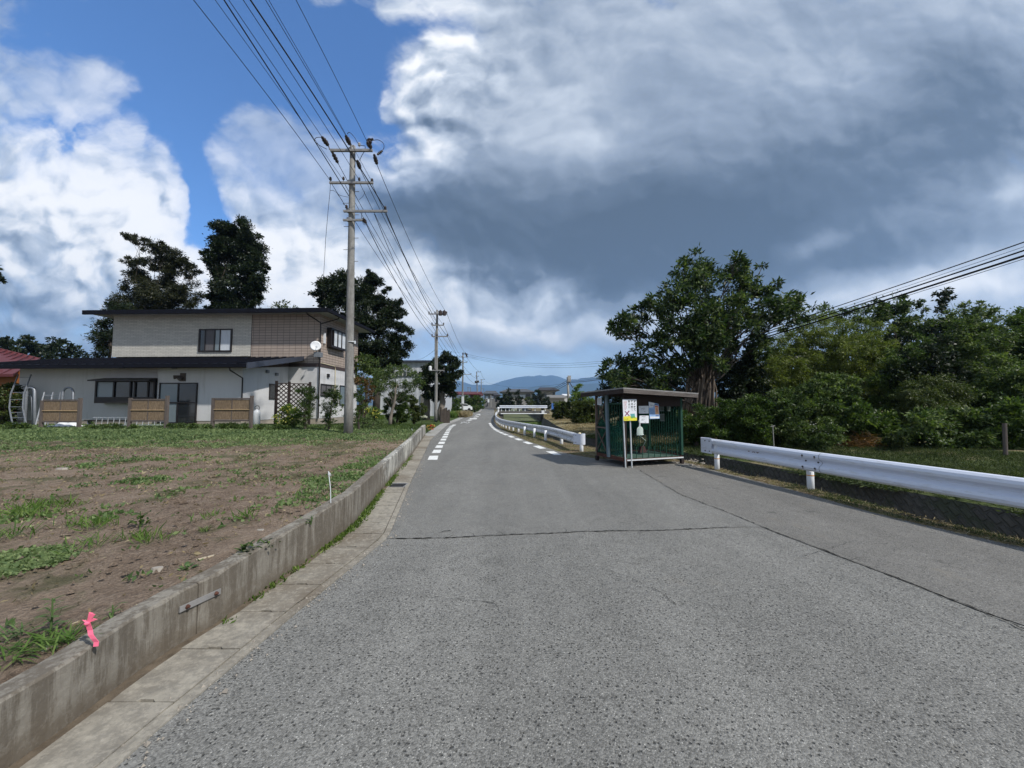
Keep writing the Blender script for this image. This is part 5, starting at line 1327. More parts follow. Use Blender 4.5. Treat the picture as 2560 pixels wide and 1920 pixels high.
# cables on the right
def rcab(dx, dz, r, lab):
    pts = []
    for y in list(np.arange(-14, 30, 2)) + list(np.arange(30, 57, 3)) + [56]:
        pts.append((14 + dx - .108 * y, y, 4.36 + dz + .00145 * (y - 36) ** 2))
    wire(pts, r=r, label=lab, name='overhead_cable', cat='cable')
rcab(0, .30, .016, 'topmost black cable crossing in front of the big tree'); rcab(.05, .20, .006, 'thin cable second from top over the bamboo'); rcab(0, .09, .022, 'thick black cable third from top over the bamboo')
rcab(-.05, -.06, .030, 'thickest black cable over the bamboo'); rcab(-.05, -.14, .008, 'lowest thin cable over the bamboo')
for i, (dz, sg) in enumerate(((0, .7), (-.3, .8), (-.55, 1.1))):
    wire(Q(1420, 950, 56) + Vector((0, 0, dz)), Q(1250 if i else 1262, 1000, 150) + Vector((0, 0, dz)), 1.0 + sg, .03, ['upper cable from the telephone pole to the houses', 'middle cable from the telephone pole to the houses', 'lower cable from the telephone pole to the houses'][i], name='overhead_cable', cat='cable')

# ================================================================== GUARD RAILS
PROF = [(-.004, .175), (.040, .170), (.074, .140), (.084, .10), (.074, .062), (.020, .026), (.0, .0), (.020, -.026), (.074, -.062), (.084, -.10), (.074, -.140), (.040, -.170), (-.004, -.175)]
def beam(name, path, mat, parent, sgn=1, sc=1.0):
    """w-beam lofted along path (centre points); sgn picks the side the waves face"""
    path = [Vector(p) for p in path]; V = []; n = len(PROF); prof = PROF + [(a - .012, b) for a, b in PROF[::-1]]
    m = len(prof)
    for i, p in enumerate(path):
        t = (path[min(i + 1, len(path) - 1)] - path[max(i - 1, 0)]).normalized(); s = Vector((t.y, -t.x, 0)).normalized() * sgn
        for o, z in prof: V.append(p + s * o * sc + Vector((0, 0, z * sc)))
    F = [(i * m + j, i * m + (j + 1) % m, (i + 1) * m + (j + 1) % m, (i + 1) * m + j) for i in range(len(path) - 1) for j in range(m)]
    F += [list(range(m)), [(len(path) - 1) * m + j for j in range(m)][::-1]]
    mb = MB(); mb.add(V, F); return mb.build(name, MT[mat], parent, smooth=False)
def resample(pts, n):
    pts = [Vector(p) for p in pts]; L = [0]
    for a, b in zip(pts[:-1], pts[1:]): L.append(L[-1] + (b - a).length)
    out = []
    for i in range(n + 1):
        d = L[-1] * i / n; k = max(j for j in range(len(L) - 1) if L[j] <= d + 1e-9); f = (d - L[k]) / (L[k + 1] - L[k])
        p0, p1, p2, p3 = pts[max(k - 1, 0)], pts[k], pts[k + 1], pts[min(k + 2, len(pts) - 1)]
        out.append(.5 * ((2 * p1) + (-p0 + p2) * f + (2 * p0 - 5 * p1 + 4 * p2 - p3) * f * f + (-p0 + 3 * p1 - 3 * p2 + p3) * f ** 3))
    return out
def endcap(parent, p, d, out, mat, h=.36, r=.085, ln=.30):
    """wrapped terminal plate: p start, d direction beyond the beam, out = road side"""
    d = Vector(d).normalized(); out = Vector(out).normalized(); plan = []
    for t in (0, .5, 1): plan.append(p + out * .085 + d * ln * t)
    for k in range(1, 8):
        th = math.pi * k / 8; plan.append(p + d * ln + d * math.sin(th) * r + out * (.085 - r + r * math.cos(th)))
    plan.append(p + out * (.085 - 2 * r) + d * ln * .6)
    V = []; m = len(plan)
    for q in plan: V += [q + Vector((0, 0, h / 2)), q - Vector((0, 0, h / 2))]
    inn = []
    for i, q in enumerate(plan):
        t = (plan[min(i + 1, m - 1)] - plan[max(i - 1, 0)]).normalized(); s = Vector((t.y, -t.x, 0)) * .006
        inn += [q + s + Vector((0, 0, h / 2)), q + s - Vector((0, 0, h / 2))]
    V += inn; F = []; o = 2 * m
    for i in range(m - 1):
        F += [(2 * i, 2 * i + 1, 2 * i + 3, 2 * i + 2), (o + 2 * i + 2, o + 2 * i + 3, o + 2 * i + 1, o + 2 * i), (2 * i, 2 * i + 2, o + 2 * i + 2, o + 2 * i), (2 * i + 1, o + 2 * i + 1, o + 2 * i + 3, 2 * i + 3)]
    mb = MB(); mb.add(V, F); e = mb.build('end_cap', MT[mat], parent)
    return e
def gpost(parent, x, y, z0, z1, r=.057, band=True):
    mb = MB(); mb.tube([(x, y, z0 - .2), (x, y, z1)], r, 14); po = mb.build('post', MT['white_thing'], parent, smooth=True)
    if band:
        m2 = MB(); m2.lathe((x, y, z0 + .27), [(r + .001, 0), (r + .003, 0), (r + .003, .018), (r + .001, .018)], 14); sub(po, 'band', m2, MT['orange_tape'])
    return po
def bolts(parent, pts, out, r=.014):
    mb = MB()
    for p in pts: mb.tube([p, p + out * .012, p + out * .018], [r, r, r * .5], 7)
    return mb.build('bolts', MT['dark_metal'], parent)
g1 = thing('guard_rail', 'clean white near guard rail beyond the asphalt at the right', 'guard rail', (5.3, 7.1, 0))
pth = [(4.86, 9.45, .56), (5.30, 7.15, .55), (5.84, 4.45, .545), (6.28, 2.2, .54), (6.62, 0, .54), (6.9, -2, .54)]
pth = resample(pth, 40)
beam('beam', pth, 'rail', g1, 1)
d0 = (pth[0] - pth[1]).normalized(); out0 = Vector((-d0.y, d0.x, 0)); out0 = out0 if out0.x < 0 else -out0
endcap(g1, pth[0] - d0 * .12, d0, out0, 'rail', ln=.36)
for (x, y) in ((4.90, 9.28), (5.43, 7.08), (6.42, 2.6), (6.9, -.2)): gpost(g1, x, y, 0, .60)
k = min(range(len(pth)), key=lambda i: (pth[i] - Vector((5.33, 7.0, .55))).length); t = (pth[k + 1] - pth[k]).normalized(); o_ = Vector((-t.y, t.x, 0)); o_ = o_ if o_.x < 0 else -o_
bp = []
for s_ in (-.13, .10):
    for zz_, oo in ((.10, .085), (.0, .004), (-.10, .085)): bp.append(pth[k] + t * s_ + o_ * oo + Vector((0, 0, zz_)))
e0_ = pth[0] - d0 * .05
bp += [e0_ + out0 * .086 + Vector((0, 0, .12)), e0_ + out0 * .086 - Vector((0, 0, .12)), e0_ + d0 * .15 + out0 * .086 + Vector((0, 0, .12)), e0_ + d0 * .15 + out0 * .086 - Vector((0, 0, .12))]
bolts(g1, bp, o_)
mb = MB()
for p in bp[:6]:
    for k_ in range(2):
        a_ = p + t * random.uniform(-.012, .012) - o_ * .001; mb.prism([a_ - t * .003, a_ + t * .003, a_ + t * .002 - Vector((0, 0, random.uniform(.02, .05))), a_ - t * .002 - Vector((0, 0, .02))], o_ * .0035)
mb.build('rust_streaks', MT['rust'], g1)
mb = MB(); c_ = pth[k] + t * .17
for q0, q1 in zip(PROF[:-1], PROF[1:]):
    A = c_ + o_ * (q0[0] + .002) + Vector((0, 0, q0[1])); B = c_ + o_ * (q1[0] + .002) + Vector((0, 0, q1[1])); mb.prism([A, B, B + t * .006, A + t * .006], o_ * .002)
mb.build('lap_joint', MT['steel'], g1)
# rubbed grey scuff marks on the beam
mb = MB()
for i in range(60):
    s_ = random.uniform(0, .34); zz_ = random.uniform(-.01, .055) if i % 2 else random.uniform(.015, .035)
    q = Q(1850, 1125, 8.2); kk = min(range(len(pth)), key=lambda i: abs(pth[i].y - 8.25)); base = pth[kk] + d0 * (s_ - .17)
    oo = np.interp(abs(zz_), [0, .032, .065], [.006, .022, .062]) + .004
    w_, h_ = random.uniform(.01, .03), random.uniform(.006, .02)
    c = base + out0 * oo + Vector((0, 0, zz_ + .01)); mb.prism([c, c + d0 * w_ + Vector((0, 0, -.004)), c + d0 * w_ * 1.1 + Vector((0, 0, h_)), c + d0 * .3 * w_ + Vector((0, 0, h_ * 1.2))], out0 * .002)
mb.build('scuff_marks', MT['rust'], g1)
# long curved rail
g2 = thing('guard_rail', 'long weathered white guard rail curving away along the canal', 'guard rail', P(1404, 1111.6))
top = [(1466, 1086), (1441, 1083.6), (1371, 1067), (1317, 1059), (1282, 1053.5), (1263, 1050), (1250, 1046.2), (1243, 1042), (1239.5, 1037), (1240, 1031.5), (1244.6, 1026.6)]
bpth = []
for px_, py_ in top:
    zt_ = .595; p = P(px_, py_, zt_); bpth.append((p.x, p.y, zt_ - .17))
bp_ = resample(bpth[1:], 70); beam('beam', bp_, 'rail_old', g2, -1)
d1 = (Vector(bpth[0]) - bp_[0]).normalized(); out1 = Vector((-d1.y, d1.x, 0)); out1 = out1 if out1.y < 0 else -out1
endcap(g2, bp_[0] - d1 * .06, d1, out1, 'rail', ln=.30, r=.11)
bolts(g2, [bp_[0] + d1 * s_ + out1 * .088 + Vector((0, 0, z_)) for s_ in (-.02, .08) for z_ in (.12, -.12)], out1)
pp = [(1454, 1130), (1404, 1111.6), (1364, 1102.5), (1336, 1095), (1311.6, 1089), (1296, 1081.4), (1282.6, 1078), (1272.7, 1075), (1264.6, 1071.8), (1258, 1068.6), (1253.5, 1066), (1249, 1063.6), (1245.5, 1060.6), (1242, 1058), (1240, 1055.5), (1238.7, 1051), (1238.6, 1047), (1239, 1043), (1241, 1038.5), (1243, 1034.5)]
for i, (a_, b_) in enumerate(pp):
    q = P(a_, b_, 0.0); gpost(g2, q.x, q.y, 0, .46, .06, band=False)
# ================================================================== BRIDGE
BY = 70.0
br = thing('canal_bridge', 'small concrete road bridge over the canal with white rails', 'bridge', (1.5, BY, 0))
dz = Q(1300, 1028, BY).z
a, b = Q(1246, 1029, BY).x, Q(1374, 1029, BY).x
mb = MB(); mb.box(a, b, BY, BY + 5, dz - .55, dz); mb.box(a - .5, a + .8, BY + .2, BY + 5, -1.6, dz - .551); mb.box(b - 1.2, b + .4, BY + .2, BY + 5, -1.6, dz - .551); mb.build('deck', MT['canal'], br)
z_ = Q(1300, 1034.3, BY - 1).z; mb = MB(); mb.tube([(Q(1252, 1034, BY - 1).x, BY - 1, z_), (Q(1367, 1034, BY - 1).x, BY - 1, z_)], .10, 10); mb.build('water_pipe', MT['white_thing'], br)
for nm, yy_, x0p, x1p in (('near', BY + .1, 1249, 1368), ('far', BY + 4.6, 1256, 1366)):
    zt_ = Q(1300, 1014.3 if nm == 'near' else 1015.0, yy_).z
    x0_, x1_ = Q(x0p, 1020, yy_).x, Q(x1p, 1020, yy_).x
    beam('rail_beam', [(x0_, yy_ - .15, zt_ - .21), (x1_, yy_ - .15, zt_ - .21)], 'rail', br, 1, 1.35)
    mb = MB(); mb.box(x0_, x1_, yy_ - .2, yy_ - .1, zt_ - .02, zt_ + .06); mb.build('top_rail', MT['white_thing'], br)
    if nm == 'near':
        for px_ in (1253.6, 1263.8, 1273, 1284.5, 1298, 1312.5, 1337.5, 1363.5):
            x = Q(px_, 1020, yy_).x; mb = MB(); mb.tube([(x, yy_ - .02, dz), (x, yy_ - .02, zt_)], .07, 8); mb.build('post', MT['white_thing'], br)
mb = MB(); a, b = Q(1354, 1026, BY - .3), Q(1361, 1033, BY - .3); mb.box(a.x, b.x, BY - .35, BY - .05, b.z, a.z); mb.build('name_block', MT['white_thing'], br)
def board(name, label, cat, x0, y0, x1, y1, Y, mat, post=None):
    a, b = Q(x0, y0, Y), Q(x1, y1, Y); t = thing(name, label, cat, (a.x, Y, b.z)); mb = MB(); mb.box(a.x, b.x, Y - .03, Y + .03, b.z, a.z); mb.build('board', MT[mat], t)
    if post:
        mb = MB(); xm = (a.x + b.x) / 2; c = Q(x0, post, Y); mb.box(xm - .06, xm + .06, Y + .031, Y + .1, c.z - .3, a.z - .1); mb.build('post', MT['steel'], t)
    return t
board('blue_board', 'upright blue board at the right end of the bridge beside the hedge', 'sign board', 1379, 1008, 1385.5, 1028, 62, 'blue_sign', 1031)
mp = thing('marker_post', 'white round topped post where the long guard rail meets the bridge', 'marker post', P(1246, 1030))
q = Q(1245.5, 1029, 64); mb = MB(); mb.lathe((q.x, 64, q.z - .1), [(.14, 0), (.14, .5), (.2, .55), (.2, .75), (.1, .85)], 10); mb.build('post', MT['white_thing'], mp)

# ================================================================== COLLECTION SHED (waste station)
KA = math.atan2(.60, 1.72); KF = Frame(2.83, 9.70, 0.05, KA); KW, KD = 1.77, 1.30
kz = .15; KH = 1.80
kiosk = thing('waste_shed', 'green mesh waste collection shed with posters beside the road', 'waste shed', (2.83, 9.70, .05), KA)
def kb(name, mb, mat, label=None, smooth=False): return mb.build(name, MT[mat], kiosk, world=False, label=label, smooth=smooth)
# floor and base frame
mb = MB(); mb.box(.03, KW - .03, .03, KD - .03, kz - .04, kz + .02); kb('floor', mb, 'green_floor')
mb = MB(); mb.box(0, KW, -.03, .03, kz - .06, kz - .0); mb.box(0, KW, KD - .03, KD + .03, kz - .06, kz + .04); mb.box(KW - .03, KW + .03, .031, KD - .031, kz - .06, kz + .04); mb.box(-.03, .03, .031, KD - .031, kz - .06, kz + .03)
kb('base_frame', mb, 'rust')
mb = MB(); mb.box(.03, KW + .02, -.045, -.031, kz - .04, kz - .01); kb('base_edge', mb, 'white_pipe')
for x, y in ((0, 0), (KW, 0), (0, KD), (KW, KD)):
    mb = MB(); mb.box(x - .04, x + .04, y - .04, y + .04, -.12, kz - .061); kb('foot', mb, 'wood_dark')
for x, y, m_, z1 in ((.0, .0, 'wood_dark', KH), (KW, 0, 'green_frame', KH - .1), (0, KD, 'wood_brace', KH), (KW, KD, 'green_frame', KH - .1), (KW * .5, KD, 'green_frame', KH - .05)):
    s_ = .032; mb = MB(); mb.box(x - s_, x + s_, y - s_, y + s_, kz + .041, z1); kb('corner_post', mb, m_)
# blue-grey pillar on the left side, slightly leaning
pt_ = KF.side(1517, 993, -.05); pb2 = KF.side(1522.5, 1139, -.05)
mb = MB(); mb.hexa([(-.09, pb2[0] - .045, kz - .02), (-.035, pb2[0] - .045, kz - .02), (-.035, pb2[0] + .045, kz - .02), (-.09, pb2[0] + .045, kz - .02)], [(-.09, pt_[0] - .045, KH), (-.035, pt_[0] - .045, KH), (-.035, pt_[0] + .045, KH), (-.09, pt_[0] + .045, KH)]); kb('pillar', mb, 'grey_post')
# braces of the left panel
y1_, y0_ = KD - .04, pb2[0] + .05; zm_ = kz + .74
for za, zb_ in ((kz + .06, zm_), (zm_ + .02, KH - .05)):
    for ya_, yb2 in ((y0_, y1_), (y1_, y0_)):
        mb = MB(); mb.bar((-.045 - (.012 if ya_ == y0_ else 0), ya_, za), (-.045 - (.012 if ya_ == y0_ else 0), yb2, zb_), .012, .035, up=(1, 0, 0)); kb('brace', mb, 'wood_brace')
mb = MB(); mb.bar((-.045, y0_, zm_), (-.045, y1_, zm_), .03, .04); mb.bar((-.045, y0_, KH - .03), (-.045, y1_, KH - .03), .03, .04); kb('crossbar', mb, 'wood_brace')
# bars
def bars(name, p0, p1, n, z0, z1, mat='green_frame', r=.007):
    mb = MB(); p0 = Vector(p0); p1 = Vector(p1)
    for i in range(n):
        p = p0.lerp(p1, (i + .5) / n); mb.box(p.x - r, p.x + r, p.y - r, p.y + r, z0, z1)
    return kb(name, mb, mat)
bars('back_bars', (.04, KD, 0), (KW - .04, KD, 0), 20, kz + .041, KH - .25)
bars('side_bars', (KW, .04, 0), (KW, KD - .04, 0), 13, kz + .041, KH - .25)
bars('side_bars', (0, .04, 0), (0, KD - .04, 0), 11, kz + .041, KH - .3)
for i_ in range(9): bars('front_bar', (.06 + (KW - .10) * i_ / 9, .0, 0), (.06 + (KW - .10) * (i_ + 1) / 9, .0, 0), 1, kz + .0, kz + .30)
# nets; the dark green sheet stands in for shade on the back panel
mb = MB(); mb.box(.04, KW - .04, KD + .012, KD + .018, kz + .04, KH - .3); kb('net', mb, 'net')
mb = MB(); mb.box(KW + .010, KW + .016, .04, KD - .04, kz + .04, KH - .3); kb('net', mb, 'net')
mb = MB(); mb.box(-.025, -.021, .05, KD - .05, kz + .04, kz + .95); kb('net', mb, 'net')
mb = MB(); mb.hexa([(.75, KD - .024, kz + .72), (KW - .05, KD - .024, kz + .62), (KW - .05, KD - .018, kz + .62), (.75, KD - .018, kz + .72)], [(.75, KD - .024, KH - .5), (KW - .05, KD - .024, KH - .42), (KW - .05, KD - .018, KH - .42), (.75, KD - .018, KH - .5)]); kb('painted_shade_sheet', mb, 'sheet')
for ya_, z_ in ((KD, zm_), (KD, KH - .27), (0, KH - .2)):
    mb = MB(); mb.box(.033, KW - .033, ya_ - .02, ya_ + .02, z_ - .02, z_ + .02); kb('crossbar', mb, 'green_frame' if ya_ else 'wood_dark')
for x_ in (0, KW):
    mb = MB(); mb.box(x_ - .018, x_ + .018, .033, KD - .033, KH - .28, KH - .24); kb('crossbar', mb, 'green_frame')
mb = MB(); mb.box(.033, KW - .033, -.028, -.0205, KH - .33, KH - .06); kb('header_board', mb, 'wood_dark')
# roof
zf0, zf1 = 1.925, 1.815
x0_, x1_, ya_, yb2 = -.32, KW + .20, -.42, KD + .35
mb = MB(); mb.hexa([(x0_, ya_, zf0 - .03), (x1_, ya_, zf1 - .03), (x1_, yb2, zf1 - .08), (x0_, yb2, zf0 - .08)], [(x0_, ya_, zf0), (x1_, ya_, zf1), (x1_, yb2, zf1 - .05), (x0_, yb2, zf0 - .05)]); rf = kb('roof', mb, 'galv')
m2 = MB(); m2.hexa([(x0_ + .01, ya_ + .0, zf0 - .13), (x1_ - .01, ya_ + .0, zf1 - .12), (x1_ - .01, ya_ + .03, zf1 - .12), (x0_ + .01, ya_ + .03, zf0 - .13)], [(x0_ + .01, ya_, zf0 - .032), (x1_ - .01, ya_, zf1 - .032), (x1_ - .01, ya_ + .03, zf1 - .032), (x0_ + .01, ya_ + .03, zf0 - .032)])
c_ = mesh_obj('fascia', [tuple(v) for v in m2.V], m2.F, MT['wood_fascia'], kiosk, False); c_.parent = rf
m2 = MB(); m2.hexa([(x0_ + .005, ya_ + .031, zf0 - .14), (x0_ + .03, ya_ + .031, zf0 - .14), (x0_ + .03, yb2 - .01, zf0 - .19), (x0_ + .005, yb2 - .01, zf0 - .19)], [(x0_ + .005, ya_ + .031, zf0 - .035), (x0_ + .03, ya_ + .031, zf0 - .035), (x0_ + .03, yb2 - .01, zf0 - .085), (x0_ + .005, yb2 - .01, zf0 - .085)])
c_ = mesh_obj('fascia', [tuple(v) for v in m2.V], m2.F, MT['wood_dark'], kiosk, False); c_.parent = rf
m2 = MB()
for i in range(6):
    x = x0_ + .12 + i * (x1_ - x0_ - .24) / 5; zz_ = zf0 + (zf1 - zf0) * (x - x0_) / (x1_ - x0_); m2.box(x - .02, x + .02, ya_ + .04, yb2 - .02, zz_ - .13, zz_ - .085)
c_ = mesh_obj('rafters', [tuple(v) for v in m2.V], m2.F, MT['wood_dark'], kiosk, False); c_.parent = rf
# white pipes in front
for (a_, b_, c2, d2) in ((1558.5, 1052, 1564, 1157), (1575.5, 1052, 1579.5, 1156)):
    xa_, za_ = KF.front(a_, b_, -.275); xb_, zb_ = KF.front(c2, d2, -.12); mb = MB(); mb.tube([(xa_, -.272, za_ + .10), (xb_, -.12, -.04)], .016, 8); kb('white_pipe', mb, 'white_pipe')
def plate(name, label, cat, corners, ly, mat, th=.008, rounded=0, group=None):
    """flat board whose corners are seen at the given pixels, top-left, top-right, bottom-right, bottom-left"""
    c = [KF.front(px_, py_, ly) for px_, py_ in corners]
    t = thing(name, label, cat, KF.W(c[3][0], ly, c[3][1]), KA, group)
    o = Vector((c[3][0], 0, c[3][1])); L = [Vector((x, 0, z)) - o for x, z in c]
    if rounded:
        pts = []
        cen = sum(L, Vector()) / 4
        for i in range(4):
            p0, p1, p2 = L[i - 1], L[i], L[(i + 1) % 4]; r = rounded; a_ = p1 + (p0 - p1).normalized() * r; b_ = p1 + (p2 - p1).normalized() * r
            pts += [a_, p1.lerp((a_ + b_) / 2, .45), b_]
    else: pts = L
    mb = MB(); mb.prism([tuple(p) for p in pts], (0, th, 0)); mb.build('board', MT[mat], t, world=False)
    f = lambda u, v: (L[0].lerp(L[1], u)).lerp(L[3].lerp(L[2], u), v)
    return t, f
def onplate(t, f, name, mat, items, lift=.0025):
    """items: ('r',u0,v0,u1,v1) | ('t',char,u0,v0,u1,v1,bold) | ('p',[(u,v)..])"""
    mb = MB()
    for it in items:
        if it[0] == 'r': q = [f(it[1], it[2]), f(it[3], it[2]), f(it[3], it[4]), f(it[1], it[4])]; mb.add([p + Vector((0, -lift, 0)) for p in q], [(3, 2, 1, 0)])
        elif it[0] == 'p': q = [f(u, v) for u, v in it[1]]; mb.add([p + Vector((0, -lift, 0)) for p in q], [list(range(len(q)))[::-1]])
        else:
            V, F = glyph_box(it[1], 1, it[6] if len(it) > 6 else 0)
            mb.add([f(it[2] + (it[4] - it[2]) * s, it[5] + (it[3] - it[5]) * w) + Vector((0, -lift, 0)) for s, w in V], F)
    mb.build(name, MT[mat], t, world=False)
# big poster
t, f = plate('notice_poster', 'tall white and yellow no-dumping poster with a crossed out mark', 'poster', [(1556.5, 998), (1591.3, 998), (1592.3, 1051.5), (1558.8, 1052.2)], -.30, 'paper')
it = []
for i, ch in enumerate('ポイ捨て'): it.append(('t', ch, .78, .05 + i * .128, .93, .155 + i * .128, .03))
for i, ch in enumerate('不法投棄'): it.append(('t', ch, .58, .05 + i * .128, .73, .155 + i * .128, .03))
for i, ch in enumerate('禁止!!'.replace('!!', '‼') if False else '禁止'): it.append(('t', ch, .38, .05 + i * .128, .53, .155 + i * .128, .03))
it += [('t', '!', .40, .33, .43, .42, .04), ('t', '!', .48, .33, .51, .42, .04)]
onplate(t, f, 'lettering', 'ink', it)
onplate(t, f, 'red_lines', 'red_ink', [('t', ch, .06 + .085 * c, .08 + .062 * r_, .12 + .085 * c, .13 + .062 * r_, 0) for c, s_ in enumerate(('この付近でのごみ', '町環境係からの', 'お願いします')) for r_, ch in enumerate(s_[:7])])
onplate(t, f, 'yellow_foot', 'yellow', [('p', [(0, .80), (.45, .78), (1, .86), (1, 1), (0, 1)])])
onplate(t, f, 'cross_mark', 'magenta', [('p', [(.10, .56), (.16, .55), (.46, .76), (.42, .79)]), ('p', [(.40, .53), (.48, .55), (.14, .79), (.09, .77)])], .0035)
onplate(t, f, 'truck_picture', 'teal', [('p', [(.52, .68), (.84, .67), (.86, .80), (.56, .82)])], .0035)
onplate(t, f, 'truck_picture', 'grn', [('p', [(.54, .81), (.86, .79), (.88, .89), (.78, .86), (.64, .89), (.56, .88)])], .0045)
onplate(t, f, 'yellow_text', 'ink', [('t', ch, .06 + i * .06, .90, .11 + i * .06, .95, 0) for i, ch in enumerate('きれいな町')], .0035)
def textrows(rows): return [('r', a_, b_, c2, d2) for a_, b_, c2, d2 in rows]
t, f = plate('notice_plate', 'upper rounded white notice plate on the shed front', 'notice plate', [(1597, 1015), (1621.7, 1014.5), (1621.7, 1033.7), (1597.5, 1034)], -.06, 'paper', rounded=.014)
it = [('t', ch, .05 + .045 * i, .10, .09 + .045 * i, .18) for i, ch in enumerate('お知らせ')]
it += [('t', ch, .15 + .052 * i, .25, .195 + .052 * i, .35) for i, ch in enumerate('ごみは収集日の朝に')]
it += [('t', ch, .22 + .052 * i, .42, .265 + .052 * i, .52) for i, ch in enumerate('出してください')]
it += [('t', ch, .50 + .048 * i, .72, .54 + .048 * i, .80) for i, ch in enumerate('衛生組合')]
onplate(t, f, 'lettering', 'ink', it)
t, f = plate('notice_plate', 'lower rounded white notice plate on the shed front, behind the bag hook', 'notice plate', [(1599, 1039), (1621.7, 1039), (1622, 1057.8), (1598, 1057.5)], -.06, 'paper', rounded=.014)
it = [('t', ch, .20 + .085 * i, .08, .275 + .085 * i, .20, .02) for i, ch in enumerate('ごみ収集日')]
it += [('t', ch, .22 + .052 * i, .42, .265 + .052 * i, .52) for i, ch in enumerate('燃えるごみ火金')] + [('t', ch, .22 + .052 * i, .56, .265 + .052 * i, .66) for i, ch in enumerate('資源ごみ水')]
it += [('t', ch, .55 + .048 * i, .82, .59 + .048 * i, .90) for i, ch in enumerate('衛生組合')]
onplate(t, f, 'lettering', 'ink', it)
t, f = plate('schedule_poster', 'pale blue and orange schedule poster right of the white plates', 'poster', [(1621.8, 1004.5), (1646.5, 1010), (1649.3, 1046.5), (1624.5, 1047.5)], -.07, 'sky')
onplate(t, f, 'orange_panel', 'orange', [('r', .58, .14, .95, .72)]); onplate(t, f, 'white_panel', 'paper', [('p', [(0, 0), (.6, 0), (.4, .3), (0, .35)]), ('r', .04, .86, .94, .97)], .0028)
onplate(t, f, 'lettering', 'navy_ink', [('r', .60, .05, .95, .10), ('r', .60, .78, .95, .83)] + [('t', ch, .10 + .11 * i, .14, .19 + .11 * i, .21, 0) for i, ch in enumerate('収集予定')] + [('r', .08, .42 + .05 * i, .5, .428 + .05 * i) for i in range(8)], .0038)
onplate(t, f, 'red_text', 'red_ink', [('t', ch, .70, .30 + .075 * i, .84, .365 + .075 * i, .02) for i, ch in enumerate('分別回収')] + [('r', .62, .18, .9, .24)], .0038)
for cs, lab in (([(1648, 1004.5), (1660, 1004.5), (1660, 1028), (1650, 1028)], 'dim grey notice hung inside the shed right of the schedule'), ([(1650, 1035), (1661, 1034), (1661, 1053), (1651, 1053)], 'lower dim grey notice behind the schedule poster'), ([(1666.5, 1008), (1676.5, 1008), (1677, 1028), (1667.5, 1028)], 'small dim paper in the upper right corner of the shed')):
    t, f = plate('inner_notice', lab, 'notice', cs, .45, 'grey_paper'); onplate(t, f, 'lettering', 'ink', [('r', .15, .2 + .12 * i, .85, .23 + .12 * i) for i in range(6)])
ty, tz = KF.side(1494.5, 995, -.07); ty2, tz2 = KF.side(1504.5, 1012, -.07)
t = thing('side_notice', 'little white notice at the top of the shed left side', 'notice', KF.W(-.08, ty, tz2), KA)
mb = MB(); mb.box(-.004, .004, -(ty - ty2), 0, 0, tz - tz2); mb.build('board', MT['paper'], t, world=False)
mb = MB(); w_ = ty - ty2; h_ = tz - tz2
for i in range(5): mb.box(-.0065, -.0045, -w_ * .85, -w_ * .15, h_ * (.15 + .14 * i), h_ * (.19 + .14 * i))
mb.build('lettering', MT['ink'], t, world=False)
# hanging scoop bag and broom
cx_, cz_ = KF.front(1600, 1075, -.12); t = thing('hanging_scoop', 'pale translucent dustpan bag hanging on the shed front', 'dustpan', KF.W(cx_, -.12, cz_), KA)
w_ = .092; mb = MB(); V = []
for i in range(9):
    for j in range(9):
        u, v = i / 8 * 2 - 1, j / 8; ww = w_ * (1 if v < .62 else math.sqrt(max(0, 1 - ((v - .62) / .40) ** 2))); V.append((u * ww * (1 + .06 * (1 - v)), -.05 * (1 - u * u) * (1 - v * .5), -.125 + .215 * v))
F = [(i * 9 + j, (i + 1) * 9 + j, (i + 1) * 9 + j + 1, i * 9 + j + 1) for i in range(8) for j in range(8)]
mb.add(V, F); mb.build('pan', MT['bagp'], t, world=False, smooth=True)
mb = MB(); mb.tube([(-w_, 0, -.125), (w_ * 1.05, -.01, -.118)], .009, 6); mb.build('rim', MT['white_pipe'], t, world=False)
mb = MB(); mb.tube([(-.01, 0, .085), (-.005, 0, .16), (-.02, 0, .235)], [.02, .016, .022], 8); mb.build('handle', MT['white_pipe'], t, world=False)
bx_, bz_ = KF.front(1606, 1117, .55); t = thing('broom', 'brown broom with a long thin handle standing in the shed', 'broom', KF.W(bx_, .55, kz + .07), KA)
hx, hz_ = KF.front(1601, 1060, -.02)
mb = MB(); mb.tube([(.02, 0, .17), (.04, -.1, .32), (hx - bx_ + .05, -.35, .55), (hx - bx_, -.57, hz_ - kz - .05)], .009, 6); mb.build('handle', MT['bagp'], t, world=False)
mb = MB(); mb.hexa([(-.12, -.05, 0), (.10, -.05, 0), (.10, .05, 0), (-.12, .05, 0)], [(-.05, -.03, .17), (.06, -.03, .17), (.06, .03, .17), (-.05, .03, .17)]); mb.build('bristles', MT['broom'], t, world=False)
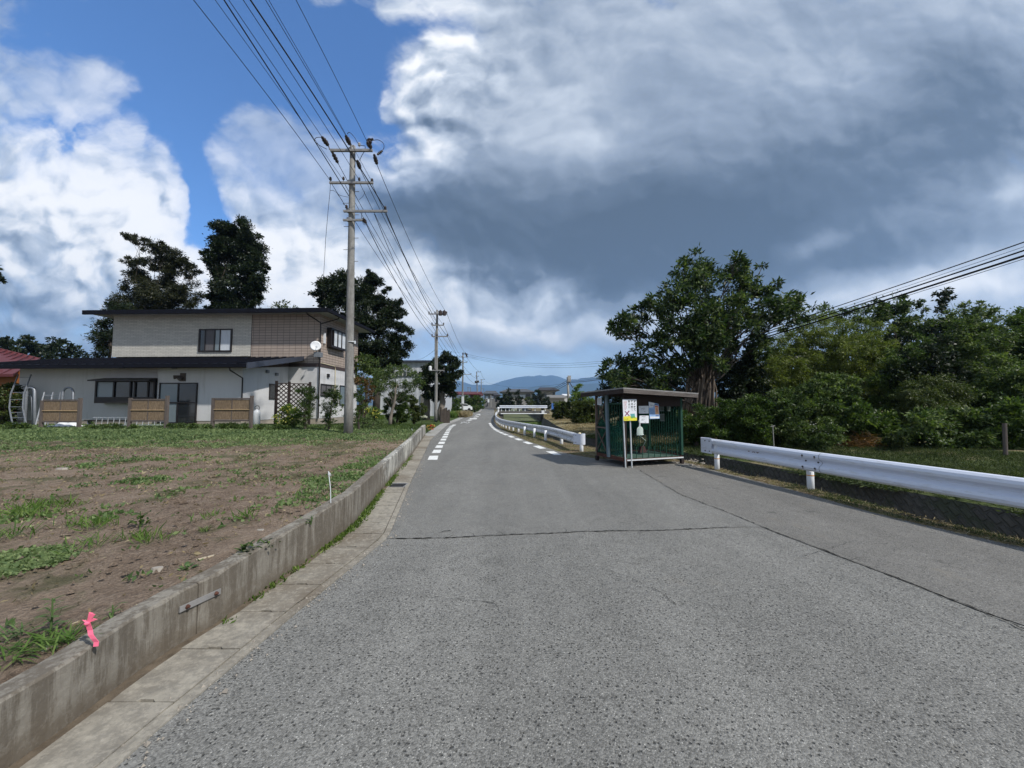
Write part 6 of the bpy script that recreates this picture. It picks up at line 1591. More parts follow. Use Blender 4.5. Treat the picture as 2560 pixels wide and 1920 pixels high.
# rubble under the shed, dead brush
mb = MB()
for i in range(150):
    if i < 110: q = P(random.uniform(1590, 1760), random.uniform(1146, 1166), .02)
    else: q = P(random.uniform(1700, 1760), random.uniform(1150, 1168), .02)
    if q.x < edgeR(q.y) - .6 and i > 60: continue
    s_ = random.uniform(.008, .035) * (1.8 if random.random() < .07 else 1)
    ax, ay, az = s_ * random.uniform(.8, 2), s_ * random.uniform(.7, 1.2), s_ * random.uniform(.4, .9); th = random.uniform(0, 3)
    V = [(q.x + ax * math.cos(th + k * math.pi / 2.5) * random.uniform(.7, 1), q.y + ay * math.sin(th + k * math.pi / 2.5) * random.uniform(.7, 1), .0) for k in range(5)]
    n_ = len(V); mb.add(V + [(v[0] * .8 + q.x * .2, v[1] * .8 + q.y * .2, az) for v in V], [list(range(n_, 2 * n_))] + [(k, (k + 1) % n_, n_ + (k + 1) % n_, n_ + k) for k in range(n_)])
stuff(mb.build('rubble', MT['stone']), 'pale stones and rubble at the foot of the waste shed', 'rubble')

# ================================================================== FAR BUILDINGS
def house_far(name, label, cat, x0, x1, Y, ytop, yeave, ybase, wall, roofm, depth=8, over=.5, kind='hip', wins=(), wallm2=None, ridge=None, group=None):
    a, b = Q(x0, yeave, Y), Q(x1, yeave, Y); zb_ = Q(x0, ybase, Y).z; zt_ = Q((x0 + x1) / 2, ytop, Y + depth / 2).z; ze = a.z
    t = thing(name, label, cat, (a.x, Y, zb_), 0, group)
    mb = MB(); mb.box(a.x, b.x, Y, Y + depth, zb_ - .5, ze - .01); w = mb.build('wall', MT[wall], t)
    mb = MB(); o = over; ins = (b.x - a.x) * (.28 if kind == 'hip' else 0); X0, X1 = a.x - o, b.x + o; ym = Y + depth / 2
    V = [(X0, Y - o, ze), (X1, Y - o, ze), (X1, Y + depth + o, ze), (X0, Y + depth + o, ze), (X0, Y - o, ze + .22), (X1, Y - o, ze + .22), (X1, Y + depth + o, ze + .22), (X0, Y + depth + o, ze + .22), (X0 + ins, ym, zt_), (X1 - ins, ym, zt_)]
    mb.add(V, [(3, 2, 1, 0), (0, 1, 5, 4), (1, 2, 6, 5), (2, 3, 7, 6), (3, 0, 4, 7), (4, 5, 9, 8), (5, 6, 9), (6, 7, 8, 9), (7, 4, 8)]); mb.build('roof', MT[roofm], t)
    for (u0, v0, u1, v1, m_) in wins:
        H = ze - zb_; W_ = b.x - a.x; xa_, xb_ = a.x + W_ * u0, a.x + W_ * u1; za_, zb2_ = zb_ + H * v0, zb_ + H * v1
        mb = MB(); e = .07; mb.box(xa_, xb_, Y - .06, Y + .02, za_, za_ + e); mb.box(xa_, xb_, Y - .06, Y + .02, zb2_ - e, zb2_); mb.box(xa_, xa_ + e, Y - .06, Y + .02, za_ + e, zb2_ - e); mb.box(xb_ - e, xb_, Y - .06, Y + .02, za_ + e, zb2_ - e); mb.box((xa_ + xb_) / 2 - .03, (xa_ + xb_) / 2 + .03, Y - .06, Y + .02, za_ + e, zb2_ - e)
        w = mb.build('window', MT['frame'], t); m2 = MB(); m2.box(xa_ + e, xb_ - e, Y - .03, Y - .01, za_ + e, zb2_ - e); sub(w, 'pane', m2, MT[m_])
    return t
wh = house_far('warehouse', 'white corrugated warehouse with a strip of dark windows behind the garden', 'warehouse', 948, 1074, 52, 903, 905.5, 1034, 'corr', 'navy_fascia', 14, .4, 'gable')
mb = MB(); a, b = Q(950, 929, 51.9), Q(1074, 940, 51.9); mb.box(a.x, b.x, 51.85, 51.995, b.z, a.z); w = mb.build('window_strip', MT['glass'], wh)
mb = MB()
for i in range(14): x = a.x + (b.x - a.x) * i / 13; mb.box(x - .06, x + .06, 51.80, 51.849, b.z, a.z)
mb.build('mullions', MT['house_white'], wh)
mb = MB(); a, b = Q(1052, 985, 51.9), Q(1078, 1033, 51.9); mb.box(a.x, b.x, 51.8, 51.995, b.z, a.z); mb.build('door', MT['house_grey'], wh)
house_far('annex', 'low white annex right of the warehouse behind the dark tree', 'building', 1070, 1112, 50, 984, 988, 1034, 'corr', 'house_white', 6, .15, 'gable', wins=((.82, .45, .93, .8, 'glass_blue'),))
house_far('red_roof_building', 'long building with a dull red roof beyond the third pole', 'building', 1128, 1192, 100, 979, 987, 1020, 'brown_wall', 'red_roof', 12, .8, 'gable')
house_far('slate_roof_building', 'low building with a blue grey roof in front of the red roof', 'building', 1118, 1160, 84, 987, 999, 1022, 'house_grey', 'slate', 9, .6, 'gable')
house_far('far_house', 'grey two-storey house at the end of the road', 'house', 1211, 1240, 165, 977, 985, 1018, 'house_grey', 'roof_tile', 12, 1.0, 'hip', wins=((.1, .62, .35, .85, 'curtain'), (.5, .62, .8, .85, 'curtain'), (.1, .1, .3, .45, 'glass')))
house_far('far_house', 'narrow dark walled house right of the road end', 'house', 1236, 1247, 150, 985, 989, 1020, 'house_grey', 'roof_dark', 10, .6, 'hip', wins=((.2, .5, .7, .8, 'glass'),))
house_far('far_house', 'wide house with grey tiled roof behind the pine trees', 'house', 1256, 1330, 130, 972, 981, 1018, 'house_wall', 'roof_tile', 12, 1.0, 'hip', wins=((.55, .62, .78, .86, 'curtain'), (.1, .6, .3, .86, 'glass'), (.8, .55, .93, .9, 'glass')))
house_far('far_house', 'house with dark hipped roof left of the telephone pole', 'house', 1352, 1388, 125, 968.5, 977, 1016, 'house_wall', 'roof_dark', 10, 1.3, 'hip', wins=((.15, .62, .4, .8, 'glass'), (.82, .62, .97, .9, 'glass')))
house_far('far_house', 'low beige building with flat grey roof near the blue board', 'house', 1374, 1411, 100, 987.5, 996, 1020, 'house_wall', 'house_grey', 9, .5, 'gable', wins=((.6, .3, .8, .6, 'glass'),))
house_far('far_shed', 'small pale shed right behind the telephone pole', 'shed', 1410, 1424, 110, 985, 990, 1012, 'house_white', 'white_thing', 5, .3, 'gable')
board('road_sign', 'small white sign board standing at the road end', 'sign', 1219, 998, 1223.3, 1006, 150, 'white_thing', 1019)
t = thing('white_post', 'tall thin white post at the road end', 'post', Q(1227, 1018, 148)); mb = MB(); mb.tube([Q(1227.7, 1018, 148), Q(1227, 987, 148)], .14, 8); mb.build('post', MT['kerb'], t)
# stone gate wall at the road end
t = thing('block_wall', 'grey block wall at the road end beside the white sign', 'wall', Q(1209, 1018, 155)); a, b = Q(1209, 1006, 155), Q(1218, 1018, 155); mb = MB(); mb.box(a.x, b.x, 155, 155.3, b.z, a.z); mb.build('wall', MT['house_grey'], t)
# parked cars
def car(label, px, pyb, Y, L, hgt, ang, mat):
    b = Q(px, pyb, Y); t = thing('parked_car', label, 'car', (b.x, Y, b.z), ang); W_ = .84
    side = [(-.5, .18), (-.5, .52), (-.46, .62), (-.30, .66), (-.16, .97), (.28, 1.0), (.44, .70), (.5, .6), (.5, .18)]
    pts = [(x * L, z * hgt) for x, z in side]; mb = MB(); mb.prism([(x, -W_, z) for x, z in pts], (0, 2 * W_, 0)); mb.build('body', MT[mat], t, world=False)
    g = [(-.27, .68), (-.15, .92), (.25, .94), (.37, .70)]
    for s_ in (-1, 1):
        mb = MB(); mb.prism([(x * L, s_ * (W_ + .004) - .003, z * hgt) for x, z in g], (0, .006, 0)); mb.build('side_window', MT['glass'], t, world=False)
        for wx in (-.30, .30):
            mb = MB(Matrix.Translation((wx * L, s_ * (W_ - .02), .30)) @ Matrix.Rotation(math.pi / 2 * s_, 4, 'X')); mb.lathe((0, 0, 0), [(.30, -.1), (.30, .08), (.18, .085)], 16); w = mb.build('wheel', MT['tyre'], t, world=False)
            m2 = MB(Matrix.Translation((wx * L, s_ * (W_ - .02), .30)) @ Matrix.Rotation(-math.pi / 2 * s_, 4, 'X')); m2.lathe((0, 0, .0), [(.16, -.09), (.16, .095), (.05, .10)], 12)
    mb = MB(); mb.hexa([(-.31 * L, -.72, .67 * hgt), (-.31 * L, .72, .67 * hgt), (-.30 * L, .72, .67 * hgt), (-.30 * L, -.72, .67 * hgt)], [(-.175 * L, -.62, .95 * hgt), (-.175 * L, .62, .95 * hgt), (-.16 * L, .62, .95 * hgt), (-.16 * L, -.62, .95 * hgt)]); mb.build('windscreen', MT['glass'], t, world=False)
    mb = MB(); mb.hexa([(.445 * L, -.7, .70 * hgt), (.445 * L, .7, .70 * hgt), (.435 * L, .7, .70 * hgt), (.435 * L, -.7, .70 * hgt)], [(.30 * L, -.62, .97 * hgt), (.30 * L, .62, .97 * hgt), (.29 * L, .62, .97 * hgt), (.29 * L, -.62, .97 * hgt)]); mb.build('rear_window', MT['glass'], t, world=False)
    for s_ in (-1, 1):
        mb = MB(); mb.box(-.5 * L - .012, -.5 * L + .02, s_ * .62 - .14, s_ * .62 + .14, .42 * hgt, .52 * hgt); mb.build('headlight', MT['glass_blue'], t, world=False)
    return t
car('white car parked behind the third pole and the clipped hedge', 1157, 1027.5, 76, 3.4, 1.45, R(205), 'car_white')
house_far('small_shed', 'tiny white shed right of the parked white car', 'shed', 1164, 1174.5, 80, 1014, 1015.5, 1027, 'house_white', 'white_thing', 2, .1, 'gable')

# ================================================================== TREES AND SHRUBS
def gb(px, Y, z=None):
    x = Q(px, 1000, Y).x
    return (x, Y, z if z is not None else (hL(x, Y) if x < 0 else hR(x, Y)))
tree('conifer_tree', 'dark olive conifer leaning left behind the house roof', 'tree', [(325, 592, 14), (352, 602, 18), (385, 618, 24), (415, 628, 24), (430, 652, 30), (465, 668, 26), (488, 675, 16), (400, 665, 28), (440, 695, 36), (322, 652, 15), (350, 660, 18), (345, 690, 22),
      (375, 705, 36), (330, 722, 22), (410, 740, 46), (460, 740, 36), (350, 755, 40), (310, 768, 26), (400, 790, 60), (480, 775, 24)], 36, gb(400, 36, .6), .32, 'lf_olive', .21, 4.2, .30, shell=.3, clump=.30, drop=.1, flat=.75)
tree('conifer_tree', 'dark green fir showing left of the upper storey wall', 'tree', [(290, 775, 26), (270, 805, 26), (262, 838, 26), (265, 868, 28), (290, 850, 40), (300, 800, 34), (252, 880, 18)], 33, gb(290, 33, .6), .25, 'lf_dark', .2, 2.4, .3, shell=.3, drop=.1)
tree('conifer_tree', 'tall dark round-topped tree above the middle of the house roof', 'tree', [(590, 572, 34), (560, 582, 26), (620, 582, 24), (588, 612, 44), (548, 622, 28), (628, 625, 30), (535, 648, 24), (575, 660, 46), (630, 662, 32), (652, 668, 16), (550, 690, 32), (612, 700, 42), (645, 705, 20),
      (590, 735, 40), (548, 748, 26), (620, 745, 30), (585, 775, 40), (535, 765, 16), (640, 765, 14)], 37, gb(585, 37, .6), .35, 'lf_dark', .22, 4.4, .42, shell=.35, drop=.12)
tree('conifer_tree', 'tip of a small tree peeking over the house roof', 'tree', [(705, 762, 13), (690, 772, 14), (722, 772, 14)], 38, gb(705, 38, .6), .15, 'lf_hedge2', .26, 1.2, .35, drop=.2)
tree('evergreen_tree', 'broad dark evergreen left of the near pole behind the house', 'tree', [(842, 700, 26), (815, 712, 22), (868, 702, 26), (800, 735, 18), (840, 735, 36), (885, 730, 34), (870, 770, 40), (815, 755, 20), (890, 800, 40)], 37, gb(850, 37, .6), .3, 'lf_dark', .22, 4.2, .42, shell=.35, drop=.1)
tree('evergreen_tree', 'tall dark evergreen with a pointed top right of the near pole', 'tree', [(930, 682, 12), (938, 700, 20), (920, 712, 20), (945, 730, 28), (915, 745, 30), (960, 765, 34), (985, 770, 24), (1000, 782, 14), (930, 785, 44), (975, 812, 34), (900, 820, 34), (1008, 830, 20), (950, 845, 44), (995, 855, 28),
      (925, 885, 34), (970, 890, 34), (900, 870, 30), (1000, 885, 16), (940, 910, 24), (985, 912, 18)], 36, gb(940, 36, .5), .36, 'lf_dark', .22, 4.2, .42, shell=.35, drop=.12)
tree('dull_tree', 'grey-green broadleaf tree under the tall evergreen', 'tree', [(905, 900, 22), (930, 915, 26), (895, 925, 22), (950, 935, 22), (915, 945, 26)], 27, gb(915, 27), .16, 'lf_shrub', .17, 1.5, .5, drop=.25)
tree('far_tree', 'leftmost treetop behind the red roof', 'tree', [(-10, 858, 18), (15, 856, 14), (45, 866, 15), (20, 880, 24)], 55, gb(10, 55, .6), .3, 'lf_dark', .40, 2.2, .5)
tree('far_tree', 'middle treetop behind the red roof', 'tree', [(75, 862, 20), (100, 868, 22), (70, 880, 25), (110, 885, 22)], 56, gb(85, 56, .6), .3, 'lf_dark', .40, 2.2, .5)
tree('far_tree', 'rightmost treetop behind the red roof, with spiky outline', 'tree', [(140, 858, 18), (165, 866, 16), (148, 880, 22), (185, 880, 15), (200, 890, 10)], 54, gb(150, 54, .6), .3, 'lf_dark', .38, 2.0, .5)
tree('edge_tree', 'dark tree cut off by the left picture edge', 'tree', [(-12, 672, 12), (-12, 703, 13), (-90, 690, 34), (-100, 760, 40), (-90, 640, 30)], 30, gb(-70, 30, .6), .3, 'lf_dark', .28, 2.4, .42)
tree('broadleaf_tree', 'dense dark glossy tree with two trunks beside the second pole', 'tree', [(1108, 895, 13), (1126, 890, 12), (1092, 905, 16), (1136, 905, 13), (1075, 925, 18), (1105, 925, 26), (1138, 930, 16), (1062, 948, 18), (1092, 955, 30), (1126, 955, 22), (1140, 915, 8), (1146, 908, 5), (1068, 975, 18), (1100, 980, 26), (1128, 978, 16)], 37, gb(1102, 37, .15), .38, 'lf_dark', .22, 4.4, .5, barkm='bark_pale', shell=.3, drop=.1, depth=1.0)
mb = MB(); q = gb(1067, 37.5, .1)
t = thing('tree_trunk', 'bare grey trunk left of the dense dark tree', 'tree trunk', q); mb.tube(limb_path(q, Q(1068, 975, 37.5), .02, 5), [.35, .33, .31, .3, .28, .25], 10); mb.build('trunk', MT['bark_pale'], t, smooth=True)
GY = 19.5
tree('garden_tree', 'airy twisted garden tree in front of the white warehouse', 'tree', [(935, 948, 18), (958, 935, 20), (985, 925, 18), (1012, 930, 18), (1040, 945, 18), (1052, 962, 14), (965, 960, 18), (1000, 955, 18), (1025, 968, 16), (945, 975, 16), (985, 978, 15), (1010, 990, 12)], GY, gb(976, GY), .10, 'lf_shrub', .085, 1.1, .45, barkm='bark_pale', shell=.4, clump=.35, drop=.3, depth=.6)
tree('clipped_shrub', 'dark clipped rounded shrub behind the twisted garden tree', 'shrub', [(985, 1000, 20), (1002, 1005, 22), (985, 1028, 22), (1008, 1030, 20), (995, 1048, 18)], 21, gb(992, 21), .08, 'lf_hedge', .07, 3.2, .5, shell=.75, clump=.2, drop=0, depth=.2)
tree('clipped_shrub', 'broad olive topiary shrub with a dark underside near the drive', 'shrub', [(1025, 1010, 22), (1045, 1018, 18), (1056, 1026, 12), (1028, 1035, 18), (1040, 1045, 12)], 22, gb(1035, 22), .08, 'lf_hedge2', .07, 3.0, .5, shell=.75, clump=.2, drop=0, depth=.2)
tree('red_leaved_shrub', 'reddish leafy shrub right of the near pole', 'shrub', [(900, 955, 16), (915, 968, 16), (895, 985, 15), (918, 1000, 15), (905, 1020, 16), (925, 985, 12)], 18, gb(908, 18), .05, 'lf_red', .09, 1.1, .5, drop=.3, depth=.3)
tree('column_shrub', 'left of three feathery column shrubs, beside the lattice trellis', 'shrub', [(752, 982, 11), (770, 980, 13), (782, 992, 12), (762, 1000, 17), (766, 1020, 16), (764, 1040, 13), (764, 1060, 9)], 15.5, gb(764, 15.5), .06, 'lf_hedge', .085, 3.2, .24, depth=.1, drop=0, clump=.4, dirbias=(0, 0, .7), group='feathery column shrubs near the pole')
tree('column_shrub', 'middle feathery column shrub, in front of the house corner', 'shrub', [(818, 985, 11), (836, 978, 12), (845, 990, 9), (828, 1000, 16), (828, 1022, 15), (824, 1045, 12), (822, 1062, 8)], 15.5, gb(824, 15.5), .06, 'lf_hedge', .085, 3.2, .24, depth=.1, drop=0, clump=.4, dirbias=(0, 0, .7), group='feathery column shrubs near the pole')
tree('column_shrub', 'feathery column shrub just right of the near pole', 'shrub', [(903, 975, 9), (898, 992, 11), (903, 1008, 12), (897, 1030, 12), (896, 1050, 10)], 15.8, gb(898, 15.8), .05, 'lf_hedge', .085, 3.0, .24, depth=.1, drop=0, clump=.4, dirbias=(0, 0, .7), group='feathery column shrubs near the pole')
tree('thin_sapling', 'thin see-through sapling between the house corner and the column shrub', 'sapling', [(808, 1010, 9), (812, 1028, 10), (810, 1045, 9), (860, 1020, 10), (862, 1040, 9)], 15.9, gb(812, 15.9), .02, 'lf_shrub', .045, .8, .5, depth=.1)
def flowers(root, blobs, Y, mat, n, size, up=.0):
    bl = [(Q(a, b, Y).x, Y - .1, Q(a, b, Y).z, r * Y / FPX) for a, b, r in blobs]; P_ = []
    for c in bl:
        d = unit(rng.normal(size=(n, 3))); d[:, 1] = -abs(d[:, 1]); d[:, 2] = abs(d[:, 2]) * .8; P_.append(np.array(c[:3]) + d * c[3] * 1.02)
    P_ = np.concatenate(P_); V, F = [], []
    PP = np.repeat(P_, 4, 0); V, F = leaf_mesh(PP, rng.normal(size=(len(PP), 3)) + np.array([0, -.6, .5]), size, size * .9, .1)
    mesh_obj('flowers', V, F, MT[mat], root)['kind'] = 'stuff'
b_ = [(720, 1030, 18), (742, 1035, 20), (700, 1048, 15), (735, 1055, 22), (712, 1062, 14)]
s_ = tree('flower_bush', 'green bush dotted with small yellow flowers left of the column shrub', 'bush', b_, 16.3, gb(722, 16.3), .04, 'lf_light', .06, 1.9, .45, depth=.15)
flowers(s_, b_, 16.3, 'fl_yellow', 18, .035)
b_ = [(928, 1030, 14), (945, 1035, 12), (938, 1045, 16)]
s_ = tree('flower_bush', 'light green bush with yellow blossom right of the near pole', 'bush', b_, 17.5, gb(935, 17.5), .03, 'lf_light', .06, 1.9, .45, depth=.15); flowers(s_, b_, 17.5, 'fl_yellow', 16, .04)
tree('fern_bush', 'soft feathery green bush on the lawn right of the near pole', 'bush', [(915, 1055, 15), (932, 1060, 14), (948, 1062, 12)], 16.8, gb(930, 16.8), .03, 'lf_weedblue', .055, 2.0, .3, depth=.15, dirbias=(0, 0, .5))
b_ = [(1046, 1043, 5), (1057, 1042, 6), (1063, 1044, 5)]
s_ = tree('flower_clump', 'low clump of white flowers before the topiary shrub', 'flowers', b_, 25, gb(1055, 25), .02, 'lf_dull', .06, 1.6, .4, depth=.1, limbs=False); flowers(s_, b_, 25, 'fl_white', 22, .07)
b_ = [(1073, 1068, 6), (1082, 1066, 6), (1078, 1073, 6)]
s_ = tree('flower_clump', 'small red and yellow flower clump by the kerb before the second pole', 'flowers', b_, 21.6, gb(1078, 21.6, .25), .02, 'lf_light', .05, 1.8, .4, depth=.1, limbs=False); flowers(s_, b_, 21.6, 'fl_red', 12, .05); flowers(s_, b_, 21.6, 'fl_yellow', 8, .05)
tree('left_shrub', 'leafy bush at the left picture edge before the orange wall', 'bush', [(10, 985, 22), (28, 975, 16), (25, 1000, 20), (5, 1015, 24), (22, 1030, 18), (-20, 1000, 30), (5, 1050, 18), (35, 968, 8)], 18.6, gb(5, 18.6), .06, 'lf_hedge2', .10, 2.2, .5, depth=.3)
# stacked firewood behind it
fw = MB(); c = Q(25, 1050, 19.6)
for i in range(26):
    x = c.x + (i % 5) * .2 - .3 + random.uniform(-.03, .03); z = gb(25, 19.6)[2] + .1 + (i // 5) * .19; fw.tube([(x, 19.3, z), (x, 19.9, z + random.uniform(-.02, .02))], random.uniform(.07, .095), 8)
tag(fw.build('firewood_stack', MT['brown_wall']), 'brown stacked firewood behind the left edge bush', 'firewood')
# low dark plants along the screens: every clump its own thing
cl = [(30, 1066, 16), (62, 1069, 12), (230, 1068, 12), (262, 1069, 11), (290, 1067, 11), (430, 1069, 13), (452, 1066, 10), (478, 1069, 13), (520, 1068, 11), (560, 1070, 14), (585, 1068, 13), (612, 1070, 12), (655, 1072, 13), (690, 1074, 16), (712, 1074, 13), (860, 1072, 10), (335, 1069, 10)]
wh_ = ['at the left edge below the bush', 'left of the leftmost reed screen', 'right of the leftmost reed screen', 'midway left of the middle reed screen', 'just left of the middle reed screen', 'right of the middle reed screen', 'second right of the middle reed screen',
       'before the glass door', 'left of the rightmost reed screen', 'under the left half of the rightmost screen', 'under the middle of the rightmost screen', 'under the right half of the rightmost screen', 'right of the gas cylinder', 'broadest one before the trellis', 'before the flower bush', 'between the house corner and the near pole', 'under the middle reed screen']
for (px_, py_, r_), w_ in zip(cl, wh_):
    tree('low_plant', 'low dark leafy plant ' + w_, 'plant', [(px_ - r_ * .5, py_, r_ * .7), (px_ + r_ * .5, py_ + 1, r_ * .7), (px_, py_ - r_ * .25, r_ * .6)], 15.4, gb(px_, 15.4), .015, 'lf_hedge', .07, 1.7, .35, depth=.15, limbs=False, group='low plants in a row along the lot edge', dirbias=(0, 0, .4))
# mid distance hedge, bushes
def hedge(name, label, x0, x1, y0, y1, Y, mat, leaf, rows=2, n=6, z=None, dens=2.6):
    bl = []; ry = (y1 - y0) / 2 / rows
    for i in range(n):
        for j in range(rows): bl.append((x0 + (x1 - x0) * (i + .5) / n, y0 + ry * (2 * j + 1), max(ry * 1.15, (x1 - x0) / n * .6)))
    return tree(name, label, 'hedge', bl, Y, gb((x0 + x1) / 2, Y, z), .1, mat, leaf, dens, .5, shell=.6, drop=.05, depth=.5, limbs=False)
hedge('clipped_hedge', 'dark clipped rounded hedge left of the third pole', 1120, 1150, 1010, 1031, 56, 'lf_hedge', .2, 2, 4, .05, 3)
tree('roadside_bush', 'green shrub mass along the road beyond the parked car', 'bush', [(1170, 997, 10), (1182, 1002, 12), (1193, 1000, 12), (1203, 1005, 8), (1178, 1015, 12), (1192, 1018, 11), (1202, 1018, 7)], 82, gb(1187, 82, .05), .2, 'lf_hedge', .32, 2.4, .5)
tree('roadside_bush', 'dark green garden tree before the blue grey roof', 'bush', [(1124, 1001, 8), (1135, 1000, 9), (1146, 1000, 8)], 70, gb(1135, 70, .05), .1, 'lf_hedge', .25, 2.2, .5)
tree('far_bush', 'dark rounded tree mass left of the bridge rail', 'tree', [(1246, 1003, 10), (1258, 997, 11), (1270, 1000, 11), (1280, 1005, 9), (1250, 1014, 10), (1266, 1013, 12), (1282, 1014, 8)], 100, gb(1264, 100, 0), .2, 'lf_dark', .40, 2.6, .5)
tree('pine_tree', 'small pine with tiered branches in front of the wide grey roof', 'tree', [(1294, 975, 4, 0), (1293, 984, 7, 0, 4), (1297, 993, 9, 0, 5), (1294, 1003, 9, 0, 6), (1297, 1012, 8)], 98, gb(1295, 98, 0), .2, 'lf_dark', .38, 2.6, .35)
tree('pine_tree', 'smaller pine left of the tiered one before the grey roof', 'tree', [(1272, 973, 3), (1272, 981, 5), (1275, 988, 6)], 104, gb(1272, 104, 0), .15, 'lf_dark', .38, 2.4, .35)
tree('far_bush', 'olive rounded bush behind the middle of the bridge rail', 'bush', [(1320, 1000, 7), (1330, 1003, 9), (1338, 1008, 8), (1322, 1011, 8)], 96, gb(1328, 96, 0), .1, 'lf_hedge2', .32, 2.6, .5)
tree('far_bush', 'tall dark tree behind the right part of the bridge rail', 'tree', [(1342, 985, 8), (1350, 990, 10), (1360, 1000, 10), (1368, 1006, 9), (1345, 1002, 10), (1358, 1014, 9), (1371, 1016, 6), (1338, 992, 6)], 92, gb(1355, 92, 0), .2, 'lf_dark', .34, 2.6, .5)
hedge('clipped_hedge', 'long yellowish green hedge on the right bank behind the telephone pole', 1386, 1450, 1006, 1044, 40, 'lf_hedge2', .14, 3, 12, .15, 3.6)
hedge('clipped_hedge', 'nearer darker end of the yellowish hedge beside the waste shed', 1436, 1486, 1004, 1058, 31, 'lf_hedge2', .12, 3, 8, .15, 3.6)
tree('spire_tree', 'bright leafy small tree behind the hedge and left of the shed roof', 'tree', [(1447, 966, 7), (1445, 978, 12), (1452, 984, 10), (1438, 988, 10), (1450, 996, 14), (1466, 998, 14), (1435, 1000, 10), (1478, 1003, 10)], 40, gb(1448, 40), .12, 'lf_light', .17, 2.2, .5)
for (px0, px1, py_, Y, lab) in ((1130, 1156, 1036, 50, 'left tuft of tall roadside grass before the third pole'), (1152, 1180, 1035, 52, 'right yellowish tuft of roadside grass at the third pole foot')):
    n = 2600; x = rng.uniform(Q(px0, 0, Y).x, Q(px1, 0, Y).x, n); y = Y + rng.uniform(-4, 4, n); P0 = np.stack([x, y, np.full(n, .02)], 1)
    V, F = leaf_mesh(P0, rng.normal(size=(n, 3)) * .35 + np.array([0, 0, 1]), .55 + .35 * rng.random(n), .07, .1)
    tag(mesh_obj('grass_tuft', V, F, MT['lf_light' if px0 < 1140 else 'lf_straw']), lab, 'grass tuft')
# tree stumps beside the second pole
st = thing('stump_posts', 'row of grey log stumps under the dense dark tree', 'log edging', Q(1112, 1050, 33))
for i in range(7):
    px_ = 1102 + i * 3.4; b1 = Q(px_, 1051, 33 + i * .1); mb = MB(); mb.tube([(b1.x, b1.y, 0), (b1.x, b1.y, Q(px_, 1018 + (i * 7) % 9, 33).z)], .09, 7); mb.build('log', MT['bark'], st)
# gravel drive
a, b, c, d = P(1095, 1058), P(1120, 1050), P(1075, 1047), P(1040, 1054)
# ---------------- right side: the great walnut-like tree
BT = [(1722, 662, 36), (1704, 684, 26), (1752, 676, 26), (1764, 698, 34), (1839, 648, 20), (1850, 668, 22), (1832, 684, 30), (1860, 700, 30), (1905, 664, 9), (1862, 722, 40), (1900, 722, 26), (1928, 722, 20), (1745, 735, 46), (1690, 728, 26), (1668, 745, 28), (1630, 768, 28), (1662, 785, 30),
      (1605, 785, 28), (1568, 795, 28), (1548, 815, 24), (1530, 830, 14), (1590, 820, 30), (1560, 838, 18), (1715, 790, 44), (1805, 770, 46), (1780, 815, 46), (1840, 812, 42), (1885, 790, 30), (1920, 770, 36), (1962, 755, 32), (1990, 765, 26), (2012, 782, 20), (1975, 790, 30), (1930, 812, 30),
      (1680, 840, 30), (1720, 845, 36), (1640, 850, 20), (1770, 862, 36), (1825, 860, 34), (1880, 850, 30), (1600, 880, 24), (1560, 898, 26), (1530, 918, 22), (1570, 925, 30), (1610, 925, 26), (1545, 945, 24), (1660, 900, 24), (1640, 945, 24), (1600, 960, 26), (1905, 868, 24), (1770, 790, 40, -1.6), (1720, 830, 40, -1.7), (1800, 850, 34, -1.6), (1750, 885, 30, -1.5), (1690, 800, 34, -1.5), (1840, 770, 36, -1.4), (1660, 860, 26, -1.2), (1870, 820, 30, -1.2), (1800, 905, 24, -1.3), (1715, 905, 24, -1.3), (1700, 930, 20, -1.0)]
BY_ = 18.0; BT += [(1530, 940, 20), (1510, 935, 14), (1555, 960, 24), (1590, 975, 26), (1630, 985, 26), (1665, 985, 24), (1575, 1000, 22)]
bt = tree('walnut_tree', 'great spreading dark tree with vine-covered trunk behind the waste shed', 'tree', BT, BY_, gb(1748, BY_), .42, 'lf_big', .21, 2.4, .36, barkm='bark', shell=.35, clump=.33, drop=.12, depth=1.5, fold=.1, top=tuple(Q(1768, 800, BY_)))
mb = MB(); b0 = Q(1748, 1030, BY_ - .35)
for i in range(46):
    u = random.uniform(-1, 1); a_ = Q(1748 + u * 46, 1035, BY_ - .45 + random.uniform(-.2, .3)); e = Q(1766 + u * 20 + random.uniform(-6, 6), random.uniform(850, 930), BY_ - .25 + random.uniform(-.2, .2)); mb.tube(limb_path(a_, e, .025, 5), [.05, .045, .038, .032, .028, .02], 5)
mb.build('vine_stems', MT['vine'], bt, smooth=True)
def bush(label, blobs, Y, mat, leaf, dens=2.2, asp=.5, cat='bush', name='bush', **k):
    k.setdefault('limbs', False); k.setdefault('drop', .12)
    low = []
    for b in blobs:
        gy = 1013 - (hR(Q(b[0], 1000, Y).x, Y) - CAMZ) / Y * FPX      # foot of the bush in the photograph
        if b[1] + b[2] < gy and Y < 22 and not any(abs(q[0] - b[0]) < b[2] * .8 for q in low):
            y_ = b[1] + b[2] * 1.5
            while y_ < gy - b[2] * .2: low.append((b[0] + random.uniform(-4, 4), y_, b[2] * .9)); y_ += b[2] * 1.3
            low.append((b[0], gy - b[2] * .45, b[2] * .8))
    blobs = list(blobs) + low
    cx = sum(b[0] for b in blobs) / len(blobs); return tree(name, label, cat, blobs, Y, gb(cx, Y), .07, mat, leaf, dens, asp, **k)
bush('dark undergrowth behind the left half of the waste shed', [(1520, 975, 20), (1560, 985, 26), (1600, 1000, 30), (1540, 1015, 24), (1580, 1040, 26), (1640, 1000, 30), (1620, 1045, 28)], 20.5, 'lf_dark', .13, 2.4, shell=.3)
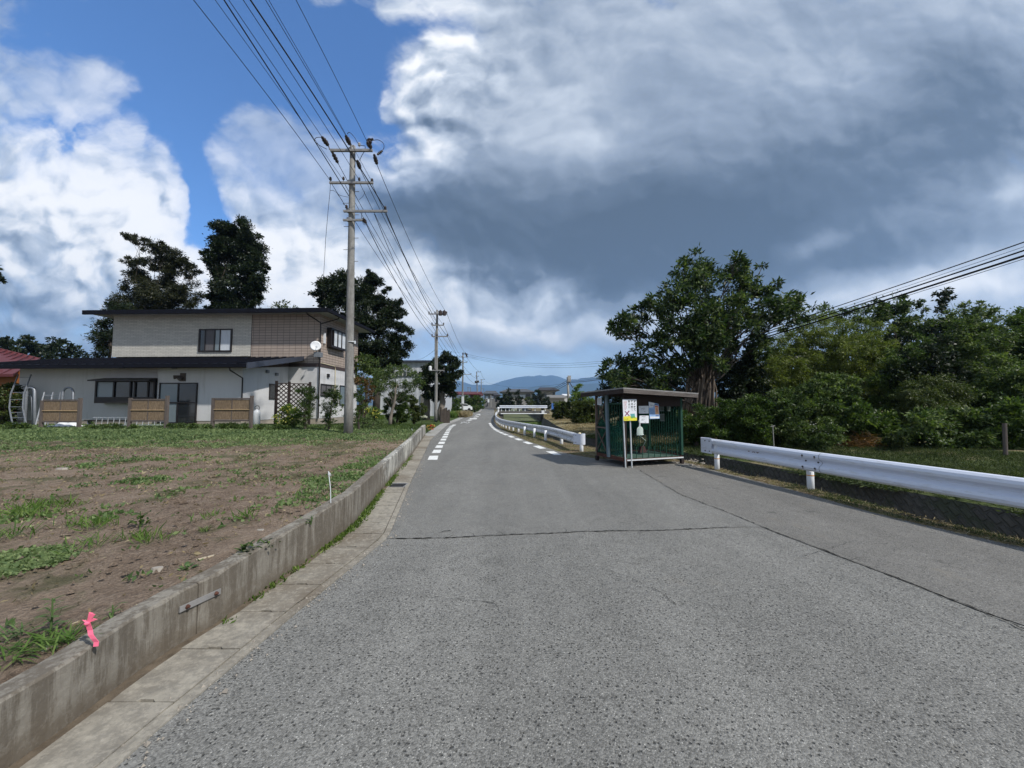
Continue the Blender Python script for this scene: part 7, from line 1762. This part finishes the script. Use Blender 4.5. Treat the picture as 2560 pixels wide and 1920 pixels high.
bush('tall dark undergrowth closing the gap under the great tree', [(1540, 950, 22), (1580, 940, 24), (1625, 945, 26), (1670, 940, 26), (1700, 945, 24), (1800, 930, 28), (1830, 900, 26)], 22.5, 'lf_dark', .15, 3.0, shell=.3)
bush('dark undergrowth between the shed and the vine-covered trunk', [(1670, 985, 28), (1700, 1000, 28), (1680, 1040, 30), (1650, 960, 20)], 19.5, 'lf_dark', .13, 2.4, shell=.3)
bush('dark shrub mass right of the vine-covered trunk', [(1830, 920, 32), (1865, 950, 36), (1820, 970, 34), (1870, 900, 28), (1900, 935, 30), (1800, 1000, 26)], 19.5, 'lf_dark', .13, 2.4, shell=.3)
HG = 'bushes of the long hedge on the right bank'
bush('hedge bush directly right of the waste shed', [(1722, 1045, 24), (1750, 1040, 26), (1730, 1075, 28), (1765, 1070, 28), (1725, 1100, 14), (1760, 1098, 16)], 14.2, 'lf_hedge', .085, 2.6, .42, group=HG, dirbias=(0, 0, .25))
bush('hedge bush below the vine-covered trunk', [(1800, 1020, 24), (1825, 1030, 28), (1800, 1055, 30), (1835, 1070, 28), (1800, 1090, 22), (1840, 1098, 18)], 14.0, 'lf_hedge', .085, 2.6, .42, group=HG, dirbias=(0, 0, .25))
bush('bright feathery hedge bush behind the white T-shaped stake', [(1870, 1015, 26), (1900, 1018, 26), (1880, 1050, 32), (1920, 1045, 28), (1885, 1085, 28), (1920, 1085, 26)], 13.8, 'lf_hedge', .085, 2.6, .42, group=HG, dirbias=(0, 0, .4))
bush('tall hedge bush right of the white T-shaped stake', [(1950, 1000, 28), (1985, 985, 30), (1965, 1035, 34), (2000, 1020, 32), (1975, 1075, 34), (2000, 1095, 22)], 13.8, 'lf_shrub', .085, 2.5, .45, group=HG)
bush('big rounded bush with whitish leaves above the flowering bush', [(2030, 975, 30), (2070, 965, 34), (2110, 970, 30), (2050, 1010, 36), (2100, 1015, 36), (2140, 1000, 26)], 14.6, 'lf_shrub', .10, 2.4, .5)
bs = [(2045, 1062, 26), (2065, 1080, 30), (2035, 1090, 26), (2070, 1105, 22)]
s_ = bush('low pale flowering bush bulging onto the grass', bs, 13.0, 'lf_shrub', .075, 2.4, .5); flowers(s_, bs, 13.0, 'fl_white', 9, .03)
bush('bright fern-like bush above the brown brush heap', [(2150, 1035, 26), (2180, 1030, 28), (2205, 1045, 24), (2170, 1060, 28), (2205, 1070, 22)], 13.8, 'lf_hedge', .12, 2.0, .45, dirbias=(0, 0, .3))
bush('small round dark bush right of the brown brush heap', [(2235, 1095, 20), (2250, 1105, 16), (2222, 1105, 14)], 12.8, 'lf_dull', .08, 2.4)
bush('olive rounded mound of leaves in the middle of the thicket', [(2290, 985, 36), (2335, 970, 40), (2380, 985, 36), (2320, 1015, 40), (2370, 1020, 36), (2270, 1020, 26)], 15.5, 'lf_hedge2', .09, 2.6, .3, dirbias=(0, 0, -.4))
bush('dark greyish bush with large pale leaves at the thicket foot', [(2290, 1060, 40), (2345, 1055, 42), (2400, 1060, 42), (2310, 1110, 36), (2370, 1110, 38), (2430, 1105, 36), (2440, 1060, 34)], 12.6, 'lf_shrub', .11, 2.2, .5)
bush('dark bush behind the wooden post at the right edge', [(2490, 1050, 40), (2540, 1040, 44), (2600, 1050, 50), (2500, 1100, 38), (2560, 1105, 44), (2640, 1110, 50), (2700, 1040, 60)], 12.4, 'lf_hedge', .11, 2.3, .5)
BG = 'bamboo and shrubs of the thicket'
bush('feathery bamboo clump behind the right side of the great tree', [(1905, 880, 34), (1940, 860, 34), (1915, 930, 40), (1960, 910, 40), (1930, 975, 36)], 20.5, 'lf_bamboo', .16, 2.3, .22, 'bamboo', 'bamboo_clump', group=BG, dirbias=(0, 0, -.3))
bush('bright bamboo clump under the lowest cables', [(1985, 840, 34), (2025, 815, 34), (2060, 810, 34), (2000, 885, 42), (2050, 870, 44), (1995, 940, 38), (2050, 930, 36)], 21, 'lf_bamboo', .16, 2.3, .22, 'bamboo', 'bamboo_clump', group=BG, dirbias=(0, 0, -.3))
bush('grey wispy treetops between the bamboo clumps under the cables', [(2060, 780, 20), (2085, 785, 20), (2120, 790, 24), (2150, 790, 28), (2110, 820, 30), (2160, 830, 34)], 24, 'lf_shrub', .16, 1.5, .35, 'tree', 'wispy_tree', group=BG)
bush('yellow-green bamboo mass in the centre of the thicket', [(2120, 840, 34), (2160, 855, 38), (2205, 835, 38), (2130, 895, 42), (2190, 900, 46), (2140, 940, 32)], 20, 'lf_bamboo', .15, 2.4, .22, 'bamboo', 'bamboo_clump', group=BG, dirbias=(0, 0, -.3))
bush('green broadleaf crown with white glints near the top of the thicket', [(2200, 775, 26), (2240, 760, 26), (2280, 775, 30), (2230, 800, 34), (2290, 815, 34), (2180, 790, 20)], 22, 'lf_big', .15, 2.0, .45, 'tree', 'thicket_tree', group=BG)
tree('spindly_top', 'spindly pale bamboo tips above the thicket crossing the cables', 'bamboo', [(2236, 735, 9), (2240, 750, 11), (2215, 755, 9)], 22.5, gb(2238, 22.5), .05, 'lf_light', .16, .7, .2, limbs=False)
tree('dark_treetop', 'dark narrow treetop rising above the thicket', 'tree', [(2362, 728, 9), (2352, 742, 12), (2372, 745, 9), (2360, 760, 14), (2350, 778, 10)], 26, gb(2358, 26), .12, 'lf_dark', .22, 2.2, .45)
bush('dark glossy shrub in the middle of the thicket', [(2300, 900, 40), (2350, 885, 40), (2320, 940, 40), (2270, 935, 34), (2375, 925, 30)], 17.5, 'lf_dark', .13, 2.4, .55, name='dark_shrub', group=BG)
bush('bright leafy shrub shoots left of the dark glossy shrub', [(2255, 885, 30), (2290, 860, 26), (2240, 925, 32), (2215, 960, 30)], 17.8, 'lf_hedge', .11, 2.0, .4, group=BG)
bush('greyish green wispy tree in the right part of the thicket', [(2400, 790, 24), (2430, 775, 20), (2460, 775, 20), (2480, 790, 20), (2400, 840, 46), (2450, 850, 50), (2420, 910, 50), (2470, 930, 46)], 19, 'lf_shrub', .13, 2.0, .35, 'tree', 'wispy_tree', group=BG)
bush('dark crown at the upper right corner of the thicket', [(2520, 815, 30), (2560, 805, 34), (2610, 800, 50), (2540, 860, 44), (2600, 870, 60), (2690, 820, 70), (2700, 920, 80)], 20, 'lf_hedge', .14, 2.4, .45, 'tree', 'thicket_tree', group=BG)
bush('green mass in the lower right of the thicket', [(2520, 930, 50), (2570, 960, 54), (2500, 990, 44), (2560, 1010, 44), (2440, 1000, 34), (2640, 960, 70)], 16, 'lf_shrub', .12, 2.4, .42, group=BG)
for i, (px_, Y_, r_, c_) in enumerate(((1900, 25, 60, 940), (2000, 26, 70, 930), (2100, 26, 75, 920), (2210, 27, 80, 900), (2330, 26, 85, 880), (2450, 26, 85, 900), (2580, 25, 90, 910), (2720, 25, 110, 900))):
    bush('dark thicket tree in the back row, ' + ['leftmost behind the bamboo', 'second from the great tree', 'behind the cables', 'behind the central bamboo', 'behind the dark glossy shrub', 'below the narrow treetop', 'behind the upper right crown', 'at the right edge'][i], [(px_, c_, r_), (px_ - r_ * .4, c_ + r_ * .9, r_ * .8), (px_ + r_ * .4, c_ + r_ * .9, r_ * .8)], Y_, 'lf_dark', .26, 2.6, .5, 'tree', 'thicket_tree', group=BG)
# brush heap, stakes
q = gb(2152, 13.2); n = 900; P0 = np.stack([q[0] + rng.uniform(-.6, .6, n), q[1] + rng.uniform(-.4, .4, n), np.zeros(n)], 1); P0[:, 2] = q[2] + .45 * np.exp(-((P0[:, 0] - q[0]) / .5) ** 2) * rng.random(n)
V, F = leaf_mesh(P0, rng.normal(size=(n, 3)) * np.array([1, 1, .35]), .35, .02, .03); o = mesh_obj('brush_heap', V, F, MT['lf_red']); tag(o, 'heap of brown cut twigs on the grass before the thicket', 'brush heap')
def post(name, label, px_, pyt, pyb, Y, w, mat, tbar=False):
    b1 = Q(px_, pyb, Y); t1 = Q(px_ - 3, pyt, Y); t = thing(name, label, 'stake', b1); mb = MB(); mb.tube([b1 - Vector((0, 0, .2)), t1], w, 8); mb.build('shaft', MT[mat], t)
    if tbar: mb = MB(); mb.bar(t1 + Vector((-.07, 0, 0)), t1 + Vector((.07, 0, .02)), .02, .02); mb.build('crosspiece', MT[mat], t)
post('t_stake', 'white T-shaped stake before the hedge', 1935, 1066, 1112, 12.4, .013, 'kerb', True)
post('wooden_post', 'weathered leaning wooden post at the thicket foot on the right', 2514, 1058, 1152, 10.6, .045, 'wood_grey')
q = Q(1449, 1087, 16); t = thing('round_marker', 'small pale round marker behind the end of the long guard rail', 'marker', q); mb = MB(); mb.lathe(tuple(q + Vector((0, 0, -.05))), [(.02, 0), (.07, .03), (.075, .10), (.03, .15)], 8); mb.tube([q - Vector((0, 0, .35)), q], .02, 6); mb.build('marker', MT['cream'], t)

# ================================================================== GROUND COVER
def accept(x, y, patches, noise_s, thr, base=0.0):
    """density from world positions of the surveyed patches"""
    d = np.full(len(x), base)
    for (cx, cy, rx, ry, a) in patches:
        d = np.maximum(d, a * np.clip(1.35 - ((x - cx) / rx) ** 2 - ((y - cy) / ry) ** 2, 0, 1))
    nz = fbm(x * noise_s, y * noise_s)
    return d * np.clip((nz - thr) * 5 + .5, 0, 1.4) > rng.random(len(x))
def patch(px, py, rpx, rpy, a, z=.4):
    c = P(px, py, z); e = P(px + rpx, py, z); f1 = P(px, py - rpy, z); f2 = P(px, py + rpy, z)
    return (c.x, c.y, abs(e.x - c.x), abs(f1.y - f2.y) / 2, a)
def scatter(name, region, n, patches, mat, size, per, up, ns, thr, label, cat, hfun, base=0.0, asp=.5, spread=.05, zoff=0.0, xfun=None):
    x = rng.uniform(region[0], region[1], n); y = region[2] + (region[3] - region[2]) * rng.random(n) ** region[4]
    if xfun: x = xfun(x, y)
    k = accept(x, y, patches, ns, thr, base); x, y = x[k], y[k]
    z = np.array([hfun(a, b) for a, b in zip(x, y)]) + zoff
    k = z > -50; x, y, z = x[k], y[k], z[k]
    m = len(x); x = np.repeat(x, per) + rng.normal(size=m * per) * spread; y = np.repeat(y, per) + rng.normal(size=m * per) * spread; z = np.repeat(z, per)
    sz = np.repeat(size * (.6 + .8 * rng.random(m)), per) * (.7 + .6 * rng.random(m * per))
    d = rng.normal(size=(m * per, 3)); d[:, 2] = abs(d[:, 2]) * .4 + up
    V, F = leaf_mesh(np.stack([x, y, z], 1), d, sz, sz * asp, .12)
    o = mesh_obj(name, V, F, MT[mat]); print(name, len(F)); return stuff(o, label, cat)
def hl(x, y):
    if x > wall_x(min(y, 19.6)) - .15 and y < 19.7: return -99
    return hL(x, y)
LP = [patch(330, 1090, 520, 16, 1.0), patch(120, 1120, 260, 14, .8), patch(700, 1098, 260, 10, .8), patch(500, 1115, 300, 12, .6), patch(950, 1150, 60, 12, 1.1), patch(905, 1165, 40, 10, 1.0), patch(860, 1200, 90, 22, 1.3), patch(790, 1240, 80, 22, 1.2), patch(350, 1150, 200, 10, .5),
      patch(60, 1300, 140, 30, .8), patch(220, 1285, 100, 18, .7), patch(440, 1235, 60, 12, .6), patch(330, 1260, 50, 12, .7), patch(150, 1175, 120, 12, .5), patch(370, 1205, 70, 10, .5), patch(950, 1100, 80, 6, .7)]
scatter('ground_weeds', (-24, -1.9, 3.0, 18.3, .55), 100000, LP, 'lf_weedblue', .05, 5, .35, .9, .44, 'grey-green creeping weeds spreading over the bare lot', 'weeds', hl, .05)
scatter('ground_weeds', (-8, -1.9, 2.0, 8, .8), 9000, LP, 'lf_weed', .045, 6, .5, 1.7, .50, 'small bright seedlings scattered on the near soil', 'weeds', hl, .06, spread=.03)
scatter('far_weeds', (-30, -3.0, 11.5, 18.4, .8), 50000, [patch(330, 1085, 560, 22, 1.2)], 'lf_weedblue', .075, 4, .35, .8, .36, 'dense green weed band before the reed screens', 'weeds', hl, .2)
GPt = [patch(215, 1310, 60, 18, 1.2), patch(30, 1290, 60, 30, 1.0), patch(120, 1270, 60, 14, .8), patch(360, 1335, 60, 10, .6), patch(610, 1290, 14, 10, 1), patch(510, 1290, 20, 10, .5)]
scatter('grass_blades', (-10, -2.2, 2.2, 9, .8), 26000, GPt, 'lf_grass', .11, 4, 1.3, 1.6, .40, 'tufts of green grass on the near left part of the lot', 'grass', hl, .0, .09, .03)
CL = [patch(60, 1375, 110, 28, 1.6), patch(-40, 1400, 100, 34, 1.6)]
scatter('clover_patch', (-5, -2.6, 1.8, 5, 1), 9000, CL, 'lf_weedblue', .028, 7, .3, 1.0, .2, 'dense clover-like patch at the left picture edge', 'ground cover', hl, 0, .8, .03)
scatter('lawn_grass', (-9, -3.6, 16.5, 30, 1), 60000, [(-5.5, 20.5, 4.5, 7, 1.6)], 'lf_hedge', .07, 3, 1.0, .7, .15, 'short green lawn between the near pole and the drive', 'lawn', lambda x, y: hL(x, y) if x < (edgeL(y) - .7 if y > 19.7 else wall_x(y) - .15) else -99, .05, .14, .05)
scatter('leaf_litter', (-12, -1.95, 1.4, 14, .7), 22000, [], 'lf_straw', .042, 1, .05, 2.0, .40, 'dry chips and bits of straw lying on the bare soil', 'litter', hl, .55, .35, .02, .004)
# clods of earth
n = 16000; x = rng.uniform(-14, -1.95, n); y = 1.2 + 13 * rng.random(n) ** .8; VV = []; FF = []; kk = 0
for a_, b_ in zip(x, y):
    z_ = hl(a_, b_)
    if z_ < -50: continue
    s_ = abs(random.gauss(0, .011)) + .005 + (.02 if random.random() < .05 else 0); z_ += 0.012
    for k in range(4): th = k * 1.571 + random.uniform(-.4, .4); r_ = s_ * random.uniform(.7, 1.4); VV.append((a_ + r_ * math.cos(th), b_ + r_ * math.sin(th), z_ - .012))
    VV.append((a_ + random.uniform(-.3, .3) * s_, b_ + random.uniform(-.3, .3) * s_, z_ + s_ * .8)); FF += [(kk + i, kk + (i + 1) % 4, kk + 4) for i in range(4)]; kk += 5
stuff(mesh_obj('soil_clods', VV, np.array(FF), MT['soil']), 'small clods of dry brown earth covering the lot', 'clods')
mb = MB()
for i in range(900):
    if i < 450: y = random.uniform(1.5, 12); x = edgeL(y) + random.gauss(.03, .05)
    else: y = random.uniform(2.5, 14); x = edgeR(y) - abs(random.gauss(0, .12))
    s_ = random.uniform(.003, .010) if random.random() < .93 else random.uniform(.01, .02); th = random.uniform(0, 3)
    V = [(x + s_ * math.cos(th + k * 2.1), y + s_ * math.sin(th + k * 2.1), .006) for k in range(3)]; mb.add(V + [(x, y, .008 + s_ * .9)], [(0, 1, 3), (1, 2, 3), (2, 0, 3)])
stuff(mb.build('road_grit', MT['stone']), 'loose grit gathered along the road edges', 'grit')
# verge weeds along apron and rails
def vz(x, y): return .015 if edgeR(y) - .03 < x < E3(y) + .05 else -99
def vx(x, y): return np.array([edgeR(b) + (E3(b) + .05 - edgeR(b)) * a for a, b in zip(x, y)])
scatter('verge_grass', (0, 1, 2.2, 30, 1.3), 11000, [], 'lf_dull', .045, 4, 1.2, 1.1, .52, 'thin green grass along the canal edge', 'grass', vz, .7, .10, .03, xfun=vx)
scatter('verge_straw', (0, 1, 2.2, 40, 1.3), 22000, [], 'lf_straw', .055, 3, -.12, .9, .44, 'dry cut straw along the canal edge', 'dry grass', vz, .7, .10, .05, xfun=vx)
bz = lambda x, y: hR(x, y) if x > E4(y) - .02 else -99
def bx(x, y): return np.array([E4(b) + a for a, b in zip(x, y)])
scatter('bank_grass', (0, 8, 5, 20, 1), 60000, [], 'lf_dull', .065, 3, .9, .6, .30, 'short dark grass on the right bank behind the near guard rail', 'grass', bz, .9, .16, .04, xfun=bx)
scatter('bank_straw', (0, 4.5, 15, 60, 1), 26000, [], 'lf_straw', .15, 3, .12, .5, .42, 'pale cut hay lying on the right canal bank', 'cut hay', bz, .8, .10, .08, xfun=bx)
scatter('bank_overhang', (-.25, .12, 0, 20, 1), 5000, [], 'lf_dull', .09, 4, -.2, .9, .50, 'moss and grass hanging over the stone canal wall', 'moss', lambda x, y: -.01, .8, .2, .05, xfun=bx)
scatter('canal_weeds', (0, 2.0, 12, 70, 1), 16000, [], 'lf_light', .16, 3, 1.0, .5, .40, 'weeds growing in the canal bed', 'weeds', lambda x, y: BED + .02, .8, .2, .08, xfun=lambda x, y: np.array([E3(b) + .3 + (E4(b) - E3(b) - .8) * a / 2 for a, b in zip(x, y)]))
scatter('gutter_weeds', (-.02, .07, 2.8, 12, 1), 1500, [(-2.1, 5.6, 1, 1.4, 1.0), (-2.5, 8, 1, .6, 1)], 'lf_light', .04, 5, .8, 1, .3, 'tiny weeds growing in the joint at the wall foot', 'weeds', lambda x, y: .005, .10, .3, .02, xfun=lambda x, y: np.array([wall_x(b) + a for a, b in zip(x, y)]))

# ---------------- near individual plants on the lot
def blade_plant(name, label, px_, py_, n, L, w, up, mat, stem=None, z=.4, spread=.05, cat='plant', group=None, levels=1):
    b1 = P(px_, py_, z); b1.z = hL(b1.x, b1.y); t = thing(name, label, cat, b1, 0, group)
    PP = []; DD = []; LL = []
    for i in range(n):
        h = (i / n) * (stem or 0); th = i * 2.4 + random.uniform(-.3, .3)
        PP.append((b1.x + random.gauss(0, spread), b1.y + random.gauss(0, spread), b1.z + h)); DD.append((math.cos(th), math.sin(th), up + random.uniform(-.2, .3))); LL.append(L * random.uniform(.6, 1.15) * (1 - .35 * i / n if stem else 1))
    # each leaf two segments so that it arches
    V = []; F = []
    for p, d, l in zip(PP, DD, LL):
        p = Vector(p); d = Vector(d).normalized(); s = d.cross(Vector((0, 0, 1))).normalized(); prev = None; k = 5; cur = p.copy(); dd = d.copy()
        for j in range(k + 1):
            ww = w * l / L * math.sin(math.pi * min(.97, (j + .35) / (k + .5))) / 2
            V += [cur - s * ww, cur + s * ww]
            if j: q = len(V); F.append((q - 4, q - 3, q - 1, q - 2))
            cur = cur + dd * l / k; dd = (dd + Vector((0, 0, -.16))).normalized()
    mesh_obj('leaves', V, F, MT[mat], t)
    if stem: mb = MB(); mb.tube([b1, b1 + Vector((.005, 0, stem * .5)), b1 + Vector((0, 0, stem))], [.006, .005, .003], 6); mb.build('stem', MT[mat], t)
    return t
blade_plant('tall_weed', 'tall lance-leaved weed beside the pink ribbon', 125, 1592, 26, .085, .018, .45, 'lf_weed', .20, .27, .004)
blade_plant('grass_clump', 'dense grass clump at the foot of the tall weed', 165, 1612, 90, .13, .008, .9, 'lf_grass', None, .27, .05)
blade_plant('grass_clump', 'arching pale grass clump at the left picture edge', 60, 1632, 70, .15, .009, .6, 'lf_grass', None, .27, .06)
blade_plant('grass_clump', 'narrow grass clump left of the tall weed', 15, 1600, 40, .13, .009, .8, 'lf_weed', None, .27, .05)
blade_plant('seedling', 'thin seedling just right of the pink ribbon', 280, 1540, 9, .07, .014, .5, 'lf_weed', .08, .3, .01)
blade_plant('cabbage_plant', 'bluish cabbage-like plant beside the low wall', 752, 1300, 22, .10, .055, .9, 'lf_weedblue', None, .4, .02)
blade_plant('leafy_weed', 'dark leafy weed left of the streaky wall stretch', 612, 1372, 34, .085, .035, .8, 'lf_hedge', .10, .38, .03)
blade_plant('leafy_weed', 'small leafy weed near the wall, right of the dark leafy one', 668, 1355, 22, .07, .03, .8, 'lf_hedge', .07, .38, .03)
blade_plant('leafy_weed', 'small bright weed alone on the bare soil', 468, 1410, 18, .07, .03, .6, 'lf_weed', .03, .36, .02)
blade_plant('grass_clump', 'single spiky grass tuft on bare soil left of the cabbage-like plant', 512, 1315, 20, .09, .007, 1.2, 'lf_grass', None, .4, .02)
blade_plant('grass_clump', 'broad bright grass tuft in the left middle of the lot', 215, 1345, 80, .15, .008, 1.0, 'lf_grass', None, .4, .12)
blade_plant('grass_clump', 'tall bright grass tuft near the left picture edge', 15, 1330, 70, .19, .009, 1.2, 'lf_grass', None, .4, .12)
blade_plant('leafy_weed', 'dark leafy weed between the grass tufts', 350, 1305, 30, .09, .03, .8, 'lf_hedge', .15, .4, .06)
blade_plant('wall_weed', 'small weed growing from the gutter joint at the wall foot', 775, 1398, 14, .05, .02, 1.0, 'lf_weed', .09, .01, .01)
for (px_, py_, s_, lab) in ((652, 1318, .05, 'flat pale stone near the dark leafy weed'), (395, 1400, .05, 'flat grey stone on the bare soil'), (155, 1183, .12, 'pale flat stone in the left middle of the lot'), (130, 1572, .05, 'pinkish stone at the foot of the grass clump')):
    q = P(px_, py_, .38); q.z = hL(q.x, q.y); V = [(q.x + s_ * math.cos(k) * random.uniform(.8, 1.2), q.y + s_ * .7 * math.sin(k) * random.uniform(.8, 1.2), q.z - .02) for k in np.linspace(0, 6.28, 8)[:-1]]; m = len(V)
    mb = MB(); mb.add(V + [(v[0] * .7 + q.x * .3, v[1] * .7 + q.y * .3, q.z + s_ * .3) for v in V], [list(range(m, 2 * m))] + [(k, (k + 1) % m, m + (k + 1) % m, m + k) for k in range(m)]); tag(mb.build('flat_stone', MT['stone']), lab, 'stone')
for (px_, py_, a_, lab) in ((572, 1355, .3, 'long pale wood splinter on the soil near the wall'), (515, 1378, .9, 'short pale wood splinter left of the long one')):
    q = P(px_, py_, .38); q.z = hL(q.x, q.y) + .012; d = Vector((math.cos(a_), math.sin(a_), 0)); mb = MB(); mb.bar(q - d * .06, q + d * .06, .022, .008); tag(mb.build('wood_splinter', MT['chip']), lab, 'splinter')

# ================================================================== HAZE
m = bpy.data.materials.new('haze_air'); m.use_nodes = True; T = NT(m.node_tree)
pv = T.n('ShaderNodeVolumePrincipled'); T.set(pv.inputs['Color'], (0.36, 0.60, 1.0)); pv.inputs['Density'].default_value = 0.00012; pv.inputs['Anisotropy'].default_value = 0.2
T.n('ShaderNodeOutputMaterial', Volume=pv)
mb = MB(); mb.box(-9900, 9900, -60, 11900, -2.8, 790); hz = mb.build('haze', m); hz['kind'] = 'stuff'; hz['label'] = 'thin bluish air haze in front of the mountains'
